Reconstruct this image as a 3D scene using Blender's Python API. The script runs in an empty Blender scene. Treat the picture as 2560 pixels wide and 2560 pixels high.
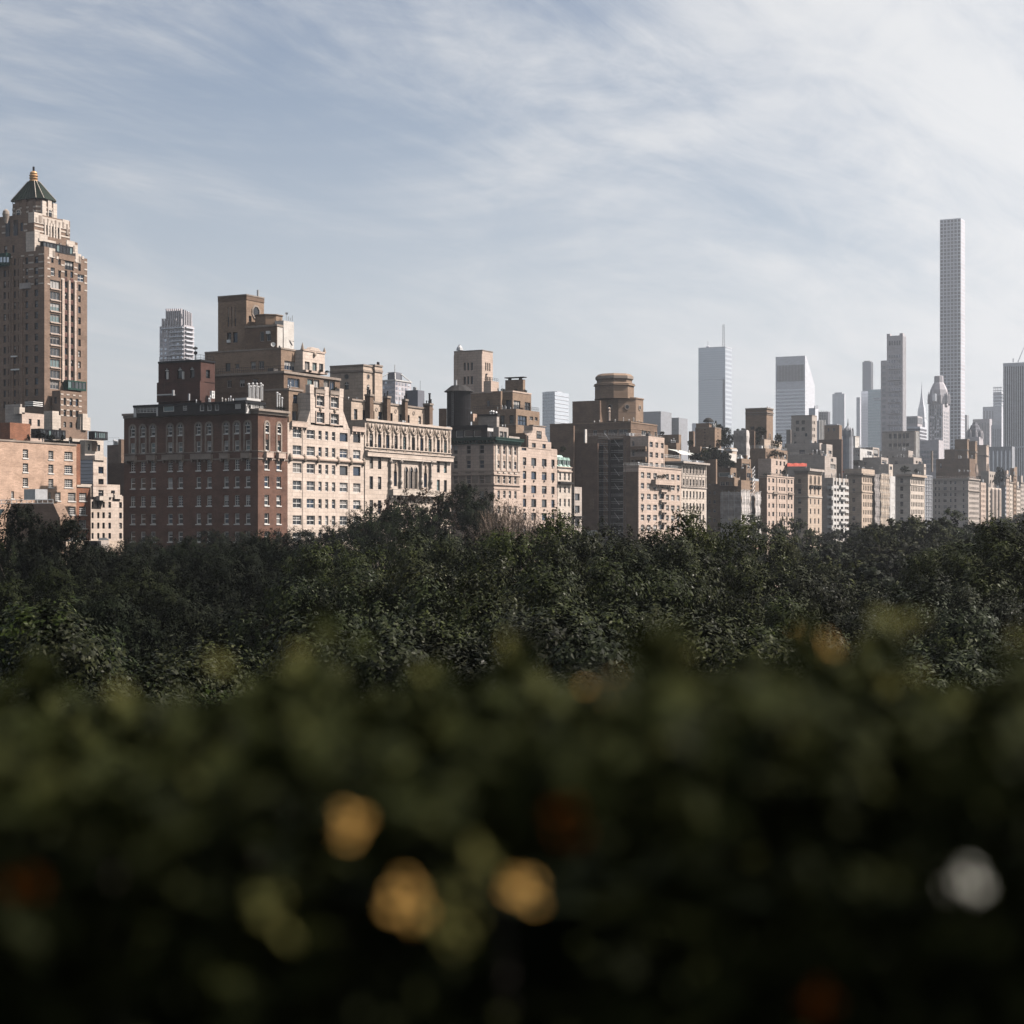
import bpy, bmesh, math, random
import numpy as np
from mathutils import Vector, Matrix

random.seed(7)
RNG = np.random.default_rng(7)
sc = bpy.context.scene
C = sc.collection

# ------------------------------------------------------------------ camera
# world axes follow the street grid: +X runs down the avenue, +Y runs across it (away from the park)
F, CX, HY, ZC = 4400.0, 1280.0, 1332.0, 22.0           # focal length, centre and horizon in photo pixels, eye height
TH = math.radians(28.0)
CS, SN = math.cos(TH), math.sin(TH)
FWD, RGT = (CS, SN), (SN, -CS)
cam_d = bpy.data.cameras.new('camera')
cam = bpy.data.objects.new('camera', cam_d); C.objects.link(cam)
cam.location = (0, 0, ZC)
cam.rotation_euler = (math.radians(90), 0, TH - math.radians(90))
cam_d.sensor_width = 36; cam_d.lens = 36 * F / 2560
cam_d.shift_y = (HY - 1280) / 2560
cam_d.clip_start = 0.05; cam_d.clip_end = 20000
cam_d.dof.use_dof = True; cam_d.dof.focus_distance = 300; cam_d.dof.aperture_fstop = 2.2
sc.camera = cam

# ------------------------------------------------------------------ light, sky, exposure
SUN_AZ = (-0.80, 1.0)                                    # weights: across the avenue (towards the park), down the avenue
az = math.atan2(-1.0, 0.62)                              # direction to the sun in the XY plane
EL = math.radians(47)
sun_dir = Vector((math.cos(az) * math.cos(EL), math.sin(az) * math.cos(EL), math.sin(EL)))
sd = bpy.data.lights.new('sun', 'SUN'); sd.energy = 5.0; sd.angle = math.radians(0.5); sd.color = (1.0, 0.92, 0.865)
so = bpy.data.objects.new('sun', sd); C.objects.link(so)
so.rotation_euler = sun_dir.to_track_quat('Z', 'Y').to_euler(); so.location = (0, 0, 600)

world = bpy.data.worlds.new('World'); sc.world = world; world.use_nodes = True
def build_world():
    nt = world.node_tree; N = nt.nodes; L = nt.links
    for n in list(N): N.remove(n)
    out = N.new('ShaderNodeOutputWorld'); bg = N.new('ShaderNodeBackground')
    sky = N.new('ShaderNodeTexSky'); sky.sky_type = 'NISHITA'; sky.sun_disc = False
    sky.sun_elevation = EL; sky.sun_rotation = math.pi / 2 - az
    sky.air_density = 1.0; sky.dust_density = 0.2; sky.ozone_density = 2.2; sky.altitude = 50
    tc = N.new('ShaderNodeTexCoord')
    sep = N.new('ShaderNodeSeparateXYZ'); L.new(tc.outputs['Generated'], sep.inputs[0])
    def math_(op, a, b=None, clamp=False):
        m = N.new('ShaderNodeMath'); m.operation = op; m.use_clamp = clamp
        for i, v in enumerate((a, b)):
            if v is None: continue
            if isinstance(v, (int, float)): m.inputs[i].default_value = v
            else: L.new(v, m.inputs[i])
        return m.outputs[0]
    zz = math_('ADD', math_('MAXIMUM', sep.outputs[2], 0.0), 0.10)
    u = math_('DIVIDE', sep.outputs[0], zz); v = math_('DIVIDE', sep.outputs[1], zz)
    cmb = N.new('ShaderNodeCombineXYZ'); L.new(u, cmb.inputs[0]); L.new(v, cmb.inputs[1])
    def noise(rot, scl, sc_, det, rough, dist, off=0.0):
        mp = N.new('ShaderNodeMapping'); mp.inputs['Rotation'].default_value = (0, 0, rot); mp.inputs['Scale'].default_value = scl
        mp.inputs['Location'].default_value = (off, off * 0.7, off * 0.3)
        L.new(cmb.outputs[0], mp.inputs[0])
        n = N.new('ShaderNodeTexNoise'); n.inputs['Scale'].default_value = sc_; n.inputs['Detail'].default_value = det
        n.inputs['Roughness'].default_value = rough; n.inputs['Distortion'].default_value = dist
        L.new(mp.outputs[0], n.inputs['Vector']); return n.outputs['Fac']
    streak = noise(CLOUD_ROT, (0.50, 1.0, 1), 0.95, 12, 0.60, 1.6, CLOUD_OFF)
    wisps = noise(CLOUD_ROT - 0.25, (0.40, 1.0, 1), 3.6, 12, 0.66, 1.8, CLOUD_OFF + 7.7)
    broad = noise(CLOUD_ROT + 0.3, (0.55, 1.0, 1), 0.45, 4, 0.5, 0.5, CLOUD_OFF + BROAD_OFF)
    # thin ice cloud scatters forwards: brighter towards the sun
    dt = N.new('ShaderNodeVectorMath'); dt.operation = 'DOT_PRODUCT'; dt.inputs[1].default_value = tuple(sun_dir); L.new(tc.outputs['Generated'], dt.inputs[0])
    sunward = dt.outputs['Value']
    f = math_('ADD', math_('ADD', math_('MULTIPLY', streak, 0.58), math_('MULTIPLY', wisps, 0.30)), math_('MULTIPLY', broad, 0.58))
    f = math_('ADD', f, math_('MULTIPLY', sunward, SUNWARD_COVER))
    r = N.new('ShaderNodeMapRange'); r.interpolation_type = 'SMOOTHSTEP'
    r.inputs['From Min'].default_value = COVER[0]; r.inputs['From Max'].default_value = COVER[1]; r.inputs['To Min'].default_value = 0.03; r.inputs['To Max'].default_value = 0.97
    L.new(f, r.inputs['Value'])
    gain = math_('ADD', 0.84, math_('MULTIPLY', math_('MAXIMUM', sunward, -0.7), 0.46))
    low = math_('SUBTRACT', 1.0, math_('DIVIDE', math_('MAXIMUM', sep.outputs[2], 0.0), 0.30), True)      # the layer is seen edge-on near the horizon
    gain = math_('MULTIPLY', gain, math_('ADD', 1.0, math_('MULTIPLY', low, 0.16)))
    cc = N.new('ShaderNodeVectorMath'); cc.operation = 'SCALE'; cc.inputs[0].default_value = CLOUD_COL[:3]; L.new(gain, cc.inputs['Scale'])
    mix = N.new('ShaderNodeMix'); mix.data_type = 'RGBA'
    L.new(r.outputs[0], mix.inputs['Factor']); L.new(sky.outputs[0], mix.inputs['A'])
    L.new(cc.outputs[0], mix.inputs['B'])
    # thin cirrus veil over all of it takes part of the colour out
    veil = N.new('ShaderNodeMix'); veil.data_type = 'RGBA'; 
    L.new(math_('ADD', VEIL, math_('MULTIPLY', math_('POWER', low, 1.4), 0.90)), veil.inputs['Factor'])
    L.new(mix.outputs['Result'], veil.inputs['A']); L.new(cc.outputs[0], veil.inputs['B'])
    L.new(veil.outputs['Result'], bg.inputs['Color']); bg.inputs['Strength'].default_value = SKY_STRENGTH
    L.new(bg.outputs[0], out.inputs['Surface'])
SKY_STRENGTH, CLOUD_COL, VEIL = 0.050, (9.3, 9.4, 9.55), 0.06
CLOUD_ROT, CLOUD_OFF, BROAD_OFF, SUNWARD_COVER, COVER = 0.9, 17.5, 1.1, 0.36, (0.63, 0.98)
build_world()
HAZE_DENSITY = 0.000115
sc.view_settings.view_transform = 'Standard'; sc.view_settings.look = 'None'
sc.view_settings.exposure = 0.78; sc.view_settings.gamma = 1.0; sc.view_settings.use_curve_mapping = False
sc.render.engine = 'CYCLES'
sc.cycles.use_denoising = True
sc.cycles.max_bounces = 5; sc.cycles.diffuse_bounces = 0; sc.cycles.glossy_bounces = 2; sc.cycles.volume_bounces = 0
sc.cycles.transmission_bounces = 3; sc.cycles.transparent_max_bounces = 6
sc.cycles.sample_clamp_indirect = 4.0

# ------------------------------------------------------------------ photo pixel -> place
def onW(x, d):                       # point on an avenue-facing plane y = d: (x in metres, depth)
    t = (x - CX) / F; Y = d / (SN - CS * t); return Y * (CS + SN * t), Y
def onN(x, gx):                      # point on a cross-street plane x = gx: (y in metres, depth)
    t = (x - CX) / F; Y = gx / (CS + SN * t); return Y * (SN - CS * t), Y
def zat(y, Y): return ZC + (HY - y) * Y / F
def at(x, y, Y):                     # pixel at a depth
    t = (x - CX) / F
    return Vector((Y * (CS + SN * t), Y * (SN - CS * t), zat(y, Y)))
def depth(p): return p[0] * CS + p[1] * SN

# ------------------------------------------------------------------ materials
MATS = {}
ALBEDO = 0.88                        # one scale for all masonry base colours
def new_mat(name):
    m = bpy.data.materials.new(name); m.use_nodes = True
    return m, m.node_tree.nodes, m.node_tree.links, m.node_tree.nodes['Principled BSDF']
def wall_mat(name, col, vary=0.25, course=None, stain=0.25, rough=0.9, bricks=None, mortar=0.8, grime=(0.16, 0.12, 0.10)):
    """masonry: mottled colour, rain streaks, block or brick courses"""
    m, N, L, P = new_mat(name)
    P.inputs['Roughness'].default_value = rough; P.inputs['Specular IOR Level'].default_value = 0.25
    geo = N.new('ShaderNodeNewGeometry'); sep = N.new('ShaderNodeSeparateXYZ'); L.new(geo.outputs['Position'], sep.inputs[0])
    ad = N.new('ShaderNodeMath'); ad.operation = 'ADD'; L.new(sep.outputs[0], ad.inputs[0]); L.new(sep.outputs[1], ad.inputs[1])
    uv = N.new('ShaderNodeCombineXYZ'); L.new(ad.outputs[0], uv.inputs[0]); L.new(sep.outputs[2], uv.inputs[1])
    def noise(scale, det, sx=1.0, sy=1.0):
        mp = N.new('ShaderNodeMapping'); mp.inputs['Scale'].default_value = (sx, sy, 1); L.new(uv.outputs[0], mp.inputs[0])
        n = N.new('ShaderNodeTexNoise'); n.inputs['Scale'].default_value = scale; n.inputs['Detail'].default_value = det; n.inputs['Roughness'].default_value = 0.6
        L.new(mp.outputs[0], n.inputs['Vector']); return n.outputs['Fac']
    def ramp(src, a, b, lo, hi):
        r = N.new('ShaderNodeMapRange'); r.inputs['From Min'].default_value = a; r.inputs['From Max'].default_value = b
        r.inputs['To Min'].default_value = lo; r.inputs['To Max'].default_value = hi; L.new(src, r.inputs['Value']); return r.outputs[0]
    def mixc(f, a, b, mode='MIX'):
        x = N.new('ShaderNodeMix'); x.data_type = 'RGBA'; x.blend_type = mode
        for sock, v in (('Factor', f), ('A', a), ('B', b)):
            if isinstance(v, (int, float)): x.inputs[sock].default_value = v
            elif isinstance(v, tuple): x.inputs[sock].default_value = v
            else: L.new(v, x.inputs[sock])
        return x.outputs['Result']
    col = tuple(v * ALBEDO for v in col)
    dark = tuple(v * (1 - vary) for v in col) + (1,)
    lite = tuple(min(1, v * (1 + vary * 0.6)) for v in col) + (1,)
    base = mixc(ramp(noise(0.35, 5), 0.3, 0.7, 0, 1), dark, lite)
    if bricks or course:
        bt = N.new('ShaderNodeTexBrick'); L.new(uv.outputs[0], bt.inputs['Vector'])
        w, h = bricks or course
        bt.inputs['Scale'].default_value = 1.0; bt.inputs['Brick Width'].default_value = w; bt.inputs['Row Height'].default_value = h
        bt.inputs['Mortar Size'].default_value = h * 0.10; bt.inputs['Mortar Smooth'].default_value = 0.4
        k = 0.80 if bricks else 0.93
        bt.inputs['Color1'].default_value = (1.06, 1.05, 1.04, 1); bt.inputs['Color2'].default_value = (k, k * 0.98, k * 0.96, 1)
        bt.inputs['Mortar'].default_value = (mortar, mortar, mortar, 1)
        base = mixc(1.0, base, bt.outputs['Color'], 'MULTIPLY')
    pt = N.new('ShaderNodeTexBrick'); L.new(uv.outputs[0], pt.inputs['Vector'])          # repaired and re-pointed patches
    pt.inputs['Scale'].default_value = 1.0; pt.inputs['Brick Width'].default_value = 4.3; pt.inputs['Row Height'].default_value = 1.27; pt.inputs['Mortar Size'].default_value = 0.0
    pt.inputs['Color1'].default_value = (1.05, 1.05, 1.05, 1); pt.inputs['Color2'].default_value = (0.86, 0.85, 0.83, 1); pt.inputs['Mortar'].default_value = (1, 1, 1, 1)
    base = mixc(ramp(noise(0.12, 3), 0.35, 0.65, 0.25, 1.0), base, mixc(1.0, base, pt.outputs['Color'], 'MULTIPLY'))
    fine = ramp(noise(3.0, 6), 0.25, 0.75, 0.82, 1.12)
    cm = N.new('ShaderNodeCombineXYZ')
    for i in range(3): L.new(fine, cm.inputs[i])
    base = mixc(1.0, base, cm.outputs[0], 'MULTIPLY')
    st = ramp(noise(0.9, 5, 1.0, 0.10), 0.54, 0.78, 0.0, stain)
    base = mixc(st, base, tuple(v * ALBEDO for v in grime) + (1,))
    L.new(base, P.inputs['Base Color'])
    bp = N.new('ShaderNodeBump'); bp.inputs['Strength'].default_value = 0.25; bp.inputs['Distance'].default_value = 0.05
    L.new(noise(2.2, 6), bp.inputs['Height']); L.new(bp.outputs[0], P.inputs['Normal'])
    MATS[name] = m; return m
def plain_mat(name, col, rough=0.6, metal=0.0, vary=0.15, scale=1.5, spec=0.4):
    m, N, L, P = new_mat(name)
    P.inputs['Roughness'].default_value = rough; P.inputs['Metallic'].default_value = metal; P.inputs['Specular IOR Level'].default_value = spec
    geo = N.new('ShaderNodeNewGeometry'); n = N.new('ShaderNodeTexNoise'); n.inputs['Scale'].default_value = scale; n.inputs['Detail'].default_value = 5
    L.new(geo.outputs['Position'], n.inputs['Vector'])
    r = N.new('ShaderNodeValToRGB'); r.color_ramp.elements[0].position = 0.3; r.color_ramp.elements[1].position = 0.7
    r.color_ramp.elements[0].color = tuple(v * (1 - vary) for v in col) + (1,); r.color_ramp.elements[1].color = tuple(v * (1 + vary * .6) for v in col) + (1,)
    L.new(n.outputs['Fac'], r.inputs[0]); L.new(r.outputs[0], P.inputs['Base Color'])
    MATS[name] = m; return m
def glass_mat(name, col, rough=0.08, spec=0.42, wave=0.15, coat=0.0):
    """window glass seen from outside in daylight: a dark room behind a mirror-like sheet that is not quite flat"""
    m, N, L, P = new_mat(name)
    P.inputs['Base Color'].default_value = tuple(col) + (1,); P.inputs['Roughness'].default_value = rough; P.inputs['Specular IOR Level'].default_value = spec; P.inputs['Metallic'].default_value = coat
    geo = N.new('ShaderNodeNewGeometry'); n = N.new('ShaderNodeTexNoise'); n.inputs['Scale'].default_value = 0.9; n.inputs['Detail'].default_value = 2
    L.new(geo.outputs['Position'], n.inputs['Vector'])
    b = N.new('ShaderNodeBump'); b.inputs['Strength'].default_value = wave; b.inputs['Distance'].default_value = 0.3
    L.new(n.outputs['Fac'], b.inputs['Height']); L.new(b.outputs[0], P.inputs['Normal'])
    MATS[name] = m; return m
def leaf_mat(name, c1, c2, c3, rough=0.42, spec=0.45, trans=0.0):
    m, N, L, P = new_mat(name)
    P.inputs['Roughness'].default_value = rough; P.inputs['Specular IOR Level'].default_value = spec
    geo = N.new('ShaderNodeNewGeometry')
    n = N.new('ShaderNodeTexNoise'); n.inputs['Scale'].default_value = 0.35; n.inputs['Detail'].default_value = 3; L.new(geo.outputs['Position'], n.inputs['Vector'])
    ad = N.new('ShaderNodeMath'); ad.operation = 'MULTIPLY_ADD'; ad.inputs[1].default_value = 0.35
    L.new(geo.outputs['Random Per Island'], ad.inputs[0]); 
    mu = N.new('ShaderNodeMath'); mu.operation = 'MULTIPLY'; mu.inputs[1].default_value = 0.66; L.new(n.outputs['Fac'], mu.inputs[0]); L.new(mu.outputs[0], ad.inputs[2])
    r = N.new('ShaderNodeValToRGB'); e = r.color_ramp.elements
    e[0].position = 0.15; e[0].color = c1 + (1,); e[1].position = 0.85; e[1].color = c3 + (1,)
    k = e.new(0.5); k.color = c2 + (1,)
    L.new(ad.outputs[0], r.inputs[0])
    oi = N.new('ShaderNodeObjectInfo'); hv = N.new('ShaderNodeHueSaturation')          # no two trees have quite the same green
    def span(src, lo, hi, k=1.0):
        q = N.new('ShaderNodeMath'); q.operation = 'MULTIPLY'; q.inputs[1].default_value = k; L.new(src, q.inputs[0]); fr = N.new('ShaderNodeMath'); fr.operation = 'FRACT'; L.new(q.outputs[0], fr.inputs[0])
        x = N.new('ShaderNodeMapRange'); x.inputs['To Min'].default_value = lo; x.inputs['To Max'].default_value = hi; L.new(fr.outputs[0], x.inputs['Value']); return x.outputs[0]
    L.new(span(oi.outputs['Random'], .465, .515), hv.inputs['Hue']); L.new(span(oi.outputs['Random'], .75, 1.25, 7.3), hv.inputs['Saturation']); L.new(span(oi.outputs['Random'], .60, 1.45, 3.7), hv.inputs['Value'])
    L.new(r.outputs[0], hv.inputs['Color']); L.new(hv.outputs[0], P.inputs['Base Color'])
    MATS[name] = m; return m

wall_mat('red_brick', (0.172, 0.094, 0.068), 0.35, bricks=(0.55, 0.19), stain=0.30)
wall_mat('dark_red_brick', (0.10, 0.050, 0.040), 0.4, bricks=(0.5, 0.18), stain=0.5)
wall_mat('bright_red_brick', (0.33, 0.15, 0.09), 0.4, bricks=(0.5, 0.18), stain=0.3)
wall_mat('orange_brick', (0.60, 0.42, 0.315), 0.22, bricks=(0.9, 0.22), stain=0.34)
wall_mat('tan_brick', (0.315, 0.222, 0.158), 0.22, bricks=(0.6, 0.2), stain=0.30)
wall_mat('tower_tan_brick', (0.262, 0.182, 0.135), 0.22, bricks=(0.7, 0.25), stain=0.25)
wall_mat('brown_brick', (0.215, 0.146, 0.104), 0.25, bricks=(0.6, 0.2), stain=0.35)
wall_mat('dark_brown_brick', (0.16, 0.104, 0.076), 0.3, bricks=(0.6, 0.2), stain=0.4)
wall_mat('cream_stone', (0.66, 0.555, 0.475), 0.12, course=(1.6, 0.8), stain=0.38)
wall_mat('limestone', (0.63, 0.53, 0.45), 0.12, course=(1.8, 0.9), stain=0.22)
wall_mat('pink_stone', (0.58, 0.46, 0.385), 0.12, course=(1.4, 0.7), stain=0.28)
wall_mat('pale_stone', (0.64, 0.56, 0.485), 0.12, course=(1.6, 0.8), stain=0.2)
wall_mat('grey_stone', (0.49, 0.43, 0.385), 0.15, course=(1.6, 0.8), stain=0.3)
wall_mat('buff_stone', (0.56, 0.45, 0.36), 0.15, course=(1.6, 0.8), stain=0.3)
wall_mat('carved_stone', (0.40, 0.32, 0.255), 0.4, stain=0.5)
wall_mat('trim_stone', (0.33, 0.27, 0.225), 0.3, stain=0.4)
wall_mat('whitewash', (0.66, 0.62, 0.57), 0.2, stain=0.4)
wall_mat('white_paint', (0.62, 0.60, 0.575), 0.08, stain=0.12, rough=0.6)
wall_mat('spandrel_red', (0.13, 0.065, 0.055), 0.3, stain=0.2)
wall_mat('concrete', (0.42, 0.395, 0.375), 0.15, course=(3.0, 3.4), stain=0.3)
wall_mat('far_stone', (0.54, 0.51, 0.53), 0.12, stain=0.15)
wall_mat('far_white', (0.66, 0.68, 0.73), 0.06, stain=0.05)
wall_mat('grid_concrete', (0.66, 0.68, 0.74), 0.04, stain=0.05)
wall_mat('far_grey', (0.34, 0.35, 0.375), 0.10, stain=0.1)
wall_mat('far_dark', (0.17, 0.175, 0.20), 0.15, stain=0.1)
wall_mat('asphalt', (0.05, 0.05, 0.052), 0.2, stain=0.2)
wall_mat('paving', (0.30, 0.28, 0.26), 0.2, course=(1.2, 1.2), stain=0.2)
wall_mat('roofing', (0.12, 0.11, 0.105), 0.3, stain=0.3)
plain_mat('green_copper', (0.36, 0.50, 0.43), 0.6, vary=0.25)
plain_mat('dark_green_paint', (0.018, 0.050, 0.040), 0.45, vary=0.2, spec=0.12)
plain_mat('green_tile', (0.016, 0.026, 0.017), 0.5, vary=0.3, scale=0.8, spec=0.12)
plain_mat('gold_leaf', (0.46, 0.27, 0.13), 0.5, metal=0.5, vary=0.2)
plain_mat('black_metal', (0.018, 0.018, 0.020), 0.5, spec=0.12)
plain_mat('dark_cladding', (0.030, 0.028, 0.027), 0.7, vary=0.4, spec=0.12)
plain_mat('black_planks', (0.014, 0.013, 0.014), 0.75, vary=0.4, scale=3, spec=0.12)
plain_mat('steel', (0.62, 0.60, 0.58), 0.35, metal=0.6)
plain_mat('galvanised', (0.40, 0.40, 0.40), 0.5, metal=0.3)
plain_mat('white_metal', (0.72, 0.71, 0.68), 0.5)
plain_mat('white_frame', (0.62, 0.59, 0.55), 0.55, vary=0.1)
plain_mat('dim_frame', (0.34, 0.31, 0.29), 0.55, vary=0.15)
plain_mat('blind', (0.20, 0.185, 0.17), 0.5, vary=0.2, scale=0.4)
plain_mat('pale_blind', (0.36, 0.345, 0.325), 0.5, vary=0.15, scale=0.4)
plain_mat('net_grey', (0.34, 0.305, 0.285), 0.95, vary=0.25, scale=0.8)
plain_mat('net_tan', (0.44, 0.36, 0.285), 0.95, vary=0.15, scale=0.8)
plain_mat('net_white', (0.50, 0.46, 0.43), 0.95, vary=0.12, scale=0.8)
plain_mat('net_dark', (0.030, 0.030, 0.032), 0.95, vary=0.5, scale=0.6)
plain_mat('orange_tarp', (0.36, 0.05, 0.025), 0.7, vary=0.3)
plain_mat('awning_green', (0.45, 0.46, 0.42), 0.8)
plain_mat('bark', (0.050, 0.040, 0.032), 0.9, vary=0.3, scale=4)
plain_mat('twig_bark', (0.25, 0.185, 0.14), 0.9, vary=0.3, scale=2)
plain_mat('park_grass', (0.045, 0.060, 0.022), 0.95, vary=0.4, scale=0.2)
plain_mat('terrace_stone', (0.32, 0.31, 0.29), 0.8)
plain_mat('terracotta', (0.30, 0.15, 0.10), 0.8)
glass_mat('glass', (0.016, 0.017, 0.020))
glass_mat('glass_blue', (0.020, 0.035, 0.060))
glass_mat('glass_teal', (0.12, 0.17, 0.17), 0.15, 0.5)
glass_mat('glass_grey', (0.05, 0.055, 0.06), 0.12)
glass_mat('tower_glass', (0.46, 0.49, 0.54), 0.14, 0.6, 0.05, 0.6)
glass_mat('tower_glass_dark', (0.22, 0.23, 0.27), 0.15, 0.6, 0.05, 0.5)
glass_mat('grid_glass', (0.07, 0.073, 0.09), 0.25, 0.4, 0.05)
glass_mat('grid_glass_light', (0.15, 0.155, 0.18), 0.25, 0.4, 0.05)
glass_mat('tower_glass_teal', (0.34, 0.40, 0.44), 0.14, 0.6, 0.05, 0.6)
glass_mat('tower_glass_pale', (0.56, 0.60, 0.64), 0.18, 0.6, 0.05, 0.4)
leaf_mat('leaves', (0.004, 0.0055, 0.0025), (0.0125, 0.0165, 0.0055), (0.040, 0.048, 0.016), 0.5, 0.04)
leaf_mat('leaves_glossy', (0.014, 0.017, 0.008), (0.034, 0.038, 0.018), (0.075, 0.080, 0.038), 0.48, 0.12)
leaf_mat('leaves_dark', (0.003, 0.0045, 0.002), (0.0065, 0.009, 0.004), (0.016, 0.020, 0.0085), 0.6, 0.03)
leaf_mat('leaves_brown', (0.016, 0.012, 0.007), (0.032, 0.024, 0.013), (0.085, 0.060, 0.035), 0.6, 0.06)
leaf_mat('shaded_hedge_leaf', (0.0035, 0.0050, 0.0020), (0.0080, 0.0110, 0.0042), (0.020, 0.025, 0.0085), 0.6, 0.02)  # lower front leaves: shade is put into this darker colour
leaf_mat('lit_hedge_leaf', (0.010, 0.014, 0.005), (0.020, 0.026, 0.010), (0.044, 0.050, 0.018), 0.6, 0.02)  # top growth: sunlight on the hedge is put into this lighter colour
plain_mat('yellow_leaf', (0.50, 0.29, 0.085), 0.8, vary=0.2, scale=20, spec=0.0)
plain_mat('olive_leaf', (0.105, 0.100, 0.034), 0.8, vary=0.2, scale=20, spec=0.0)
plain_mat('rust_leaf', (0.030, 0.009, 0.0015), 0.8, vary=0.2, scale=20, spec=0.0)
plain_mat('white_petal', (0.36, 0.355, 0.30), 0.6, vary=0.1, scale=20)

# ------------------------------------------------------------------ mesh helpers
class MB:
    def __init__(s): s.v = []; s.f = []; s.m = []
    def quad(s, a, b, c, d, m=0):
        n = len(s.v); s.v += [tuple(a), tuple(b), tuple(c), tuple(d)]; s.f.append((n, n+1, n+2, n+3)); s.m.append(m)
    def poly(s, pts, m=0):
        n = len(s.v); s.v += [tuple(p) for p in pts]; s.f.append(tuple(range(n, n + len(pts)))); s.m.append(m)
    def box(s, x0, x1, y0, y1, z0, z1, m=0):
        if x1 < x0: x0, x1 = x1, x0
        if y1 < y0: y0, y1 = y1, y0
        if z1 < z0: z0, z1 = z1, z0
        n = len(s.v)
        s.v += [(x0,y0,z0),(x1,y0,z0),(x1,y1,z0),(x0,y1,z0),(x0,y0,z1),(x1,y0,z1),(x1,y1,z1),(x0,y1,z1)]
        for q in ((0,3,2,1),(4,5,6,7),(0,1,5,4),(1,2,6,5),(2,3,7,6),(3,0,4,7)):
            s.f.append(tuple(n+i for i in q)); s.m.append(m)
    def tube(s, p0, p1, r0, r1=None, n=8, m=0, caps=True):
        r1 = r0 if r1 is None else r1
        p0, p1 = Vector(p0), Vector(p1); d = (p1 - p0)
        if d.length < 1e-6: return
        q = d.to_track_quat('Z', 'Y').to_matrix(); a = q.col[0]; b = q.col[1]
        k = len(s.v)
        for p, r in ((p0, r0), (p1, r1)):
            for i in range(n):
                w = 2 * math.pi * i / n; s.v.append(tuple(p + a * (r * math.cos(w)) + b * (r * math.sin(w))))
        for i in range(n):
            j = (i + 1) % n; s.f.append((k+i, k+j, k+n+j, k+n+i)); s.m.append(m)
        if caps:
            s.f.append(tuple(k+n+i for i in range(n))); s.m.append(m)
            s.f.append(tuple(k+n-1-i for i in range(n))); s.m.append(m)
    def lathe(s, c, prof, n=12, m=0, rot=0.0):
        """prof: (radius, z) from bottom to top around the vertical through c"""
        k = len(s.v)
        for r, z in prof:
            for i in range(n):
                w = 2 * math.pi * i / n + rot; s.v.append((c[0] + r * math.cos(w), c[1] + r * math.sin(w), z))
        for j in range(len(prof) - 1):
            for i in range(n):
                i2 = (i + 1) % n
                s.f.append((k+j*n+i, k+j*n+i2, k+(j+1)*n+i2, k+(j+1)*n+i)); s.m.append(m)
        e = (len(prof) - 1) * n
        s.f.append(tuple(k+e+i for i in range(n))); s.m.append(m)
        s.f.append(tuple(k+n-1-i for i in range(n))); s.m.append(m)
    def prismW(s, pts, y0, y1, m=0):
        """outline in (x, z), anticlockwise seen from the park, from y0 (front) to y1"""
        s.poly([(x, y0, z) for x, z in pts], m); s.poly([(x, y1, z) for x, z in reversed(pts)], m)
        for i in range(len(pts)):
            a, b = pts[i], pts[(i+1) % len(pts)]
            s.quad((a[0], y0, a[1]), (a[0], y1, a[1]), (b[0], y1, b[1]), (b[0], y0, b[1]), m)
    def prismZ(s, pts, z0, z1, m=0, inset=None):
        top = inset or pts
        s.poly([(x, y, z1) for x, y in top], m); s.poly([(x, y, z0) for x, y in reversed(pts)], m)
        for i in range(len(pts)):
            j = (i+1) % len(pts)
            s.quad((*pts[i], z0), (*pts[j], z0), (*top[j], z1), (*top[i], z1), m)
    def mesh(s, name, mats, base=(0, 0, 0)):
        me = bpy.data.meshes.new(name)
        v = [(a - base[0], b - base[1], c - base[2]) for a, b, c in s.v]
        me.from_pydata(v, [], s.f)
        for x in mats: me.materials.append(MATS[x])
        if len(mats) > 1: me.polygons.foreach_set('material_index', s.m)
        me.update(); return me
def link(name, me, parent=None, loc=(0, 0, 0), rz=0.0):
    o = bpy.data.objects.new(name, me); C.objects.link(o); o.location = loc
    if rz: o.rotation_euler = (0, 0, rz)
    if parent is not None: o.parent = parent
    return o
def tag(o, label=None, cat=None, group=None, kind=None):
    if label: o['label'] = label
    if cat: o['category'] = cat
    if group: o['group'] = group
    if kind: o['kind'] = kind
    return o

# ------------------------------------------------------------------ windows
WCACHE = {}
def frame_mesh(w, h, st):
    nx, ny, fr, bw, sill = st['nx'], st['ny'], st['frame'], st['bar'], st.get('sill', 0)
    key = ('f', round(w, 1), round(h, 1), nx, ny, fr, bw, sill)
    if key in WCACHE: return WCACHE[key]
    w, h = key[1] - 0.02, key[2] - 0.02
    b = MB(); a, t = w / 2, bw
    b.box(-a, -a + t, -.06, .06, -h/2, h/2); b.box(a - t, a, -.06, .06, -h/2, h/2)
    b.box(-a + t, a - t, -.06, .06, -h/2, -h/2 + t); b.box(-a + t, a - t, -.06, .06, h/2 - t, h/2)
    for i in range(1, nx):
        x = -a + w * i / nx; b.box(x - t*.4, x + t*.4, -.05, .03, -h/2 + t, h/2 - t)
    for j in range(1, ny):
        z = -h/2 + h * j / ny; k = t * (.6 if j * 2 == ny else .35); b.box(-a + t, a - t, -.055, .03, z - k, z + k)
    WCACHE[key] = b.mesh('window', [fr]); return WCACHE[key]
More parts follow.
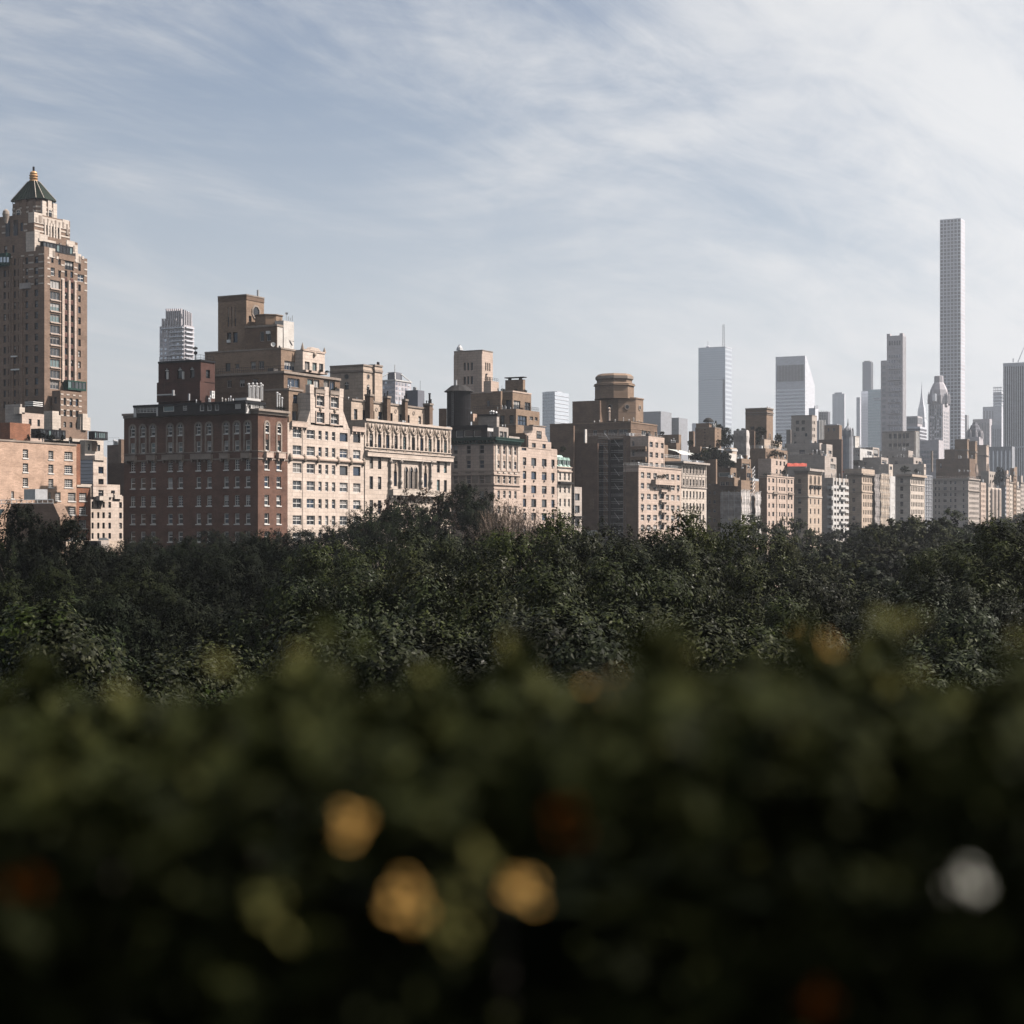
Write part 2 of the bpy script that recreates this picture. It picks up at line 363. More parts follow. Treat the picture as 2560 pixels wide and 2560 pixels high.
def pane_mesh(w, h, gl, bl, frac):
    key = ('p', round(w, 1), round(h, 1), gl, bl, frac)
    if key in WCACHE: return WCACHE[key]
    w, h = key[1] - 0.03, key[2] - 0.03
    b = MB(); a = w / 2; y = .045
    zc = h/2 - h * frac
    if frac < 1: b.quad((-a, y, -h/2), (a, y, -h/2), (a, y, zc), (-a, y, zc), 0)
    if frac > 0: b.quad((-a, y, zc), (a, y, zc), (a, y, h/2), (-a, y, h/2), 1)
    WCACHE[key] = b.mesh('pane', [gl, bl]); return WCACHE[key]
def whole_mesh(w, h, st, gl, bl, frac):
    key = ('w', round(w, 1), round(h, 1), st['nx'], st['ny'], st['frame'], st['bar'], gl, bl, frac)
    if key in WCACHE: return WCACHE[key]
    w, h = key[1] - 0.02, key[2] - 0.02
    b = MB(); a, t = w / 2, st['bar']; zc = h/2 - h * frac
    if frac < 1: b.quad((-a, .045, -h/2), (a, .045, -h/2), (a, .045, zc), (-a, .045, zc), 0)
    if frac > 0: b.quad((-a, .045, zc), (a, .045, zc), (a, .045, h/2), (-a, .045, h/2), 1)
    if t > 0:
        b.box(-a, -a + t, -.06, .04, -h/2, h/2, 2); b.box(a - t, a, -.06, .04, -h/2, h/2, 2)
        b.box(-a + t, a - t, -.06, .04, -h/2, -h/2 + t, 2); b.box(-a + t, a - t, -.06, .04, h/2 - t, h/2, 2)
        for i in range(1, st['nx']):
            x = -a + w * i / st['nx']; b.box(x - t*.4, x + t*.4, -.05, .03, -h/2 + t, h/2 - t, 2)
        for j in range(1, st['ny']):
            z = -h/2 + h * j / st['ny']; b.box(-a + t, a - t, -.055, .03, z - t*.45, z + t*.45, 2)
    WCACHE[key] = b.mesh('window', [gl, bl, st['frame']]); return WCACHE[key]
def st(nx=1, ny=2, frame='white_frame', bar=.13, blind=.5, split=True, rec=.28, sill=0.0, glass=('glass', 'glass', 'glass_blue', 'glass_grey'), bl=('blind', 'pale_blind')):
    return dict(nx=nx, ny=ny, frame=frame, bar=bar, blind=blind, split=split, rec=rec, sill=sill, glass=glass, bl=bl)
SASH = st(); SASHDIM = st(frame='dim_frame'); DARK = st(frame='black_metal', ny=2, bar=.1, blind=.35)
FAR = st(1, 2, 'dim_frame', .12, .35, split=False); FARDARK = st(1, 1, 'black_metal', .1, .25, split=False)

class Building:
    def __init__(s, name, label, base, cat='apartment building', group=None):
        s.base = (base[0], base[1], 0.0)
        s.o = bpy.data.objects.new(name, None); C.objects.link(s.o); s.o.location = s.base
        tag(s.o, label, cat, group)
    def part(s, name, mb, mats, parent=None):
        if isinstance(mats, str): mats = [mats]
        return link(name, mb.mesh(name, mats, s.base), parent or s.o)
    def window(s, face, plane, u0, u1, z0, z1, style, name='window'):
        w, h = u1 - u0, z1 - z0; rec = style['rec']
        if face == 'W': loc = ((u0+u1)/2, plane + rec, (z0+z1)/2); rz = 0
        else: loc = (plane + rec, (u0+u1)/2, (z0+z1)/2); rz = -math.pi / 2
        loc = tuple(loc[i] - s.base[i] for i in range(3))
        r = random.random(); frac = 0.0
        if r < style['blind']: frac = random.choice((.3, .5, .5, .6, 1.0))
        gl = random.choice(style['glass']); bl = random.choice(style['bl'])
        if style['split']:
            o = link(name, frame_mesh(w, h, style), s.o, loc, rz)
            link('pane', pane_mesh(w, h, gl, bl, frac), o)
            if style['sill']:
                key = ('s', round(w, 1), style['sill'])
                if key not in WCACHE:
                    b = MB(); b.box(-w/2 - .12, w/2 + .12, -rec - .12, -.07, -.22, 0); WCACHE[key] = b.mesh('sill', ['white_frame' if style['sill'] == 1 else 'trim_stone'])
                k = link('sill', WCACHE[key], o, (0, 0, -h/2 - .01))
        else:
            o = link(name, whole_mesh(w, h, style, gl, bl, frac), s.o, loc, rz)
        return o
    def mass(s, part, mat, xl, xc, xr, yt, yb=None, d=212.0, ln=None, lw=None, N=(), W=(), z0=None, roof='roofing'):
        x0, Yc = onW(xc, d)
        y1 = onN(xl, x0)[0] if xl is not None else d + ln
        x1 = onW(xr, d)[0] if xr is not None else x0 + lw
        if y1 <= d: y1 = d + 3
        zt = zat(yt, Yc); zb = (0.0 if yb is None else zat(yb, Yc)) if z0 is None else z0
        M = dict(x0=x0, x1=x1, y0=d, y1=y1, z0=zb, z1=zt, Yc=Yc)
        holes = {'N': [], 'W': []}; wins = []
        for face, specs in (('N', N), ('W', W)):
            for sp in specs:
                ref = sp.get('ref', sp['cols'][0][0])
                Yr = onN(ref, x0)[1] if face == 'N' else onW(ref, d)[1]
                for c0, c1 in sp['cols']:
                    u = sorted((onN(c0, x0)[0], onN(c1, x0)[0])) if face == 'N' else sorted((onW(c0, d)[0], onW(c1, d)[0]))
                    for r0, r1 in sp['rows']:
                        za, zb_ = zat(r1, Yr), zat(r0, Yr)
                        lo, hi = (d, y1) if face == 'N' else (x0, x1)
                        if u[0] < lo + .05 or u[1] > hi - .05 or za < zb + .05 or zb_ > zt - .05: continue
                        if sp.get('skip') and random.random() < sp['skip']: continue
                        holes[face].append((u[0], u[1], za, zb_)); wins.append((face, u[0], u[1], za, zb_, sp.get('st', SASH)))
        b = MB()
        def face_mesh(fmap, U0, U1, H):
            us = sorted({U0, U1, *[round(q, 4) for h in H for q in h[:2]]}); vs = sorted({zb, zt, *[round(q, 4) for h in H for q in h[2:]]})
            for j in range(len(vs) - 1):
                vm = (vs[j] + vs[j+1]) / 2; run = None
                Hj = [h for h in H if h[2] < vm < h[3]]
                for i in range(len(us) - 1):
                    um = (us[i] + us[i+1]) / 2
                    solid = not any(h[0] < um < h[1] for h in Hj)
                    if solid and run is None: run = us[i]
                    if run is not None and (not solid or i == len(us) - 2):
                        e = us[i+1] if solid else us[i]
                        b.quad(fmap(run, vs[j], 0), fmap(e, vs[j], 0), fmap(e, vs[j+1], 0), fmap(run, vs[j+1], 0)); run = None
            R = .5
            for h in H:
                a0, a1, c0, c1 = h
                b.quad(fmap(a0, c0, 0), fmap(a0, c1, 0), fmap(a0, c1, R), fmap(a0, c0, R)); b.quad(fmap(a1, c0, R), fmap(a1, c1, R), fmap(a1, c1, 0), fmap(a1, c0, 0))
                b.quad(fmap(a0, c0, R), fmap(a1, c0, R), fmap(a1, c0, 0), fmap(a0, c0, 0)); b.quad(fmap(a0, c1, 0), fmap(a1, c1, 0), fmap(a1, c1, R), fmap(a0, c1, R))
                b.quad(fmap(a0, c0, R), fmap(a1, c0, R), fmap(a1, c1, R), fmap(a0, c1, R))
        face_mesh(lambda u, v, r: (u, d + r, v), x0, x1, holes['W'])
        face_mesh(lambda u, v, r: (x0 + r, y1 - (u - d), v) if False else (x0 + r, u, v), d, y1, holes['N'])
        b.quad((x1, d, zb), (x1, y1, zb), (x1, y1, zt), (x1, d, zt)); b.quad((x1, y1, zb), (x0, y1, zb), (x0, y1, zt), (x1, y1, zt))
        b.quad((x0, d, zt), (x1, d, zt), (x1, y1, zt), (x0, y1, zt), 1); b.quad((x0, d, zb), (x0, y1, zb), (x1, y1, zb), (x1, d, zb), 1)
        M['o'] = s.part(part, b, [mat, roof])
        M['w'] = []
        if x1 - x0 > 3 and y1 - d > 3 and part in ('wall', 'setback_storey', 'roof_house', 'lift_house', 'roof_storey') and Yc < 900:
            s.pipes(M, random.randint(1, 4), (.3, 1.3), .11, random.choice(('galvanised', 'black_metal', 'galvanised', 'whitewash')))
            if random.random() < .5: s.pipes(M, 1, (1.5, 3.2), .04, 'black_metal', 'antenna')
            for q in range(random.randint(0, 2)):
                w_, h_ = random.uniform(.6, 1.6), random.uniform(.5, 1.5); cx_, cy_ = random.uniform(x0 + 1.2, x1 - 1.2), d + min(random.uniform(1.2, 5), (y1 - d) * .6); k_ = MB(); k_.box(cx_ - w_/2, cx_ + w_/2, cy_ - w_/2, cy_ + w_/2, zt - .02, zt + h_); s.part('roof_hatch', k_, random.choice(('galvanised', 'brown_brick', 'white_metal', 'roofing')))
        for face, u0, u1, za, zb_, style in wins:
            M['w'].append(s.window(face, x0 if face == 'N' else d, u0, u1, za, zb_, style))
        return M
    def ledge(s, M, z0, z1, proj, mat, name='cornice', faces='NW'):
        b = MB()
        if faces == 'NW': b.box(M['x0'] - proj, M['x1'] - .01, M['y0'] - proj, M['y1'] - .01, z0, z1)
        elif faces == 'W': b.box(M['x0'] + .02, M['x1'] - .02, M['y0'] - proj, M['y0'] + .1, z0, z1)
        else: b.box(M['x0'] - proj, M['x0'] + .1, M['y0'] + .02, M['y1'] - .02, z0, z1)
        return s.part(name, b, mat)
    def boxp(s, name, mat, M_or_b, x0, x1, y0, y1, z0, z1, parent=None):
        b = MB(); b.box(x0, x1, y0, y1, z0, z1); return s.part(name, b, mat, parent)
    def railing(s, M, h=1.0, mat='black_metal', step=1.2, name='railing', faces='NW', inset=.15, r=.035):
        b = MB(); z = M['z1']
        def run(p, q):
            p, q = Vector(p), Vector(q); n = max(1, int((q - p).length / step))
            for k in (h, h * .5): b.tube(p + Vector((0, 0, k)), q + Vector((0, 0, k)), r, n=4)
            for i in range(n + 1):
                w = p.lerp(q, i / n); b.tube(w, w + Vector((0, 0, h)), r, n=4)
        if 'N' in faces: run((M['x0'] + inset, M['y0'] + inset, z), (M['x0'] + inset, M['y1'] - inset, z))
        if 'W' in faces: run((M['x0'] + inset, M['y0'] + inset, z), (M['x1'] - inset, M['y0'] + inset, z))
        return s.part(name, b, mat)
    def wbox(s, name, mat, x0, x1, y0, y1, d, dep, out=0.0, parent=None):
        """box on an avenue-facing plane from photo pixels; y read at x0"""
        a, Ya = onW(x0, d); c, _ = onW(x1, d); b = MB(); b.box(a, c, d - out, d + dep, zat(y1, Ya), zat(y0, Ya)); return s.part(name, b, mat, parent)
    def nbox(s, name, mat, x0, x1, y0, y1, gx, dep, out=0.0, parent=None):
        a, Ya = onN(x0, gx); c, _ = onN(x1, gx); b = MB(); b.box(gx - out, gx + dep, a, c, zat(y1, Ya), zat(y0, Ya)); return s.part(name, b, mat, parent)
    def pipes(s, M, n, zr=(.8, 2.0), r=.14, mat='galvanised', name='vent_pipe', front=True):
        for i in range(n):
            x = random.uniform(M['x0'] + .4, M['x1'] - .4); y = random.uniform(M['y0'] + .4, M['y0'] + (M['y1'] - M['y0']) * (.5 if front else .9))
            h = random.uniform(*zr); b = MB(); rr = r * random.uniform(.7, 1.4)
            b.tube((x, y, M['z1'] - .05), (x, y, M['z1'] + h), rr, n=8); b.tube((x, y, M['z1'] + h), (x, y, M['z1'] + h + .3), rr * 1.7, rr * .8, n=8)
            s.part(name, b, mat)
def px_cols(lst, sc_=1.0, off=0.0): return [(off + a * sc_, off + b * sc_) for a, b in lst]
def spaced(a, b, n, w): return [(a + (b - a) * (i + .5) / n - w/2, a + (b - a) * (i + .5) / n + w/2) for i in range(n)]
def rows(y0, step, n, h): return [(y0 + step * i, y0 + step * i + h) for i in range(n)]
def base_of(xc, d): return (onW(xc, d)[0], d)

# ================================================================== ground, road
def sheet(name, mat, x0, x1, y0, y1, z, th=None):
    b = MB()
    if th: b.box(x0, x1, y0, y1, z - th, z)
    else: b.quad((x0, y0, z), (x1, y0, z), (x1, y1, z), (x0, y1, z))
    o = link(name, b.mesh(name, [mat])); tag(o, kind='structure'); return o
sheet('ground', 'park_grass', -600, 6500, -2500, 5500, 0.0)
sheet('road', 'asphalt', -300, 3000, 189, 206.5, 0.004)
sheet('pavement', 'paving', -300, 3000, 206.5, 211.9, 0.13, 0.126)
lm = MB()
for i in range(120):
    for y in (193.4, 197.8, 202.1): lm.quad((i*14, y, .008), (i*14+3, y, .008), (i*14+3, y+.15, .008), (i*14, y+.15, .008))
tag(link('road_marking', lm.mesh('road_marking', ['white_paint'])), kind='structure')

# ================================================================== A: red brick corner block
def Z1(v): return 990 + v * .2277
def X1(v): return 290 + v * .2277
A = Building('brick_apartment_block', 'dark red brick corner apartment block with tall arched windows on its top storeys', base_of(645, 212))
ncx = [X1(v) for v in (185, 297, 408, 595, 707, 905, 1023, 1210, 1328, 1447)]
wcx = [X1(v) for v in (1655, 1787)]
SA = st(1, 2, 'white_frame', .15, .6, sill=1); SAT = st(1, 2, 'white_frame', .15, .7, sill=1, glass=('glass_teal', 'glass_grey', 'glass'))
SAM = st(2, 4, 'white_frame', .11, .4, sill=1)
nc = [(c - 6.0, c + 6.0) for c in ncx]; wc = [(c - 5.6, c + 5.6) for c in wcx]
rA = [(1148, 1173.5), (1190.5, 1217.5), (1237.5, 1263.5), (1283, 1309.5), (1329, 1355), (1376, 1402)]
rTop = [(1099.5, 1126)]; rArch = [(1062.5, 1082)]
MA = A.mass('wall', 'red_brick', 310, 645, 719, 1027, d=212,
    N=[dict(cols=nc, rows=rArch, ref=619, st=SA), dict(cols=nc, rows=rTop, ref=619, st=SAT),
       dict(cols=nc, rows=[rA[0], rA[2]], ref=619, st=SAM), dict(cols=nc, rows=[rA[1], rA[3], rA[4], rA[5]], ref=619, st=SA)],
    W=[dict(cols=wc, rows=[(r[0] - 1, r[1] - 1) for r in rArch], ref=667, st=SA), dict(cols=wc, rows=[(1099, 1126)], ref=667, st=SAT),
       dict(cols=wc, rows=rA, ref=667, st=SA)])
def arch(b, face, plane, uc, w, z_spring, z_base, band, mats, proud=.14, full=True):
    """round-headed stone surround standing proud of the wall, with glass in the round head"""
    m = MB(); n = 10; ri = w / 2; ro = ri + band
    def P(u, z, k):
        return (u, plane - k, z) if face == 'W' else (plane - k, u, z)
    pts = [(math.cos(math.pi * i / n), math.sin(math.pi * i / n)) for i in range(n + 1)]
    for i in range(n):
        a, c = pts[i], pts[i+1]
        o0, o1 = (uc + ro*a[0], z_spring + ro*a[1]), (uc + ro*c[0], z_spring + ro*c[1]); i0, i1 = (uc + ri*a[0], z_spring + ri*a[1]), (uc + ri*c[0], z_spring + ri*c[1])
        m.quad(P(*i0, proud), P(*o0, proud), P(*o1, proud), P(*i1, proud)); m.quad(P(*o0, proud), P(*o0, -.05), P(*o1, -.05), P(*o1, proud)); m.quad(P(*i0, proud), P(*i1, proud), P(*i1, -.05), P(*i0, -.05))
    if full:
        for sgn in (-1, 1):
            u0, u1 = sorted((uc + sgn*ri, uc + sgn*ro))
            if face == 'W': m.box(u0, u1, plane - proud, plane + .05, z_base, z_spring)
            else: m.box(plane - proud, plane + .05, u0, u1, z_base, z_spring)
    s = b.part('arch_surround', m, mats)
    g = MB(); g.poly([P(uc + ri*a, z_spring + ri*c, .012) for a, c in pts]); b.part('fanlight', g, 'glass', s)
    k = MB()
    def bar(u0, u1, z0, z1):
        if face == 'W': k.box(u0, u1, plane - .06, plane + .01, z0, z1)
        else: k.box(plane - .06, plane + .01, u0, u1, z0, z1)
    bar(uc - .05, uc + .05, z_spring, z_spring + ri*.95); bar(uc - ri*.95, uc + ri*.95, z_spring - .09, z_spring + .05)
    b.part('glazing_bar', k, 'white_frame', s)
    return s
Yn = onN(619, MA['x0'])[1]; Yw = onW(667, 212)[1]
zs, zb_ = zat(1062.5, Yn), zat(1128, Yn)
for c in ncx: arch(A, 'N', MA['x0'], onN(c, MA['x0'])[0], 1.25, zs, zb_, .42, 'trim_stone')
for c in wcx: arch(A, 'W', 212, onW(c, 212)[0], 1.2, zs + .05, zb_, .42, 'trim_stone')
A.ledge(MA, MA['z1'] - .55, MA['z1'] + .0, .35, 'trim_stone', 'frieze'); A.ledge(MA, MA['z1'] + .001, MA['z1'] + .45, .75, 'trim_stone')
A.ledge(MA, zat(1128.5, Yn) , zat(1126.5, Yn), .14, 'trim_stone', 'string_course'); A.ledge(MA, zat(1147.5, Yn), zat(1144.5, Yn), .16, 'trim_stone', 'string_course')
def balcony(b, face, plane, c0, c1, y0, y1, Yr, dep, mat, name='balcony'):
    m = MB(); z0, z1 = zat(y1, Yr), zat(y0, Yr)
    f = (lambda c: onN(c, plane)[0]) if face == 'N' else (lambda c: onW(c, plane)[0])
    u0, u1 = sorted((f(c0), f(c1)))
    def bx(ua, ub, k0, k1, za, zb):
        if face == 'N': m.box(plane - k1, plane - k0, ua, ub, za, zb)
        else: m.box(ua, ub, plane - k1, plane - k0, za, zb)
    t = .14
    bx(u0, u1, -.05, dep, z0, z0 + .25); bx(u0, u1, dep - t, dep, z0 + .25, z1 - .12); bx(u0, u0 + t, 0, dep - t, z0 + .25, z1 - .12); bx(u1 - t, u1, 0, dep - t, z0 + .25, z1 - .12)
    bx(u0 - .05, u1 + .05, dep - t - .05, dep + .05, z1 - .12, z1)
    n = max(2, int((u1 - u0) / 1.6) + 1)
    for i in range(n):
        u = u0 + .2 + (u1 - u0 - .4) * i / (n - 1); bx(u - .12, u + .12, 0, dep * .8, z0 - .55, z0)
    return b.part(name, m, mat)
for a_, b_ in ((125, 230), (355, 450), (525, 750), (838, 1065), (1155, 1250), (1390, 1490)): balcony(A, 'N', MA['x0'], X1(a_), X1(b_), 1131.5, 1145.5, Yn, .75, 'trim_stone')
for a_, b_ in ((1622, 1698), (1756, 1832)): balcony(A, 'W', 212, X1(a_), X1(b_), 1130, 1144, Yw, .75, 'pink_stone')
# roof house of the brick block
PW = st(6, 3, 'white_frame', .10, .8, rec=.15, bl=('pale_blind', 'pale_blind')); PD = st(1, 1, 'white_frame', .14, 0, rec=.15)
MP = A.mass('roof_house', 'dark_cladding', 334, 613, 662, 1003.5, 1032, d=213.6,
    N=[dict(cols=[(341, 391)], rows=[(1016, 1031)], ref=391, st=PW), dict(cols=[(408, 435)], rows=[(1012.5, 1028.5)], ref=435, st=st(1, 1, 'white_frame', .12, 0, rec=.1, glass=('glass_teal',))),
       dict(cols=[(457, 467)], rows=[(1011.5, 1026)], ref=467, st=st(2, 3, 'white_frame', .1, 0, rec=.12)), dict(cols=[(499, 510), (517.5, 528.5), (536.5, 547)], rows=[(1009, 1026)], ref=547, st=PD),
       dict(cols=[(587, 602)], rows=[(1009, 1022)], ref=600, st=PW)],
    W=[dict(cols=[(630, 638), (639, 648), (650, 659)], rows=[(1011, 1022)], ref=639, st=st(3, 3, 'white_frame', .1, .8, rec=.1))])
for q0, q1, nm in ((334, 395, 'pavilion_panel'),):
    m = MB(); u = sorted((onN(q0, MP['x0'])[0], onN(q1, MP['x0'])[0])); zt_ = MP['z1'] - .35; w0 = sorted((onN(341, MP['x0'])[0], onN(391, MP['x0'])[0])); ztop = zat(1016, onN(391, MP['x0'])[1])
    m.box(MP['x0'] - .04, MP['x0'] + .05, u[0], u[1] - .02, ztop, zt_); m.box(MP['x0'] - .04, MP['x0'] + .05, u[0], w0[0], MP['z0'], ztop); m.box(MP['x0'] - .04, MP['x0'] + .05, w0[1], u[1] - .02, MP['z0'], ztop)
    A.part(nm, m, 'white_paint')
m = MB(); m.box(MP['x0'] + .02, MP['x1'] + .03, 213.55, 213.58, MP['z0'], MP['z1'] - .35); 
A.ledge(MP, MP['z1'] - .3, MP['z1'] + .15, .25, 'black_metal', 'roof_edge')
A.wbox('white_panel', 'white_paint', 614.5, 629.5, 1004.5, 1033, 213.6, .1, .04); A.wbox('white_panel', 'white_paint', 629.6, 661, 1004.5, 1010.5, 213.6, .1, .04); A.wbox('white_panel', 'white_paint', 629.6, 661, 1022.5, 1033, 213.6, .1, .04)
A.wbox('parapet_curb', 'white_paint', 617, 652, 994, 1000, 216, 3)
A.railing(MA, .9, 'black_metal', 2.0, faces='W', inset=1.0)
# stair and lift house: darker brick, arched openings
MK = A.mass('stair_house', 'dark_red_brick', 396, 502, 537, 902, d=230, yb=1040,
    N=[dict(cols=[(412, 423), (443, 458), (475, 486)], rows=[(923, 945)], ref=480, st=st(1, 1, 'black_metal', .12, 0)), dict(cols=[(411, 425), (474, 486)], rows=[(961, 985)], ref=480, st=st(1, 1, 'black_metal', .12, 0))],
    W=[dict(cols=[(515, 525)], rows=[(924, 945)], ref=515, st=st(1, 1, 'black_metal', .12, .5))])
for c in (417.5, 450.5, 480.5): arch(A, 'N', MK['x0'], onN(c, MK['x0'])[0], .95, zat(923, onN(480, MK['x0'])[1]), 0, .2, 'dark_red_brick', .06, False)
A.ledge(MK, MK['z1'] - .1, MK['z1'] + .3, .2, 'black_metal', 'coping'); A.railing(MK, 1.3, 'black_metal', 1.0)
A.ledge(MK, zat(953.5, MK['Yc']), zat(950.5, MK['Yc']), .12, 'dark_red_brick', 'string_course')
A.nbox('lower_stair_block', 'dark_red_brick', 392, 500, 957, 1006, MK['x0'] - 1.2, 1.5)
A.nbox('canopy_roof', 'white_paint', 393, 428, 986, 989, MK['x0'] - 3, 1.5); A.nbox('vent_pipe', 'galvanised', 470, 473, 984, 1001, MK['x0'] - 3, .3)
A.pipes(MP, 7, (.5, 1.4), .12)
A.nbox('chimney_duct', 'galvanised', 430, 433.5, 975, 989, MK['x0'] - 3.5, .4); 
for c in (416, 455): A.nbox('white_duct', 'white_paint', c, c + 3.2, 929, 948, MK['x0'] - .5, .35)

# satellite dishes, condenser, steel flues on that roof: things of their own
def dish(label, p, r, face=(-.6, -.7, .35), mat='black_metal', pole=1.6, group=None):
    o = bpy.data.objects.new('satellite_dish', None); C.objects.link(o); o.location = p; tag(o, label, 'satellite dish', group)
    b = MB(); b.tube((0, 0, 0), (0, 0, pole), .05, n=6); link('mast', b.mesh('mast', ['galvanised' if mat != 'black_metal' else mat]), o)
    b = MB(); q = Vector(face).to_track_quat('Z', 'Y').to_matrix(); n = 14
    prof = [(r * .05, -.28 * r), (r * .55, -.2 * r), (r, 0)]
    k = 0
    for rr, z in prof:
        for i in range(n):
            w = 2 * math.pi * i / n; b.v.append(tuple(q @ Vector((rr * math.cos(w), rr * math.sin(w), z)) + Vector((0, 0, pole))))
    for j in range(2):
        for i in range(n): b.f.append((j*n+i, j*n+(i+1) % n, (j+1)*n+(i+1) % n, (j+1)*n+i)); b.m.append(0)
    b.f.append(tuple(range(n))); b.m.append(0)
    link('reflector', b.mesh('reflector', [mat]), o)
    b = MB(); tip = q @ Vector((0, 0, r * .8)) + Vector((0, 0, pole)); b.tube(tip, q @ Vector((0, r * .9, 0)) + Vector((0, 0, pole)), .025, n=5); b.tube(tip, tip + q @ Vector((0, 0, .15)), .07, n=6)
    link('feed_arm', b.mesh('feed_arm', [mat]), o)
    return o
pk = MK['x0'] + 1.0
dish('black satellite dish held highest above the dark brick stair house', (pk, onN(488, pk)[0], MK['z1'] + .2), .55, (-.5, -.3, .75), pole=2.6)
dish('smaller black dish tilted below the highest one on the stair house', (pk + .5, onN(487, pk)[0] + .2, MK['z1'] + .2), .42, (-.8, -.5, .3), pole=1.7)
def condenser(label, x, y, z, w=1.0, h=1.5, group=None):
    o = bpy.data.objects.new('air_conditioner', None); C.objects.link(o); o.location = (x, y, z); tag(o, label, 'air conditioner', group)
    b = MB(); b.box(-w/2, w/2, -.25, .25, 0, h); link('casing', b.mesh('casing', ['white_metal']), o)
    for zc in (h * .28, h * .73):
        b = MB()
        for i in range(16):
            a, c = 2*math.pi*i/16, 2*math.pi*(i+1)/16
            b.quad((w*.3*math.cos(a), -.27, zc + w*.3*math.sin(a)), (w*.3*math.cos(c), -.27, zc + w*.3*math.sin(c)), (w*.22*math.cos(c), -.27, zc + w*.22*math.sin(c)), (w*.22*math.cos(a), -.27, zc + w*.22*math.sin(a)))
            b.poly([(0, -.26, zc), (w*.2*math.cos(a), -.26, zc + w*.2*math.sin(a)), (w*.2*math.cos(a+.25), -.26, zc + w*.2*math.sin(a+.25))])
        link('fan_grille', b.mesh('fan_grille', ['galvanised']), o)
    return o
xq, _ = onW(531, 229); condenser('white twin-fan air conditioner beside the dark brick stair house', xq, 229.0, zat(996, onW(531, 229)[1]), .95, 1.55)
def flue_set(label, pts, group=None):
    o = bpy.data.objects.new('flue_stack', None); C.objects.link(o); o.location = pts[0][0]; tag(o, label, 'flue', group); b0 = Vector(pts[0][0])
    for p, h, r in pts:
        b = MB(); q = Vector(p) - b0
        b.tube(q, q + Vector((0, 0, h)), r, n=10); b.lathe(q, [(r, q.z + h), (r * 1.7, q.z + h + .1), (r * 1.7, q.z + h + .3), (r * .8, q.z + h + .45)], 10)
        link('flue', b.mesh('flue', ['steel']), o)
pts = []
for c, yt in ((622, 963), (626.5, 969), (632, 962), (636, 968), (642, 962.5), (646, 970), (652, 962), (656, 966)):
    x_, Y_ = onW(c, 219); pts.append(((x_, 219, zat(1001, Y_)), (1001 - yt) * Y_ / F, .16))
flue_set('row of tall shiny steel flues rising behind the white roof house', pts)
pts = []
for c, yt in ((693, 985), (698.5, 989), (705, 998)):
    x_, Y_ = onW(c, 214.5); pts.append(((x_, 214.5, zat(1030, Y_)), (1030 - yt) * Y_ / F, .16))
flue_set('three shorter steel flues on the corner of the brick block roof', pts)

# ================================================================== B: cream front with stepped tan tower
def X2(v): return 500 + v * .2381
def Y2(v): return 720 + v * .2381
def X3(v): return 700 + v * .2277
def Y3(v): return 940 + v * .2277
B = Building('cream_apartment_house', 'cream stone apartment house with a gabled front and stepped tan brick tower above', base_of(719, 212))
cB = px_cols([(140, 237), (293, 383)], .2277, 700); cS = px_cols([(422, 457), (497, 530), (570, 607)], .2277, 700); cE = px_cols([(655, 743), (803, 883)], .2277, 700)
rB = [(1071.6, 1094.5), (1113.5, 1137.5), (1157.5, 1182), (1201.5, 1225.5), (1246, 1270), (1288.5, 1312.5), (1331, 1355)]
WB = st(2, 2, 'white_frame', .13, .55); WBs = st(1, 2, 'white_frame', .12, .6); WBd = st(1, 1, 'black_metal', .1, .1)
MB0 = B.mass('wall', 'cream_stone', None, 719, 912, 1056, d=212, ln=30,
    W=[dict(cols=cB, rows=rB, ref=743, st=WB), dict(cols=cS, rows=rB, ref=743, st=WBs), dict(cols=cE, rows=[rB[0], rB[2]], ref=743, st=WBd), dict(cols=cE, rows=[rB[1]] + rB[3:], ref=743, st=WB)])
Yb = onW(743, 212)[1]
# rope moulding between second and third storeys
m = MB(); xa, xb = MB0['x0'] + .4, MB0['x1'] - .5; zc = zat(1145, Yb); m.tube((xa, 211.95, zc), (xb, 211.95, zc), .42, n=10); B.part('rope_moulding', m, 'pink_stone')
for c in (724, 759, 792, 843, 875, 907):
    m = MB(); x_ = onW(c, 212)[0]; m.lathe((x_, 211.75), [(.1, zc - .9), (.38, zc - .5), (.5, zc), (.38, zc + .5), (.12, zc + .9)], 8); B.part('carved_knot', m, 'carved_stone')
for c in (756.5, 873):
    x_ = onW(c, 212)[0]; B.boxp('pilaster_strip', 'cream_stone', 0, x_ - .12, x_ + .12, 211.9, 212.1, 0, MB0['z1'] - .3)
for c0, c1 in ((725, 764), (876, 908)): balcony(B, 'W', 212, c0, c1, 1052 if c0 < 800 else 1066, 1066 if c0 < 800 else 1078, onW(c0, 212)[1], .55, 'pink_stone', 'balcony')
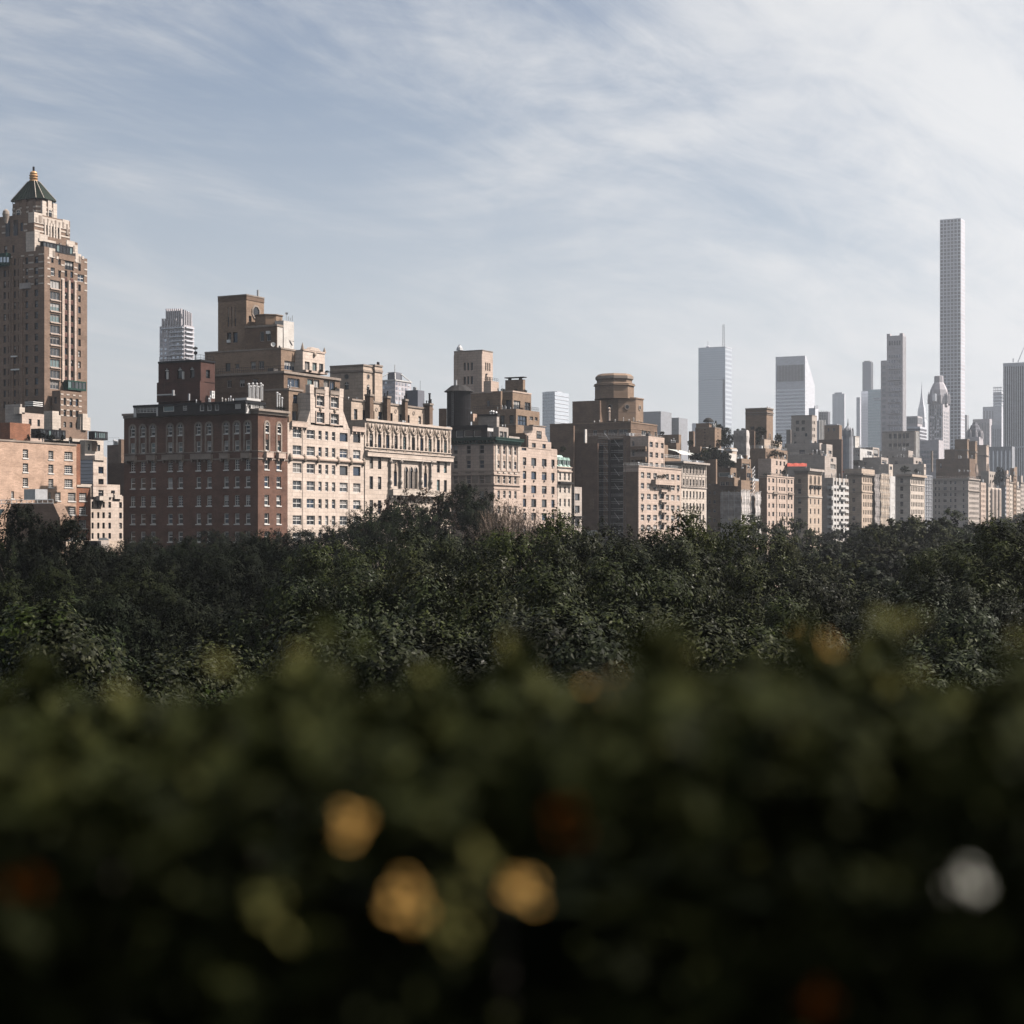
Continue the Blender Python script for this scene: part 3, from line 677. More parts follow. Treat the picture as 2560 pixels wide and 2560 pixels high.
# gabled bay
cG = [(790, 809.5), (825.5, 845.5)]
GW = st(2, 2, 'white_frame', .13, .5, bl=('blind',))
MG = B.mass('gable_bay', 'cream_stone', None, 776, 858, 981, 1056, d=211.9, ln=9, W=[dict(cols=cG, rows=[(988, 1014), (1030, 1056)], ref=790, st=GW)])
for k, (c0, c1, s_) in enumerate(((764, 776.2, 1), (857.8, 873, -1))):
    xa, xb = onW(c0, 212)[0], onW(c1, 212)[0]; zl, zh = MB0['z1'] - .3, zat(1022 if s_ > 0 else 1030, onW(c1, 212)[1])
    m = MB(); m.prismW([(xa, zl), (xb, zl), (xb, zh)] if s_ > 0 else [(xa, zl), (xb, zl), (xa, zh)], 211.95, 214.5); B.part('gable_shoulder', m, 'cream_stone')
for c0, c1 in ((774.5, 784.5), (811, 821.5), (848.5, 858.5)):
    x0_, Y_ = onW(c0, 211.9); x1_ = onW(c1, 211.9)[0]; B.boxp('merlon', 'cream_stone', 0, x0_, x1_, 211.85, 213, MG['z1'] - .2, zat({774.5: 961, 811: 967, 848.5: 971}[c0], Y_))
for c0, c1 in ((786, 810), (823, 846)): balcony(B, 'W', 211.9, c0, c1, 972 if c0 < 800 else 976, 982 if c0 < 800 else 986, onW(c0, 212)[1], .35, 'trim_stone', 'balcony')
for (c0, c1) in cG:
    for r0, r1, rr in ((988, 1014, 0), (1030, 1056, 1)):
        x0_, Y_ = onW(790, 211.9); x0_ = onW(c0, 211.9)[0]; x1_ = onW(c1, 211.9)[0]; z0_, z1_ = zat(r1, Y_), zat(r0, Y_); m = MB()
        for q in ((x0_ - .25, x0_, z0_ - .3, z1_ + .25), (x1_, x1_ + .25, z0_ - .3, z1_ + .25), (x0_, x1_, z1_, z1_ + .25), (x0_ , x1_, z0_ - .3, z0_)): m.box(q[0], q[1], 211.72, 211.95, q[2], q[3])
        s_ = B.part('window_surround', m, 'pink_stone')
        if rr: m = MB(); xm = (x0_ + x1_) / 2; m.lathe((xm, 211.75), [(.1, z1_ + .2), (.35, z1_ + .35), (.3, z1_ + .8), (.08, z1_ + 1.3)], 8); B.part('keystone_crest', m, 'carved_stone', s_)
# set-back terraces behind the front, going up
TW = st(2, 1, 'dim_frame', .12, .5); TD = st(3, 1, 'dim_frame', .1, .3, glass=('glass_grey', 'glass', 'glass_blue'))
M1 = B.mass('setback_storey', 'tan_brick', 640, 722, 757, 971, 1060, d=215, W=[dict(cols=[(733, 747)], rows=[(986, 1008)], ref=733, st=st(2, 2, 'black_metal', .12, .2)), dict(cols=[(730, 742), (744, 752)], rows=[(1028, 1052)], ref=733, st=TD)])
B.ledge(M1, M1['z1'] - .35, M1['z1'] + .05, .2, 'trim_stone', 'coping')
cN2 = [(567, 579), (598.5, 611.5), (632, 645)]
M2 = B.mass('setback_storey', 'brown_brick', 520, 709.5, 850, 928, d=218, yb=1070,
    N=[dict(cols=cN2, rows=[(947, 966)], ref=640, st=TW), dict(cols=[(675, 684)], rows=[(987, 1004)], ref=680, st=TW)],
    W=[dict(cols=[(719, 749)], rows=[(944, 966)], ref=719, st=TD), dict(cols=[(768.5, 783), (784, 798.5)], rows=[(946, 966)], ref=768, st=st(2, 1, 'dim_frame', .1, .6, glass=('glass_teal', 'glass_grey'))), dict(cols=[(809, 823), (824, 837.5)], rows=[(950, 975)], ref=809, st=st(2, 1, 'dim_frame', .1, .5, glass=('glass_grey', 'glass_blue')))])
B.ledge(M2, M2['z1'] - .4, M2['z1'] + .1, .3, 'trim_stone', 'coping'); B.railing(M2, 1.2, 'black_metal', .5, faces='N', inset=-.1)
B.ledge(M2, zat(976.5, M2['Yc']), zat(973.5, M2['Yc']), .12, 'brown_brick', 'string_course', 'N')
M3 = B.mass('setback_storey', 'tan_brick', 512, 702.5, 748, 869, 930, d=222,
    N=[dict(cols=[(626.5, 639), (646, 660)], rows=[(903, 922)], ref=650, st=TW), dict(cols=[(563, 576)], rows=[(908, 928)], ref=570, st=st(1, 1, 'black_metal', .1, 0)), dict(cols=[(588, 598)], rows=[(910, 922)], ref=590, st=TW)],
    W=[dict(cols=[(711, 745.5)], rows=[(901, 924)], ref=711, st=st(5, 1, 'dim_frame', .12, .4, glass=('glass_grey', 'glass_blue')))])
B.ledge(M3, M3['z1'] - .3, M3['z1'] + .05, .12, 'trim_stone', 'coping')
M3b = B.mass('roof_pavilion', 'cream_stone', None, 757, 812, 874, 930, d=220, ln=8, W=[dict(cols=[(762, 774), (781, 792), (798, 808)], rows=[(903, 929)], ref=762, st=st(2, 1, 'dim_frame', .12, .5, glass=('glass_grey', 'glass_teal')))])
B.ledge(M3b, M3b['z1'] - .2, M3b['z1'] + .2, .15, 'pink_stone', 'coping', 'W')
for c, h_ in ((756, 1.6), (811, 1.3)):
    x_ = onW(c, 220)[0]; m = MB(); m.lathe((x_ + .3, 220.2), [(.45, M3b['z1']), (.3, M3b['z1'] + .5), (.12, M3b['z1'] + h_ * .8), (.02, M3b['z1'] + h_)], 6); B.part('roof_finial', m, 'carved_stone')
m = MB(); x0_ = onW(786, 220)[0]; m.prismW([(x0_ - 2.2, M3b['z1'] + .1), (x0_ + 2.4, M3b['z1'] + .1), (x0_ + 1.4, M3b['z1'] + .75), (x0_ - 1.2, M3b['z1'] + .85)], 219.8, 221); B.part('gable_crest', m, 'cream_stone')
x_, Y_ = onW(785.5, 220); m = MB(); m.lathe((x_, 219.95), [(.1, zat(890, Y_)), (.5, zat(889, Y_)), (.5, zat(884, Y_)), (.25, zat(880, Y_)), (.05, zat(878, Y_))], 8); B.part('carved_niche', m, 'carved_stone')
B.ledge(M3b, M3b['z0'] + .02, M3b['z0'] + .5, .8, 'pink_stone', 'terrace_edge', 'W')
M4 = B.mass('lift_house', 'brown_brick', 612, 692, 707, 812, 871, d=226,
    N=[dict(cols=[(649.5, 660), (666, 678)], rows=[(828, 853)], ref=665, st=st(1, 1, 'dim_frame', .12, 0))])
B.ledge(M4, M4['z1'] - .3, M4['z1'] + .15, .15, 'trim_stone', 'coping')
B.mass('whitewashed_stack', 'whitewash', None, 709, 735, 801, 871, d=227, ln=4); B.wbox('whitewashed_wall', 'whitewash', 693, 706.5, 813, 868, 226, .3, .03)
b4 = MB(); x_, Y_ = onW(672, 232); b4.lathe((x_, 232), [(3.1, zat(815, Y_)), (3.1, zat(792, Y_)), (3.3, zat(791, Y_)), (3.3, zat(789, Y_))], 8, rot=.39); B.part('octagon_terrace', b4, 'tan_brick')
M5 = B.mass('tower', 'tan_brick', 545, 616, 660, 737.5, 885, d=236,
    N=[dict(cols=[(567, 578), (582.5, 594)], rows=[(831, 857)], ref=580, st=st(1, 1, 'black_metal', .1, 0)), dict(cols=[(569, 572), (578, 581), (586.5, 589.5)], rows=[(768, 816)], ref=580, st=st(1, 1, 'brown_metal' if False else 'trim_stone', .0, 1.0, split=False, rec=.12, bl=('trim_stone',)))],
    W=[dict(cols=[(622, 629)], rows=[(789, 803)], ref=622, st=st(1, 1, 'black_metal', .1, 0))])
B.ledge(M5, M5['z1'] - 1.0, M5['z1'] - .1, .10, 'brown_brick', 'cornice_band'); B.ledge(M5, M5['z1'] - .08, M5['z1'] + .2, .18, 'trim_stone', 'coping')
def ring(b, name, face, plane, uc, zc, r0, r1, mats, n=8, proud=.18, hole='glass', rot=None, sz=1.0):
    m = MB(); rot = math.pi / n if rot is None else rot
    P = (lambda u, z, k: (u, plane - k, z)) if face == 'W' else (lambda u, z, k: (plane - k, u, z))
    for i in range(n):
        a, c = 2*math.pi*i/n + rot, 2*math.pi*(i+1)/n + rot
        q = [(uc + r*math.cos(w), zc + sz*r*math.sin(w)) for r in (r0, r1) for w in (a, c)]
        m.quad(P(*q[0], proud), P(*q[2], proud), P(*q[3], proud), P(*q[1], proud)); m.quad(P(*q[2], proud), P(*q[2], -.02), P(*q[3], -.02), P(*q[3], proud)); m.quad(P(*q[0], proud), P(*q[1], proud), P(*q[1], .01), P(*q[0], .01))
    o = b.part(name, m, mats)
    g = MB(); g.poly([P(uc + r0*math.cos(2*math.pi*i/n + rot), zc + sz*r0*math.sin(2*math.pi*i/n + rot), .015) for i in range(n)]); b.part('round_pane', g, hole, o)
    return o
x_, Y_ = onW(639.5, 236); ring(B, 'octagon_window', 'W', 236, x_, zat(780.5, Y_), 1.25, 1.65, 'trim_stone')
m = MB(); x_, Y_ = onW(645, 238); m.tube((x_, 238, M5['z1']), (x_, 238, zat(725, Y_)), .28, n=10); B.part('chimney_pipe', m, 'galvanised')
for face, pl, c, yy, fx in (('N', M5['x0'], 573, 853, 0), ('N', M4['x0'], 671, 831, 0)):
    u_, Y_ = onN(c, pl); z_ = zat(yy, Y_); m = MB(); m.box(pl - .35, pl + .3, u_ - .45, u_ + .45, z_ - .35, z_ + .3); B.part('window_air_conditioner', m, 'white_metal')
x_, Y_ = onW(727.5, 224); dish('dark dish beside the whitewashed stack on the stepped tan tower', (x_, 224, zat(869, Y_)), .75, (.3, -.8, .45), pole=1.0)
x_, Y_ = onW(684, 223); dish('white dish against the lift house wall of the stepped tan tower', (onW(683, 223)[0], 223, zat(869, Y_)), .5, (-.8, -.5, .2), 'white_metal', .7)
x_, Y_ = onW(716, 228); dish('small antenna dish on top of the whitewashed stack', (x_, 228, zat(801, Y_)), .35, (-.8, -.4, .3), 'galvanised', 1.5)
for c, h_ in ((721, 1.0), (726, .7), (731, 1.2)):
    x_ = onW(c, 228)[0]; m = MB(); m.tube((x_, 228, zat(802, onW(c, 228)[1])), (x_, 228, zat(802, onW(c, 228)[1]) + h_), .07, n=6); B.part('vent_pipe', m, 'galvanised')
for mm_, f_ in ((M1, 'W'), (M2, 'W')): B.pipes(mm_, 2, (.4, .8), .08)

# ================================================================== C: carved limestone house
def X4(v): return 800 + v * .1863
def Y4(v): return 840 + v * .1863
L_ = Building('limestone_mansion_block', 'pale limestone block with a carved garland frieze and three pointed-arch windows', base_of(912, 212))
LW = st(2, 4, 'black_metal', .10, .25, glass=('glass', 'glass_blue', 'glass_teal'))
cT = px_cols([(983, 1022), (1075, 1113), (1165, 1203), (1257, 1293), (1352, 1388), (1447, 1483), (1540, 1575), (1630, 1665), (1722, 1755), (1800, 1832)], .2277, 700)
c1, c3 = cT[:2] + cT[8:], cT[:3] + cT[8:]
cB2 = px_cols([(1250, 1285), (1580, 1615)], .2277, 700); cA3 = px_cols([(1367, 1400), (1420, 1455), (1472, 1505)], .2277, 700)
LA = st(2, 3, 'black_metal', .1, .0)
MC = L_.mass('wall', 'limestone', None, 912.3, 1127.5, 1049, d=211.8, ln=32, roof='roofing',
    W=[dict(cols=cT, rows=[(1083.5, 1117.5)], ref=928, st=LW), dict(cols=c1, rows=[(1141, 1171.5), (1190.5, 1222.5)], ref=928, st=st(1, 2, 'black_metal', .1, .7, glass=('glass', 'glass_teal'))),
       dict(cols=c3, rows=[(1250, 1284.5), (1312, 1340)], ref=928, st=LW), dict(cols=cB2, rows=[(1179, 1215.5)], ref=988, st=LA), dict(cols=cA3, rows=[(1177, 1221)], ref=1015, st=LA)])
Yl = onW(928, 211.8)[1]; ZL = lambda y: zat(y, Yl)
L_.ledge(MC, MC['z1'] - .25, MC['z1'] + .25, .35, 'limestone', 'cornice', 'W')
L_.ledge(MC, ZL(1141), ZL(1129), .75, 'limestone', 'cornice', 'W'); L_.ledge(MC, ZL(1129) + .002, ZL(1126.5), .95, 'limestone', 'cornice_top', 'W'); L_.ledge(MC, ZL(1119.6), ZL(1117.6), .25, 'limestone', 'sill_course', 'W')
pil = [X3(v) for v in (957, 1050, 1142, 1233, 1326, 1418, 1511, 1602, 1692, 1775, 1855)]
for c in pil:      # carved figures between the top windows
    x_ = onW(c, 211.8)[0]; m = MB(); zb1, zt1 = ZL(1117), ZL(1056); h_ = zt1 - zb1
    m.lathe((x_, 211.75), [(.12, zb1), (.34, zb1 + .25), (.34, zb1 + .7), (.14, zb1 + .9), (.16, zb1 + h_*.42), (.27, zb1 + h_*.52), (.30, zb1 + h_*.66), (.18, zb1 + h_*.72), (.24, zb1 + h_*.80), (.30, zb1 + h_*.9), (.12, zt1)], 7)
    L_.part('carved_figure', m, 'carved_stone')
for a_, b_ in zip(pil[:-1], pil[1:]):          # garlands
    xa, xb = onW(a_, 211.8)[0] + .25, onW(b_, 211.8)[0] - .25; m = MB(); n = 8; zt1 = ZL(1058)
    pts_ = [Vector((xa + (xb - xa) * i / n, 211.72, zt1 - 1.75 * math.sin(math.pi * i / n) ** .8)) for i in range(n + 1)]
    for i in range(n): m.tube(pts_[i], pts_[i+1], .14 + .16 * math.sin(math.pi * (i+.5) / n), n=6)
    xm = (xa + xb) / 2; m.lathe((xm, 211.72), [(.05, zt1 - 2.6), (.25, zt1 - 2.3), (.1, zt1 - 1.9)], 6); m.lathe((xm, 211.72), [(.06, zt1 - 1.1), (.3, zt1 - .7), (.2, zt1 - .35), (.05, zt1)], 6)
    m.tube((xa, 211.75, zt1 - .2), (xa + .2, 211.75, zt1 - 1.4), .12, .05, n=6); m.tube((xb, 211.75, zt1 - .2), (xb - .2, 211.75, zt1 - 1.4), .12, .05, n=6)
    L_.part('garland', m, 'carved_stone')
for a_, b_ in cT:
    xa, xb = onW(a_, 211.8)[0], onW(b_, 211.8)[0]; L_.boxp('carved_panel', 'carved_stone', 0, xa + .1, xb - .1, 211.72, 211.9, ZL(1127), ZL(1121))
# loggia: columns, pointed heads, balcony
for v in (1217, 1331, 1556, 1661):
    x_, Y_ = onW(X3(v), 211.3); z_ = lambda y: zat(y, Y_); m = MB()
    m.lathe((x_, 211.3), [(.3, z_(1221)), (.38, z_(1219)), (.2, z_(1212)), (.42, z_(1206)), (.42, z_(1201)), (.12, z_(1194)), (.22, z_(1190)), (.19, z_(1165)), (.16, z_(1160)), (.36, z_(1157)), (.5, z_(1153)), (.3, z_(1152)), (.3, z_(1147))], 10); L_.part('baluster_column', m, 'pale_stone')
    L_.boxp('pier', 'limestone', 0, x_ - .22, x_ + .22, 211.5, 211.85, z_(1222), z_(1148)) 
x0_, x1_ = onW(X3(1190), 211.8)[0], onW(X3(1690), 211.8)[0]; Yq = onW(X3(1190), 211.8)[1]
L_.boxp('entablature', 'pale_stone', 0, x0_, x1_, 211.1, 211.85, zat(1148.5, Yq), zat(1142, Yq))
balcony(L_, 'W', 211.8, X3(1190), X3(1690), 1222, 1238, Yq, 1.3, 'pale_stone')
for c0, c1 in cA3:
    xm = (onW(c0, 211.8)[0] + onW(c1, 211.8)[0]) / 2; w_ = onW(c1, 211.8)[0] - onW(c0, 211.8)[0]; zsp = zat(1177.5, onW(1015, 211.8)[1]); m = MB(); g = MB(); n = 6
    def pa(r, i):   # pointed arch, i from 0 to n on the left side
        t = i / n; return r * (1 - t ** 1.6), 1.55 * r * (t ** .75)
    for sg in (-1, 1):
        for i in range(n):
            i0, i1 = pa(w_/2, i), pa(w_/2, i+1); o0, o1 = pa(w_/2 + .16, i), pa(w_/2 + .16, i+1)
            m.quad((xm + sg*i0[0], 211.6, zsp + i0[1]), (xm + sg*o0[0], 211.6, zsp + o0[1]), (xm + sg*o1[0], 211.6, zsp + o1[1]), (xm + sg*i1[0], 211.6, zsp + i1[1]))
            m.quad((xm + sg*o0[0], 211.6, zsp + o0[1]), (xm + sg*o0[0], 211.85, zsp + o0[1]), (xm + sg*o1[0], 211.85, zsp + o1[1]), (xm + sg*o1[0], 211.6, zsp + o1[1]))
            g.poly([(xm, 211.785, zsp), (xm + sg*i0[0], 211.785, zsp + i0[1]), (xm + sg*i1[0], 211.785, zsp + i1[1])])
        m.tube((xm + sg*(w_/2 + .04), 211.62, zat(1221, Yq)), (xm + sg*(w_/2 + .04), 211.62, zsp), .09, n=6)
    s_ = L_.part('pointed_arch', m, 'pale_stone'); L_.part('arch_pane', g, 'glass', s_)
for c0, c1 in cB2:
    xm = (onW(c0, 211.8)[0] + onW(c1, 211.8)[0]) / 2; zt1 = zat(1177, onW(988, 211.8)[1]); m = MB(); m.lathe((xm, 211.7), [(.5, zt1), (.4, zt1 + .5), (.3, zt1 + 1.1), (.35, zt1 + 1.6), (.1, zt1 + 2.0)], 8); L_.part('carved_crest', m, 'carved_stone')
# roof storey with chimneys
PH = st(1, 2, 'black_metal', .1, .1, glass=('glass_blue', 'glass', 'glass_grey'))
Yh = onW(889, 219)[1]
MH = L_.mass('roof_storey', 'buff_stone', None, 878, 1082, 998, 1060, d=219, ln=12, W=[dict(cols=[(885, 893.5), (906.5, 914.5), (931, 936), (946, 956.5), (976, 981.5), (997, 1005.5), (1019.5, 1024), (1046, 1052.5)], rows=[(1022.5, 1049)], ref=889, st=PH)])
L_.ledge(MH, MH['z1'] - .25, MH['z1'] + .15, .25, 'trim_stone', 'cornice', 'W')
for c in (941, 989, 1034):
    x_, Y_ = onW(c, 219); ring(L_, 'medallion', 'W', 219, x_, zat(1023.5 + (c - 941) * .10, Y_), .28, .5, 'trim_stone', n=12, proud=.1, hole='buff_stone')
for a0, a1, a2, yt, nm in ((912, 925, 934, 986, 4), (958, 968, 976.5, 991, 3), (1005, 1013, 1019.5, 998.5, 3), (1058, 1074, 1082, 1009, 3)):
    Mc = L_.mass('chimney', 'brown_brick', a0, a1, a2, yt, 1060, d=217.6)
    L_.ledge(Mc, Mc['z1'] - .35, Mc['z1'] + .1, .25, 'trim_stone', 'chimney_cap')
    for i in range(nm):
        x_ = random.uniform(Mc['x0'] + .2, Mc['x1'] - .2); y_ = Mc['y0'] + (Mc['y1'] - Mc['y0']) * (i + .5) / nm; m = MB(); h_ = random.uniform(.5, 1.2); m.tube((x_, y_, Mc['z1']), (x_, y_, Mc['z1'] + h_), .16, .13, n=8); m.tube((x_, y_, Mc['z1'] + h_), (x_, y_, Mc['z1'] + h_ + .2), .2, n=8); L_.part('chimney_pot', m, 'black_metal')
m = MB(); x_, Y_ = onW(1074, 221); m.tube((x_, 221, zat(1010, Y_)), (x_, 221, zat(985, Y_)), .25, n=10); m.tube((x_, 221, zat(985, Y_)), (x_, 221, zat(984, Y_) + .1), .34, n=10); L_.part('stove_pipe', m, 'black_metal')
ME = L_.mass('lift_tower', 'buff_stone', 825, 908, 934, 912, 1010, d=225,
    N=[dict(cols=[(861.5, 872)], rows=[(961, 974)], ref=868, st=st(1, 1, 'black_metal', .1, 0))], W=[dict(cols=[(917, 923.5)], rows=[(966, 984)], ref=918, st=st(1, 1, 'dim_frame', .12, 0, glass=('glass_teal',)))])
MQ = L_.mass('lift_tower', 'buff_stone', 908, 937, 956, 912.5, 1010, d=224.5)
for q in (ME, MQ): L_.ledge(q, q['z1'] - .2, q['z1'] + .15, .2, 'trim_stone', 'coping'); L_.ledge(q, q['z1'] - 1.6, q['z1'] - 1.1, .22, 'trim_stone', 'cornice')
u_, Y_ = onN(867, ME['x0']); ring(L_, 'round_window', 'N', ME['x0'], u_, zat(941.5, Y_), .55, .7, 'trim_stone', n=14, proud=.06); 
x_, Y_ = onW(920.5, 225); ring(L_, 'round_window', 'W', 225, x_, zat(941.5, Y_), .5, .65, 'trim_stone', n=14, proud=.08)
arch(L_, 'W', 225, x_, .8, zat(966, Y_), 0, .12, 'trim_stone', .06, False); arch(L_, 'N', ME['x0'], u_, 1.1, zat(961, onN(867, ME['x0'])[1]), 0, .12, 'trim_stone', .06, False)
m = MB(); x_, Y_ = onW(944, 226); m.tube((x_, 226, ME['z1']), (x_, 226, zat(905, Y_)), .2, n=8); m.tube((x_ + .5, 226, ME['z1']), (x_ + .5, 226, zat(905, Y_)), .2, n=8); L_.part('stove_pipe', m, 'black_metal')
L_.pipes(MH, 8, (.3, 1.0), .1)

# ================================================================== D: green-corniced house
def X5(v): return 1080 + v * .1967
def Y5(v): return 840 + v * .1967
def Y5b(v): return 1020 + v * .1967
D = Building('corniced_townhouse_block', 'grey-brown stone block with a deep dark green bracketed cornice', base_of(1234.5, 212))
Dn = px_cols([(270, 325), (435, 492), (600, 662)], .1967, 1080); Dw = px_cols([(833, 862), (905, 935), (975, 1005), (1045, 1075)], .1967, 1080)
DS = st(1, 2, 'dim_frame', .13, .3); DW = st(1, 2, 'white_frame', .11, .6)
MD = D.mass('wall', 'pink_stone', 1128.5, 1234.5, 1300, 1099, d=212,
    N=[dict(cols=Dn, rows=[(1112.5, 1134), (1150, 1170.5), (1187.5, 1209), (1227, 1247), (1268, 1288)], ref=1204, st=DS)],
    W=[dict(cols=Dw, rows=[(1113.5, 1134.5), (1151, 1170.5), (1188, 1208), (1226, 1245), (1264, 1284)], ref=1247, st=DW)])
Yd = MD['Yc']; ZD = lambda y: zat(y, Yd)
D.ledge(MD, ZD(1100), ZD(1094.5), 1.15, 'dark_green_paint'); D.ledge(MD, ZD(1094.5) + .003, ZD(1092.5), 1.35, 'dark_green_paint', 'cornice_lip'); D.ledge(MD, ZD(1109), ZD(1105), .25, 'dark_green_paint', 'frieze')
for i in range(22):
    u = MD['y0'] + .3 + i * 1.05
    if u < MD['y1']: D.boxp('bracket', 'dark_green_paint', 0, MD['x0'] - .95, MD['x0'] + .05, u - .16, u + .16, ZD(1105), ZD(1099.5))
n = int((MD['x1'] - MD['x0']) / .8)
for i in range(n):
    u = MD['x0'] + .4 + i * .8; D.boxp('bracket', 'dark_green_paint', 0, u - .14, u + .14, MD['y0'] - .95, MD['y0'] + .05, ZD(1105), ZD(1099.5))
for y0, y1, pr in ((1177, 1175, .12), (1187, 1183.5, .3), (1212, 1208.5, .35), (1222, 1219, .12)): D.ledge(MD, ZD(y0), ZD(y1), pr, 'pink_stone', 'string_course')
for c in px_cols([(800, 822), (872, 890), (943, 962), (1014, 1032), (1085, 1105)], .1967, 1080):
    xa, xb = onW(c[0], 212)[0], onW(c[1], 212)[0]; D.boxp('pilaster', 'pale_stone', 0, xa, xb, 211.82, 212.05, ZD(1175), ZD(1110)); D.boxp('carved_panel', 'carved_stone', 0, xa + .08, xb - .08, 211.93, 212.05, ZD(1207), ZD(1188.5))
for a_, b_ in Dw:
    xa, xb = onW(a_, 212)[0], onW(b_, 212)[0]; D.boxp('carved_panel', 'carved_stone', 0, xa, xb, 211.94, 212.05, ZD(1147), ZD(1138)); D.boxp('sill_block', 'pale_stone', 0, xa - .1, xb + .1, 211.7, 212.05, ZD(1182), ZD(1178.5))
for a_, b_ in px_cols([(345, 420), (510, 588), (680, 750)], .1967, 1080):
    ya, yb2 = sorted((onN(a_, MD['x0'])[0], onN(b_, MD['x0'])[0])); D.boxp('carved_panel', 'trim_stone', 0, MD['x0'] - .06, MD['x0'] + .05, ya, yb2, ZD(1207), ZD(1189))
for a_, b_ in Dn:
    ya, yb2 = sorted((onN(a_, MD['x0'])[0], onN(b_, MD['x0'])[0])); D.boxp('carved_panel', 'trim_stone', 0, MD['x0'] - .05, MD['x0'] + .05, ya, yb2, ZD(1147), ZD(1138)); D.boxp('sill_block', 'trim_stone', 0, MD['x0'] - .2, MD['x0'] + .05, ya - .1, yb2 + .1, ZD(1182), ZD(1178.5))
MD2 = D.mass('roof_pavilion', 'dark_cladding', 1128, 1218, 1233, 1065, 1100, d=213.8, N=[dict(cols=[(1139, 1158), (1160, 1182), (1184, 1203)], rows=[(1075, 1092)], ref=1190, st=st(1, 1, 'white_frame', .1, 0, glass=('glass_grey',)))], W=[dict(cols=[(1224, 1232)], rows=[(1078, 1094)], ref=1225, st=st(1, 1, 'white_frame', .12, 0))])
D.ledge(MD2, MD2['z1'] - .1, MD2['z1'] + .3, .3, 'black_metal', 'roof_edge')
D.wbox('white_wall', 'white_paint', 1218.5, 1233, 1068, 1077.5, 213.8, .1, .03)
MD3 = D.mass('roof_block', 'grey_stone', 1196, 1242, 1248, 1038, 1100, d=216); D.ledge(MD3, MD3['z1'] - .1, MD3['z1'] + .35, .25, 'dark_cladding', 'coping')
MD4 = D.mass('roof_block', 'grey_stone', None, 1247, 1271, 1067, 1100, d=214.5, ln=6, W=[dict(cols=[(1249, 1258), (1259, 1267)], rows=[(1078, 1094)], ref=1250, st=st(2, 1, 'dim_frame', .1, .7, bl=('pale_blind',)))])
D.pipes(MD3, 5, (.5, 1.1), .2); D.pipes(MD4, 3, (.4, .9), .1)
D.wbox('parapet', 'grey_stone', 1272, 1299, 1090, 1095.5, 212.6, .3)
# water tower: own thing
def water_tower(label, cpx, w_px, ytop, yeave, ybot, d, mat='black_planks'):
    x_, Y_ = onW(cpx, d); r = w_px * Y_ / F / 2; o = bpy.data.objects.new('water_tower', None); C.objects.link(o); z0 = zat(ybot, Y_); o.location = (x_, d, z0); tag(o, label, 'water tower')
    ze, zt1 = zat(yeave, Y_) - z0, zat(ytop, Y_) - z0; n = 16; ang = math.pi / n
    b = MB(); b.lathe((0, 0), [(r * .93, 0), (r * .93, ze)], n, rot=ang); link('tank_core', b.mesh('tank_core', [mat]), o)
    pm = None
    for i in range(40):
        w = 2 * math.pi * i / 40
        if pm is None: b = MB(); b.box(-.06, .06, -r * .055, r * .055, 0, ze); pm = b.mesh('plank', [mat])
        k = link('plank', pm, o, (r * .97 * math.cos(w), r * .97 * math.sin(w), 0), w)
    for z in (.25, .5, .75):
        b = MB(); b.lathe((0, 0), [(r * 1.005, ze * z - .06), (r * 1.005, ze * z + .06)], 24); link('hoop', b.mesh('hoop', ['black_metal']), o)
    b = MB(); b.lathe((0, 0), [(r * 1.22, ze - .35), (r * 1.24, ze - .25), (r * .62, ze + (zt1 - ze) * .78), (.1, zt1)], 12); link('roof', b.mesh('roof', ['dark_cladding']), o)
    b = MB(); b.tube((-r * .5, 0, ze), (-r * .5, 0, zt1 + 1.0), .35, n=8); link('vent', b.mesh('vent', ['galvanised']), o)
    b = MB()
    for s_ in (-.18, .18): b.tube((-r * 1.04, s_, 0), (-r * 1.04, s_, ze), .03, n=4)
    for i in range(16): b.tube((-r * 1.04, -.18, ze * i / 16 + .2), (-r * 1.04, .18, ze * i / 16 + .2), .02, n=4)
    link('ladder', b.mesh('ladder', ['galvanised']), o)
water_tower('round black water tower with a conical roof behind the green cornice', 1147, 60, 961, 977, 1066, 224)

# ================================================================== E: curved-gable house and its tan tower
E = Building('gabled_apartment_house', 'pink-beige apartment house with a curved Dutch gable facing the park', base_of(1300, 212))
Ec = px_cols([(1155, 1198), (1262, 1325), (1397, 1457), (1517, 1558)], .1967, 1080); ED = st(1, 1, 'black_metal', .12, .35, glass=('glass', 'glass_grey', 'glass_blue'), bl=('blind', 'pale_blind'))
rE = [(1143, 1163), (1177, 1197.5), (1212.5, 1232.5), (1246.5, 1267), (1281.5, 1300.5), (1316, 1335)]
M0 = E.mass('wall', 'pink_stone', None, 1300, 1393, 1117, d=212, ln=28, W=[dict(cols=Ec, rows=rE, ref=1310, st=ED), dict(cols=[(1304, 1316)], rows=[(1119.5, 1126)], ref=1310, st=ED)])
xg = lambda c: onW(c, 211.9)[0]
Yg = onW(1330, 211.9)[1]; zg = lambda y: zat(y, Yg)
MGb = E.mass('gable_wall', 'pink_stone', None, 1321, 1378, 1100, 1120, d=211.9, ln=10, W=[dict(cols=[(1330, 1339.5), (1356, 1364.5)], rows=[(1107, 1118.5)], ref=1330, st=ED)])
prof = [(1331.5, 1100), (1370, 1100), (1367, 1090), (1363.5, 1083), (1363, 1073), (1363, 1066), (1332, 1063), (1332, 1075), (1329, 1083), (1324.5, 1088.5), (1321, 1089.5), (1321, 1100)]
m = MB(); m.prismW([(xg(c), zg(y)) for c, y in prof], 211.9, 214.5); E.part('curved_gable', m, 'pink_stone')
m = MB(); m.box(xg(1331.5), xg(1363.5), 211.7, 213, zg(1063.8), zg(1061.5)); E.part('gable_coping', m, 'trim_stone')
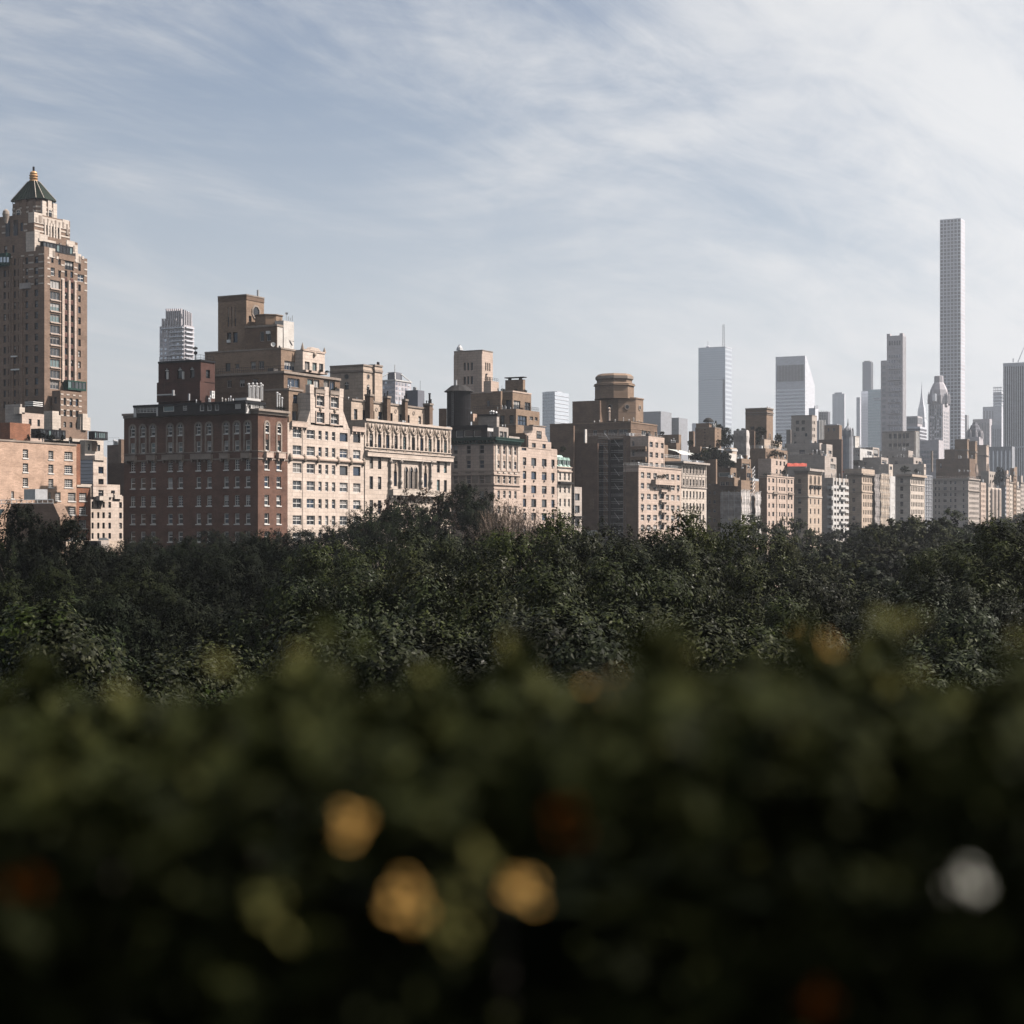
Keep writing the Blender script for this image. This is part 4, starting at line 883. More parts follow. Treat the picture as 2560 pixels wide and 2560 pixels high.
o_ = E.window('W', 211.78, xg(1341.5), xg(1353), zg(1094), zg(1076), st(2, 2, 'black_metal', .12, .5, rec=.05))
E.wbox('stepped_wing', 'pink_stone', 1378, 1392.5, 1122, 1140, 211.95, 6)
E.boxp('gable_flank', 'brown_brick', 0, xg(1321) - .02, xg(1321) + .3, 213.0, 222, MGb['z0'], zg(1083)); E.boxp('gable_flank', 'brown_brick', 0, xg(1321) - .35, xg(1321) - .03, 212.3, 215.5, zg(1117), zg(1087))
for c, y in zip((1311, 1334, 1360, 1382), (1166, 1166, 1166.5, 1167)):
    x_, Y_ = onW(c, 212)
    for k in range(4):
        m = MB(); z_ = zat(y + 36 * k - .1 * k, Y_); m.box(x_ - .3, x_ + .3, 211.8, 212.1, z_ - .3, z_ + .15); E.part('window_air_conditioner', m, 'black_metal' if k % 2 else 'dim_frame')
Me1 = E.mass('setback_storey', 'tan_brick', 1180, 1290, 1349, 1022, d=220, yb=1130, N=[dict(cols=[(1250, 1261), (1273, 1284)], rows=[(1038, 1059)], ref=1280, st=st(1, 1, 'black_metal', .1, 0))],
    W=[dict(cols=[(1294.5, 1317)], rows=[(1038, 1062)], ref=1295, st=st(3, 2, 'black_metal', .13, .5, bl=('pale_blind',))), dict(cols=[(1324, 1333), (1337, 1344)], rows=[(1041, 1050)], ref=1325, st=TW)])
E.railing(Me1, 1.1, 'black_metal', .6); E.ledge(Me1, zat(1062, Me1['Yc']), zat(1059.5, Me1['Yc']), .15, 'trim_stone', 'string_course', 'N')
Me2 = E.mass('setback_storey', 'tan_brick', 1170, 1281.6, 1328, 978, 1024, d=225, N=[dict(cols=[(1217, 1224)], rows=[(1001, 1016)], ref=1220, st=TW), dict(cols=[(1264, 1277)], rows=[(1000, 1022)], ref=1270, st=st(1, 1, 'black_metal', .1, 0))],
    W=[dict(cols=[(1284, 1301)], rows=[(1000.5, 1022)], ref=1284, st=st(3, 1, 'black_metal', .12, .5, bl=('pale_blind',))), dict(cols=[(1312, 1326)], rows=[(1005, 1026)], ref=1312, st=st(2, 2, 'black_metal', .12, .6, bl=('pale_blind',)))])
E.ledge(Me2, Me2['z1'] - .2, Me2['z1'] + .2, .12, 'pink_stone', 'coping')
Me3 = E.mass('chimney_stack', 'tan_brick', 1263, 1307.5, 1313, 948.5, 1024, d=226.5); E.ledge(Me3, Me3['z1'] + .5, Me3['z1'] + .75, .5, 'dark_cladding', 'canopy_roof')
for q in (.2, .8): E.boxp('post', 'dark_cladding', 0, Me3['x0'] + .1, Me3['x1'] - .1, Me3['y0'] + (Me3['y1'] - Me3['y0']) * q - .25, Me3['y0'] + (Me3['y1'] - Me3['y0']) * q + .25, Me3['z1'], Me3['z1'] + .5)
E.mass('lean_to', 'tan_brick', 1231, 1252, 1256, 977.5, 1024, d=227.5)
slit = st(1, 1, 'trim_stone', .02, 0, split=False, rec=.4)
Me4 = E.mass('tower', 'pink_stone', 1135, 1206, 1232, 875.5, 985, d=238, N=[dict(cols=[(1158.7, 1164.6), (1167.5, 1173), (1176.4, 1182.3)], rows=[(906, 925.5), (940.5, 960)], ref=1180, st=slit)], W=[dict(cols=[(1213, 1216), (1218, 1221), (1223, 1226)], rows=[(906, 926.5), (941, 952)], ref=1214, st=slit)])
E.ledge(Me4, Me4['z1'] - .1, Me4['z1'] + .15, .1, 'trim_stone', 'coping')
ya = onN(1188, Me4['x0'])[0]; E.boxp('pilaster', 'pink_stone', 0, Me4['x0'] - .25, Me4['x0'] + .05, Me4['y0'] + .02, ya - .6, Me4['z0'], Me4['z1'] - 1.0); E.boxp('pilaster', 'pink_stone', 0, Me4['x0'] - .2, Me4['x0'] + .05, Me4['y1'] - 1.2, Me4['y1'] - .02, Me4['z0'], Me4['z1'] - 1.0)
Me5 = E.mass('roof_block', 'pink_stone', 1209, 1227.5, 1247, 952, 985, d=233); E.railing(Me5, .9, 'black_metal', 1.0)
m = MB(); x_, Y_ = onW(1149, 244); m.tube((x_, 244, Me4['z1']), (x_, 244, zat(862, Y_)), .3, n=10); m.lathe((x_, 244), [(1.0, Me4['z1']), (.8, Me4['z1'] + .8), (.3, Me4['z1'] + 1.4)], 10); E.part('chimney_pipe', m, 'galvanised')
m = MB(); x_, Y_ = onW(1215, 232.5); m.tube((x_, 232.5, zat(953, Y_)), (x_, 232.5, zat(936, Y_)), .22, n=8); m.tube((x_, 232.5, zat(936, Y_)), (x_ + .6, 232.5, zat(935, Y_)), .22, n=8); E.part('stove_pipe', m, 'black_metal')
E.mass('side_block', 'brown_brick', 1097, 1112, 1117, 1021, 1070, d=226)
E.wbox('orange_wall', 'orange_brick', 1183, 1192, 1034, 1053, 222, 2); E.pipes(Me1, 7, (.4, 1.1), .1)

# ================================================================== F, G: small houses
Fb = Building('mansard_townhouse', 'narrow white townhouse with a pale green copper mansard roof', base_of(1393.7, 212), 'townhouse')
cF = px_cols([(1618, 1640), (1677, 1700), (1730, 1752)], .1967, 1080)
M0 = Fb.mass('wall', 'pale_stone', None, 1394, 1428.5, 1168, d=212, ln=20, W=[dict(cols=cF, rows=[(1181.5, 1200), (1216, 1231.5), (1246.5, 1266), (1280.5, 1296), (1310, 1327)], ref=1400, st=st(1, 2, 'white_frame', .1, .4, glass=('glass_grey', 'glass')))])
Yf = M0['Yc']; ZF = lambda y: zat(y, Yf)
Fb.ledge(M0, ZF(1168), ZF(1165.5), .3, 'pink_stone'); Fb.ledge(M0, ZF(1178.5), ZF(1175.5), .35, 'pink_stone', 'string_course', 'W'); Fb.ledge(M0, ZF(1209), ZF(1203.5), .9, 'dark_cladding', 'balcony_canopy', 'W')
m = MB(); x0_, x1_ = M0['x0'], M0['x1'] + .0; zt1, zb1 = ZF(1135.5), ZF(1166)
m.prismZ([(x0_ + .05, 212.1), (x1_ - .05, 212.1), (x1_ - .05, 226), (x0_ + .05, 226)], zb1, zt1, inset=[(x0_ + .3, 214.5), (x1_ - .9, 214.5), (x1_ - .9, 224), (x0_ + .3, 224)]); Fb.part('mansard_roof', m, 'green_copper')
for a_, b_ in cF:
    xa, xb = onW(a_, 212)[0], onW(b_, 212)[0]; zm = ZF(1163); zq = ZF(1149); m = MB(); m.box(xa - .15, xb + .15, 212.15, 214, zm, zq); m.prismW([(xa - .3, zq), (xb + .3, zq), ((xa + xb) / 2, zq + .8)], 212.0, 214.4); dm = Fb.part('dormer', m, 'green_copper')
    Fb.part('dormer_pane', (lambda q: (q.quad((xa, 212.13, zm + .3), (xb, 212.13, zm + .3), (xb, 212.13, zq - .2), (xa, 212.13, zq - .2)), q)[1])(MB()), 'glass_grey', dm)
G = Building('narrow_modern_house', 'small grey modern house squeezed beside the netted scaffold', base_of(1436, 213), 'house')
M0 = G.mass('wall', 'grey_stone', 1430, 1436, 1454.5, 1217, d=213, W=[dict(cols=[(1437.3, 1449)], rows=[(1233.5, 1251), (1264, 1282), (1297, 1315)], ref=1437, st=st(1, 1, 'black_metal', .14, .1)), ], N=[dict(cols=[(1431.3, 1434.3)], rows=[(1233, 1251), (1264, 1282), (1296, 1315)], ref=1434, st=FARDARK)])
G.ledge(M0, zat(1293, M0['Yc']), zat(1290, M0['Yc']), .5, 'dark_cladding', 'door_canopy', 'W')

# ================================================================== H: brown block with an octagonal tower
def X6(v): return 1360 + v * .233
def Y6(v): return 900 + v * .233
H = Building('octagon_tower_block', 'large brown brick block topped by an octagonal water-tank tower', base_of(1596.5, 212))
cH = px_cols([(1040, 1075), (1105, 1145), (1173, 1213), (1310, 1340), (1363, 1400), (1425, 1455)], .233, 1360)
rH = [(1180, 1195), (1207, 1221.5), (1233.5, 1248), (1260.5, 1275), (1286.5, 1301), (1312.5, 1327)]
SH = st(2, 2, 'white_frame', .11, .5)
M0 = H.mass('wall', 'pink_stone', 1557, 1596.5, 1703, 1165.5, d=212, W=[dict(cols=cH, rows=rH, ref=1602, st=SH), dict(cols=[(1648.5, 1660)], rows=[(1208, 1217), (1232, 1245), (1259, 1272), (1285, 1298), (1311, 1324)], ref=1602, st=st(1, 1, 'black_metal', .1, 0, rec=.45))])
nb = MB(); nb.box(M0['x0'] - .03, M0['x0'] + .02, 212.3, M0['y1'], 0, M0['z1'] - 1.6); H.part('party_wall', nb, 'brown_brick')
H.ledge(M0, M0['z1'] - .1, M0['z1'] + .25, .2, 'pink_stone', 'coping'); H.railing(M0, 1.0, 'white_metal', .6)
Yh_ = onW(1602, 212)[1]
for y in (1224.5, 1250.5, 1277, 1303): balcony(H, 'W', 212, 1647.5, 1662, y - 3, y + 3, Yh_, .9, 'pink_stone')
balcony(H, 'W', 212, 1628, 1679, 1196, 1209.5, Yh_, 1.5, 'pink_stone')
for c in cH:
    x_, Y_ = onW(sum(c) / 2, 212)
    for r_ in rH:
        if random.random() < .45:
            z_ = zat(r_[1] - 3, Yh_); m = MB(); m.box(x_ - .35, x_ + .35, 211.55, 212.1, z_ - .45, z_ + .15); H.part('window_air_conditioner', m, 'dim_frame')
SH2 = st(2, 2, 'dim_frame', .11, .5)
M1 = H.mass('setback_storey', 'pink_stone', 1573, 1621, 1661, 1090, d=216, yb=1170, N=[dict(cols=[(1580, 1586)], rows=[(1103, 1115), (1128, 1140)], ref=1586, st=SH2)], W=[dict(cols=[(1624, 1632), (1638.5, 1645.5), (1652.5, 1659)], rows=[(1104, 1117.5), (1130, 1143), (1155.5, 1168.5)], ref=1625, st=SH2)])
for y in (1120, 1146):
    balcony(H, 'N', M1['x0'], 1580, 1618, y - 4, y + 4, onN(1610, M1['x0'])[1], 1.3, 'tan_brick')
M1b = H.mass('setback_storey', 'tan_brick', None, 1661, 1703, 1144, 1172, d=217, ln=10, W=[dict(cols=[(1664, 1670)], rows=[(1157, 1168)], ref=1664, st=SH2)]); H.railing(M1b, 1.0, 'white_metal', .6, faces='W'); H.mass('setback_storey', 'tan_brick', None, 1661, 1670, 1112, 1150, d=219, ln=8)
M2 = H.mass('setback_storey', 'brown_brick', 1465, 1576, 1658, 1089, d=222, W=[dict(cols=[(1581, 1585)], rows=[(1104, 1118)], ref=1581, st=SH2)])
H.railing(M2, .9, 'dim_frame', 1.0)
M3 = H.mass('setback_storey', 'brown_brick', 1375, 1577, 1643, 1054, d=226, N=[dict(cols=[(1482, 1492), (1508, 1516), (1520, 1543), (1546, 1569)], rows=[(1073, 1085)], ref=1570, st=st(2, 1, 'dim_frame', .12, .3))], W=[dict(cols=[(1604, 1617), (1619, 1626), (1637, 1641)], rows=[(1076, 1088)], ref=1604, st=st(2, 1, 'white_frame', .12, .6))])
H.ledge(M3, M3['z1'] - .3, M3['z1'] + .1, .15, 'tan_brick', 'coping'); H.ledge(M3, zat(1072, M3['Yc']), zat(1070.5, M3['Yc']), .1, 'tan_brick', 'string_course')
x_, Y_ = onW(1548, 239); oc = (x_, 239)
ph = math.pi / 8
Ro = 60 * Y_ / F; zz_ = lambda y: zat(y, Y_)
m = MB(); m.lathe(oc, [(Ro, zz_(1056)), (Ro, zz_(1001)), (Ro + .25, zz_(1000)), (Ro + .25, zz_(997))], 8, rot=ph); H.part('octagon_drum', m, 'tan_brick')
m = MB(); Rt = 48.5 * Y_ / F; oc2 = (onW(1536, 239)[0], 239)
m.lathe(oc2, [(Rt, zz_(1000)), (Rt, zz_(969)), (Rt + .45, zz_(968)), (Rt + .45, zz_(966)), (Rt + .2, zz_(965)), (Rt + .3, zz_(963)), (Rt + .05, zz_(962)), (Rt - .6, zz_(960)), (Rt - .6, zz_(954)), (Rt - .25, zz_(952)), (Rt - .25, zz_(944)), (Rt - .7, zz_(941)), (Rt - 1.1, zz_(938.5))], 8, rot=ph); H.part('octagon_tower', m, 'tan_brick')
m = MB(); m.lathe(oc2, [(Rt - .15, zz_(951)), (Rt - .15, zz_(945))], 8, rot=ph); H.part('carved_band', m, 'trim_stone')
m = MB(); xx, YY = onW(1559, 239); m.tube((xx, 239, zz_(940)), (xx, 239, zz_(931.5)), .5, n=8); H.part('chimney_pipe', m, 'pink_stone')
m = MB(); M3w = H.mass('drum_wing', 'brown_brick', 1431, 1500, 1530, 1001, 1056, d=240)
for k in range(8):        # portholes on the drum faces that look this way
    a = ph + math.pi / 8 + k * math.pi / 4; nrm = Vector((math.cos(a), math.sin(a), 0))
    if nrm.dot(Vector((CS, SN, 0))) > .1: continue
    c_ = Vector((oc[0], oc[1], zz_(1021))) + nrm * (Ro * math.cos(math.pi / 8)); tx = Vector((-nrm.y, nrm.x, 0)); m = MB(); g = MB(); n = 14
    P_ = lambda r, w, k_: c_ + tx * (r * math.cos(w)) + Vector((0, 0, r * math.sin(w))) + nrm * k_
    for i in range(n):
        w0, w1 = 2*math.pi*i/n, 2*math.pi*(i+1)/n
        m.quad(P_(.62, w0, .18), P_(.95, w0, .18), P_(.95, w1, .18), P_(.62, w1, .18)); m.quad(P_(.95, w0, .18), P_(.95, w0, -.05), P_(.95, w1, -.05), P_(.95, w1, .18))
    g.poly([P_(.62, 2*math.pi*i/n, .03) for i in range(n)]); r_ = H.part('porthole', m, 'trim_stone'); H.part('round_pane', g, 'glass', r_)
H.mass('rear_wing', 'dark_brown_brick', 1435, 1463, 1466.5, 1081, d=232); H.wbox('white_wall', 'whitewash', 1463.2, 1467.5, 1073, 1107, 231.5, .4)
MR = H.mass('rear_wing', 'brown_brick', 1376, 1434, 1437, 1064, d=235); 
H.mass('rear_wing', 'dark_brown_brick', 1453, 1494, 1497, 1108, d=217); H.nbox('blind_window', 'brown_brick', 1474, 1484, 1246, 1273, onW(1494, 217)[0] - .05, .1); H.nbox('base_wall', 'white_paint', 1452, 1493, 1326, 1340, onW(1494, 217)[0] - .2, .3)
H.pipes(M3, 8, (.5, 1.6), .12, 'whitewash'); H.pipes(M2, 4, (.3, .8), .1)
m = MB(); x_, Y_ = onW(1523, 225); m.lathe((x_, 225), [(.35, zat(1052, Y_)), (.35, zat(1032, Y_)), (.5, zat(1030, Y_)), (.3, zat(1026, Y_)), (.5, zat(1021, Y_)), (.1, zat(1018, Y_))], 8); H.part('chimney', m, 'pink_stone')
# scaffold and hoist beside the block
S = Building('scaffold_tower', 'tall dark scaffold hoist wrapped in black netting on the brown block', base_of(1540, 211.5), 'scaffold')
S.nbox('netting', 'net_dark', 1527, 1557, 1099, 1345, onW(1540, 211.6)[0] + 2, .3); gx0 = onW(1540, 211.6)[0] + 1.0
yA, yB = sorted((onN(1496, gx0)[0], onN(1558, gx0)[0])); ztop = zat(1099, onN(1526, gx0)[1])
stdm = None
for i in range(6):
    y_ = yA + (yB - yA) * i / 5
    for dx in (0, 1.4): S.boxp('upright', 'black_metal', 0, gx0 + dx - .05, gx0 + dx + .05, y_ - .05, y_ + .05, 0, ztop + random.uniform(-.5, .6))
S.boxp('mast', 'black_metal', 0, gx0 - .9, gx0 - .3, *(lambda a, b: (min(a, b), max(a, b)))(onN(1524, gx0)[0], onN(1528, gx0)[0]), 0, ztop)
nlev = int(ztop / 2.1)
for k in range(1, nlev + 1):
    z = ztop - 2.1 * (k - 1)
    S.boxp('deck', 'dark_cladding', 0, gx0 - .1, gx0 + 1.5, yA, yB, z - .12, z - .04)
    m = MB(); m.tube((gx0 - .05, yA, z + .5), (gx0 - .05, yB, z + .5), .04, n=4); m.tube((gx0 - .05, yA, z + 1), (gx0 - .05, yB, z + 1), .04, n=4); S.part('guard_rail', m, 'galvanised')
    m = MB(); q = yA + (yB - yA) * (.15 + .4 * (k % 2)); m.tube((gx0 - .08, q, z), (gx0 - .08, q + 1.6, z + 2.0), .05, n=4); S.part('brace', m, 'galvanised')
S.nbox('netting', 'net_dark', 1497, 1508, 1112, 1345, gx0 + 1.6, .1)

# ================================================================== I: white corniced block
I = Building('white_corniced_block', 'cream block with seven narrow window bays under a flat grey cornice', base_of(1704.6, 212))
cI = px_cols([(218, 236), (256, 274), (295, 313), (333, 351), (370, 388), (407, 425), (443, 461)], .2174, 1660)
SI = st(1, 2, 'dim_frame', .10, .45, split=False, bl=('blind', 'blind'))
M0 = I.mass('wall', 'pale_stone', None, 1703.2, 1766, 1157, d=212, ln=26, W=[dict(cols=cI, rows=[(1164, 1183), (1196.5, 1213.5), (1227, 1244), (1257, 1273.5), (1286.5, 1304), (1316, 1333)], ref=1708, st=SI)])
Yi = M0['Yc']
I.ledge(M0, M0['z1'] - .1, M0['z1'] + .5, 1.3, 'grey_stone'); I.railing(M0, 1.2, 'galvanised', .8, faces='W', inset=.6)
I.ledge(M0, zat(1218, Yi), zat(1216, Yi), .3, 'grey_stone', 'string_course', 'W'); I.ledge(M0, zat(1189.5, Yi), zat(1186, Yi), .12, 'pale_stone', 'string_course', 'W')
for i, c in enumerate([1705] + [(a[1] + b_[0]) / 2 for a, b_ in zip(cI[:-1], cI[1:])] + [1763.5]):
    x_ = onW(c, 212)[0]; I.boxp('pilaster', 'grey_stone', 0, x_ - .2, x_ + .2, 211.85, 212.03, zat(1216, Yi), zat(1159, Yi))
for a_, b_ in cI:
    for y_ in (1184.5, 1214.5, 1245, 1274.5, 1305, 1334): I.wbox('sill', 'pale_stone', a_ - .8, b_ + .8, y_, y_ + 1.2, 212, .1, .2)
R1 = Building('tan_roof_house', 'tan brick roof house with white awnings above the seven-bay cream block', base_of(1690, 232), 'roof house')
M0 = R1.mass('wall', 'tan_brick', 1640, 1691, 1697.5, 1107, 1180, d=226); R1.mass('wall', 'tan_brick', 1620, 1697, 1703, 1086, 1180, d=240)
R1.pipes(M0, 5, (.5, 1.5), .15); R1.railing(M0, .9, 'black_metal', 1.0)
m = MB(); x_, Y_ = onW(1694, 224)
a0, a1 = onW(1694, 222)[0], onW(1732, 222)[0]; m.poly([(a0, 226, zat(1123, Y_)), (a1, 226, zat(1123, Y_)), (a1, 221, zat(1133, Y_)), (a0, 221, zat(1133, Y_))]); m.poly([(a0, 221, zat(1133, Y_)), (a1, 221, zat(1133, Y_)), (a1, 221, zat(1135, Y_)), (a0, 221, zat(1135, Y_))]); R1.part('awning', m, 'awning_green')
for k in (1696, 1710): 
    m = MB(); a0, a1 = onW(k, 220)[0], onW(k + 13, 220)[0]; m.poly([(a0, 221, zat(1131, Y_)), (a1, 221, zat(1131, Y_)), (a1, 219, zat(1139, Y_)), (a0, 219, zat(1139, Y_))]); R1.part('small_awning', m, 'white_paint')
for k in (1696, 1722): R1.wbox('post', 'white_paint', k, k + 2, 1125, 1150, 222, .3)

# ================================================================== J: wrapped tan block
def X7(v): return 1660 + v * .2174
def Y7(v): return 980 + v * .2174
J = Building('netted_tan_block', 'stepped tan brick block partly wrapped in pale construction netting', base_of(1853, 212))
M0 = J.mass('wall', 'tan_brick', 1766.5, 1853, 1897, 1200, d=213, N=[dict(cols=[(1771, 1776), (1783, 1789)], rows=[(1205, 1212), (1228, 1236), (1250, 1259), (1273, 1281), (1296, 1305), (1319, 1328)], ref=1789, st=FAR)])
M1 = J.mass('setback_storey', 'tan_brick', 1793, 1836, 1849.5, 1194, 1215, d=214, N=[dict(cols=[(1800, 1812), (1813, 1822), (1824, 1832)], rows=[(1204, 1214)], ref=1825, st=st(2, 1, 'dim_frame', .12, .5))], W=[dict(cols=[(1842, 1848)], rows=[(1205, 1217)], ref=1842, st=FAR)])
M1 = J.mass('setback_storey', 'tan_brick', 1793, 1826, 1841, 1169, 1200, d=217, N=[dict(cols=[(1797, 1825)], rows=[(1181, 1192)], ref=1825, st=st(1, 1, 'white_frame', .2, 0, rec=.1, glass=('glass_teal',)))], W=[dict(cols=[(1834, 1839.5)], rows=[(1181, 1192)], ref=1834, st=FAR)])
M2 = J.mass('setback_storey', 'tan_brick', 1841, 1866, 1882, 1171, 1215, d=216, W=[dict(cols=[(1867, 1878)], rows=[(1182, 1194), (1205, 1222)], ref=1867, st=st(2, 1, 'dim_frame', .12, .4))])
M2b = J.mass('setback_storey', 'tan_brick', None, 1854, 1877, 1146, 1180, d=219, ln=14, W=[dict(cols=[(1855, 1874)], rows=[(1158, 1170)], ref=1855, st=st(2, 1, 'white_frame', .12, .8, bl=('pale_blind',)))])
J.mass('setback_storey', 'tan_brick', 1766, 1790, 1793, 1148, 1210, d=216)
M3 = J.mass('lift_house', 'tan_brick', 1738, 1787, 1803, 1069, 1150, d=232, N=[dict(cols=[(1760.5, 1763.5)], rows=[(1072.5, 1075.5), (1080, 1083), (1087.5, 1090.5), (1095, 1098), (1102.5, 1105.5), (1110, 1113)], ref=1762, st=FARDARK)], W=[dict(cols=[(1794, 1796)], rows=[(1073, 1075.5), (1081, 1083.5), (1089, 1091.5), (1097, 1099.5)], ref=1794, st=FARDARK)])
J.ledge(M3, M3['z1'] - .1, M3['z1'] + .15, .1, 'trim_stone', 'coping'); M4 = J.mass('lift_house', 'tan_brick', 1740, 1773, 1779, 1057.5, 1072, d=235); J.mass('roof_block', 'tan_brick', 1721, 1751, 1754, 1116, 1150, d=224); J.mass('roof_block', 'tan_brick', 1722, 1734, 1737, 1078, 1150, d=236)
J.mass('roof_block', 'buff_stone', 1809, 1826, 1842, 1119, 1150, d=222); J.wbox('roof_slab', 'white_paint', 1765, 1810, 1118, 1120, 224, 3); J.wbox('awning', 'white_paint', 1829, 1844.5, 1122, 1127, 220, 2)
J.mass('roof_block', 'whitewash', None, 1823, 1841, 1133, 1155, d=219, ln=5); J.pipes(M3, 5, (.4, 1.6), .13); J.pipes(M4, 3, (.4, .9), .12)
m = MB(); xx, YY = onW(1771, 236); m.lathe((xx, 236), [(2.0, M4['z1'] + .5), (1.7, M4['z1'] + 1.2), (.9, M4['z1'] + 1.9), (.1, M4['z1'] + 2.1)], 12); m.tube((xx, 236, M4['z1']), (xx, 236, M4['z1'] + .6), .1, n=6); J.part('parasol_canopy', m, 'dark_cladding')
def netting(label, specs, d0, mat, ribs=True, nm='construction_netting'):
    """wrapped scaffold: a slightly billowing skin held by uprights and ledgers"""
    o = bpy.data.objects.new(nm, None); C.objects.link(o); first = None
    for face, c0, c1, yt, yb, plane, mt in specs:
        f = (lambda c: onW(c, plane)) if face == 'W' else (lambda c: onN(c, plane))
        (u0, Y0), (u1, Y1) = f(c0), f(c1)
        if u1 < u0: u0, u1, Y0 = u1, u0, Y1
        zt_, zb_ = zat(yt, Y0), max(0, zat(yb, Y0)) 
        if first is None: first = (u0, plane, zb_) if face == 'W' else (plane, u0, zb_); o.location = first
        nu, nv = max(3, int((u1 - u0) / .7)), max(4, int((zt_ - zb_) / 1.0)); b = MB()
        g = [[None] * (nv + 1) for _ in range(nu + 1)]
        for i in range(nu + 1):
            for j in range(nv + 1):
                u = u0 + (u1 - u0) * i / nu; z = zb_ + (zt_ - zb_) * j / nv
                k = .16 * math.sin(i * 1.3 + j * .35) + .12 * math.sin(j * 1.57) + random.uniform(-.06, .06)
                if j == nv: z += random.uniform(-.35, .15)
                p = (u, plane + k, z) if face == 'W' else (plane + k, u, z)
                g[i][j] = tuple(p[q] - first[q] for q in range(3))
        for i in range(nu):
            for j in range(nv): b.quad(g[i][j], g[i+1][j], g[i+1][j+1], g[i][j+1])
        link('netting_sheet', b.mesh('netting_sheet', [mt]), o)
        if ribs:
            for i in range(0, nu + 1, 3):
                b = MB(); u = u0 + (u1 - u0) * i / nu; p = (u, plane - .28, 0) if face == 'W' else (plane - .28, u, 0)
                b.tube((p[0] - first[0], p[1] - first[1], zb_ - first[2]), (p[0] - first[0], p[1] - first[1], zt_ + .4 - first[2]), .05, n=5); link('upright', b.mesh('upright', ['galvanised']), o)
            for j in range(0, nv + 1, 2):
                b = MB(); z = zb_ + (zt_ - zb_) * j / nv - first[2]
                a_, c_ = ((u0, plane - .28), (u1, plane - .28)) if face == 'W' else ((plane - .28, u0), (plane - .28, u1))
                b.tube((a_[0] - first[0], a_[1] - first[1], z), (c_[0] - first[0], c_[1] - first[1], z), .04, n=4); link('ledger', b.mesh('ledger', ['galvanised']), o)
    tag(o, label, 'netting'); return o
xc_ = onW(1853, 210.5)[0]
netting('pale construction netting hung round the lower corner of the tan block', [('N', 1801, 1853, 1228, 1360, xc_, 'net_grey'), ('W', 1853, 1876, 1224, 1360, 210.5, 'net_white'), ('W', 1887, 1902, 1228, 1360, 210.5, 'net_white'), ('W', 1876, 1887, 1232, 1360, 211.6, 'net_grey')], 210.5, 'net_white')
xc_ = onW(1866, 224)[0]
netting('shrouded white box of sheeting standing on the tan block roof', [('N', 1834, 1866, 1074, 1143, xc_, 'net_grey'), ('W', 1866, 1874, 1075, 1143, 224, 'net_white')], 224, 'net_white', ribs=False, nm='sheeted_scaffold')
S2 = Building('scaffold_tower', 'thin open scaffold stair against the stepped tan block above the netting', base_of(1880, 212), 'scaffold')
g0 = onW(1880, 212.5)[0]
for q in (0, 1.6):
    for w_ in (0, 2.4): S2.boxp('upright', 'galvanised', 0, g0 + w_ - .06, g0 + w_ + .06, 212.3 + q, 212.42 + q, zat(1235, 600), zat(1168, 600))
for k in range(7): 
    z = zat(1232, 600) + k * 1.35; S2.boxp('deck', 'dim_frame', 0, g0, g0 + 2.4, 212.4, 213.9, z, z + .08); m = MB(); m.tube((g0, 212.3, z), (g0 + 2.4, 212.3, z + 1.35), .05, n=4); S2.part('brace', m, 'galvanised')

# ================================================================== K: tall tan block
K = Building('tan_tower_block', 'tall tan apartment block with a square corniced tower and planted terraces', base_of(1917.6, 212))
cK = px_cols([(1200, 1217), (1245, 1268), (1288, 1306), (1323, 1337), (1349, 1364), (1374, 1393), (1421, 1441), (1459, 1477)], .2174, 1660)
SK = st(1, 2, 'dim_frame', .1, .55, split=False); 
M0 = K.mass('wall', 'pink_stone', 1897, 1917.6, 1984.5, 1189, d=212, W=[dict(cols=cK, rows=[(1195, 1205.5), (1215, 1225.5), (1236.5, 1247), (1258, 1269), (1279.5, 1290.5), (1301.5, 1312.5), (1323, 1334)], ref=1920, st=SK)])
nb = MB(); nb.box(M0['x0'] - .03, M0['x0'] + .02, 212.2, M0['y1'], 0, M0['z1'] - .8); K.part('party_wall', nb, 'tan_brick')
K.ledge(M0, zat(1232, M0['Yc']), zat(1229.5, M0['Yc']), .25, 'pink_stone', 'string_course', 'W'); K.ledge(M0, M0['z1'] - .2, M0['z1'] + .2, .2, 'pink_stone', 'coping'); K.railing(M0, 1.0, 'black_metal', .7)
for c in (1936, 1974): balcony(K, 'W', 212, c - 5, c + 5, 1228, 1234, M0['Yc'], .6, 'trim_stone')
for c in (1941.5, 1967.5): x_ = onW(c, 212)[0]; K.boxp('pilaster', 'pink_stone', 0, x_ - .25, x_ + .25, 211.8, 212.03, 0, M0['z1'] - .3)
M1 = K.mass('setback_storey', 'pink_stone', 1895, 1928, 1968.5, 1146, d=216, yb=1195, W=[dict(cols=px_cols([(1288, 1306), (1330, 1350), (1374, 1393)], .2174, 1660), rows=[(1152, 1163), (1173, 1184)], ref=1940, st=SK)])
M2 = K.mass('setback_storey', 'tan_brick', 1872, 1914, 1968.5, 1120.5, d=220, yb=1195, N=[dict(cols=[(1895, 1903)], rows=[(1151, 1161)], ref=1900, st=SK)], W=[dict(cols=[(1916, 1918.5), (1923.5, 1926), (1960, 1967)], rows=[(1130, 1142)], ref=1916, st=SK), dict(cols=[(1916, 1922)], rows=[(1151, 1162)], ref=1916, st=SK)])
M3 = K.mass('setback_storey', 'buff_stone', 1876, 1911, 1955, 1098, d=226, yb=1125); K.railing(M2, 1.0, 'galvanised', .8)
M4 = K.mass('tower', 'tan_brick', 1863.5, 1916.5, 1932.6, 1020, d=236, yb=1125, N=[dict(cols=[(1876, 1886)], rows=[(1066, 1074)], ref=1880, st=FARDARK)])
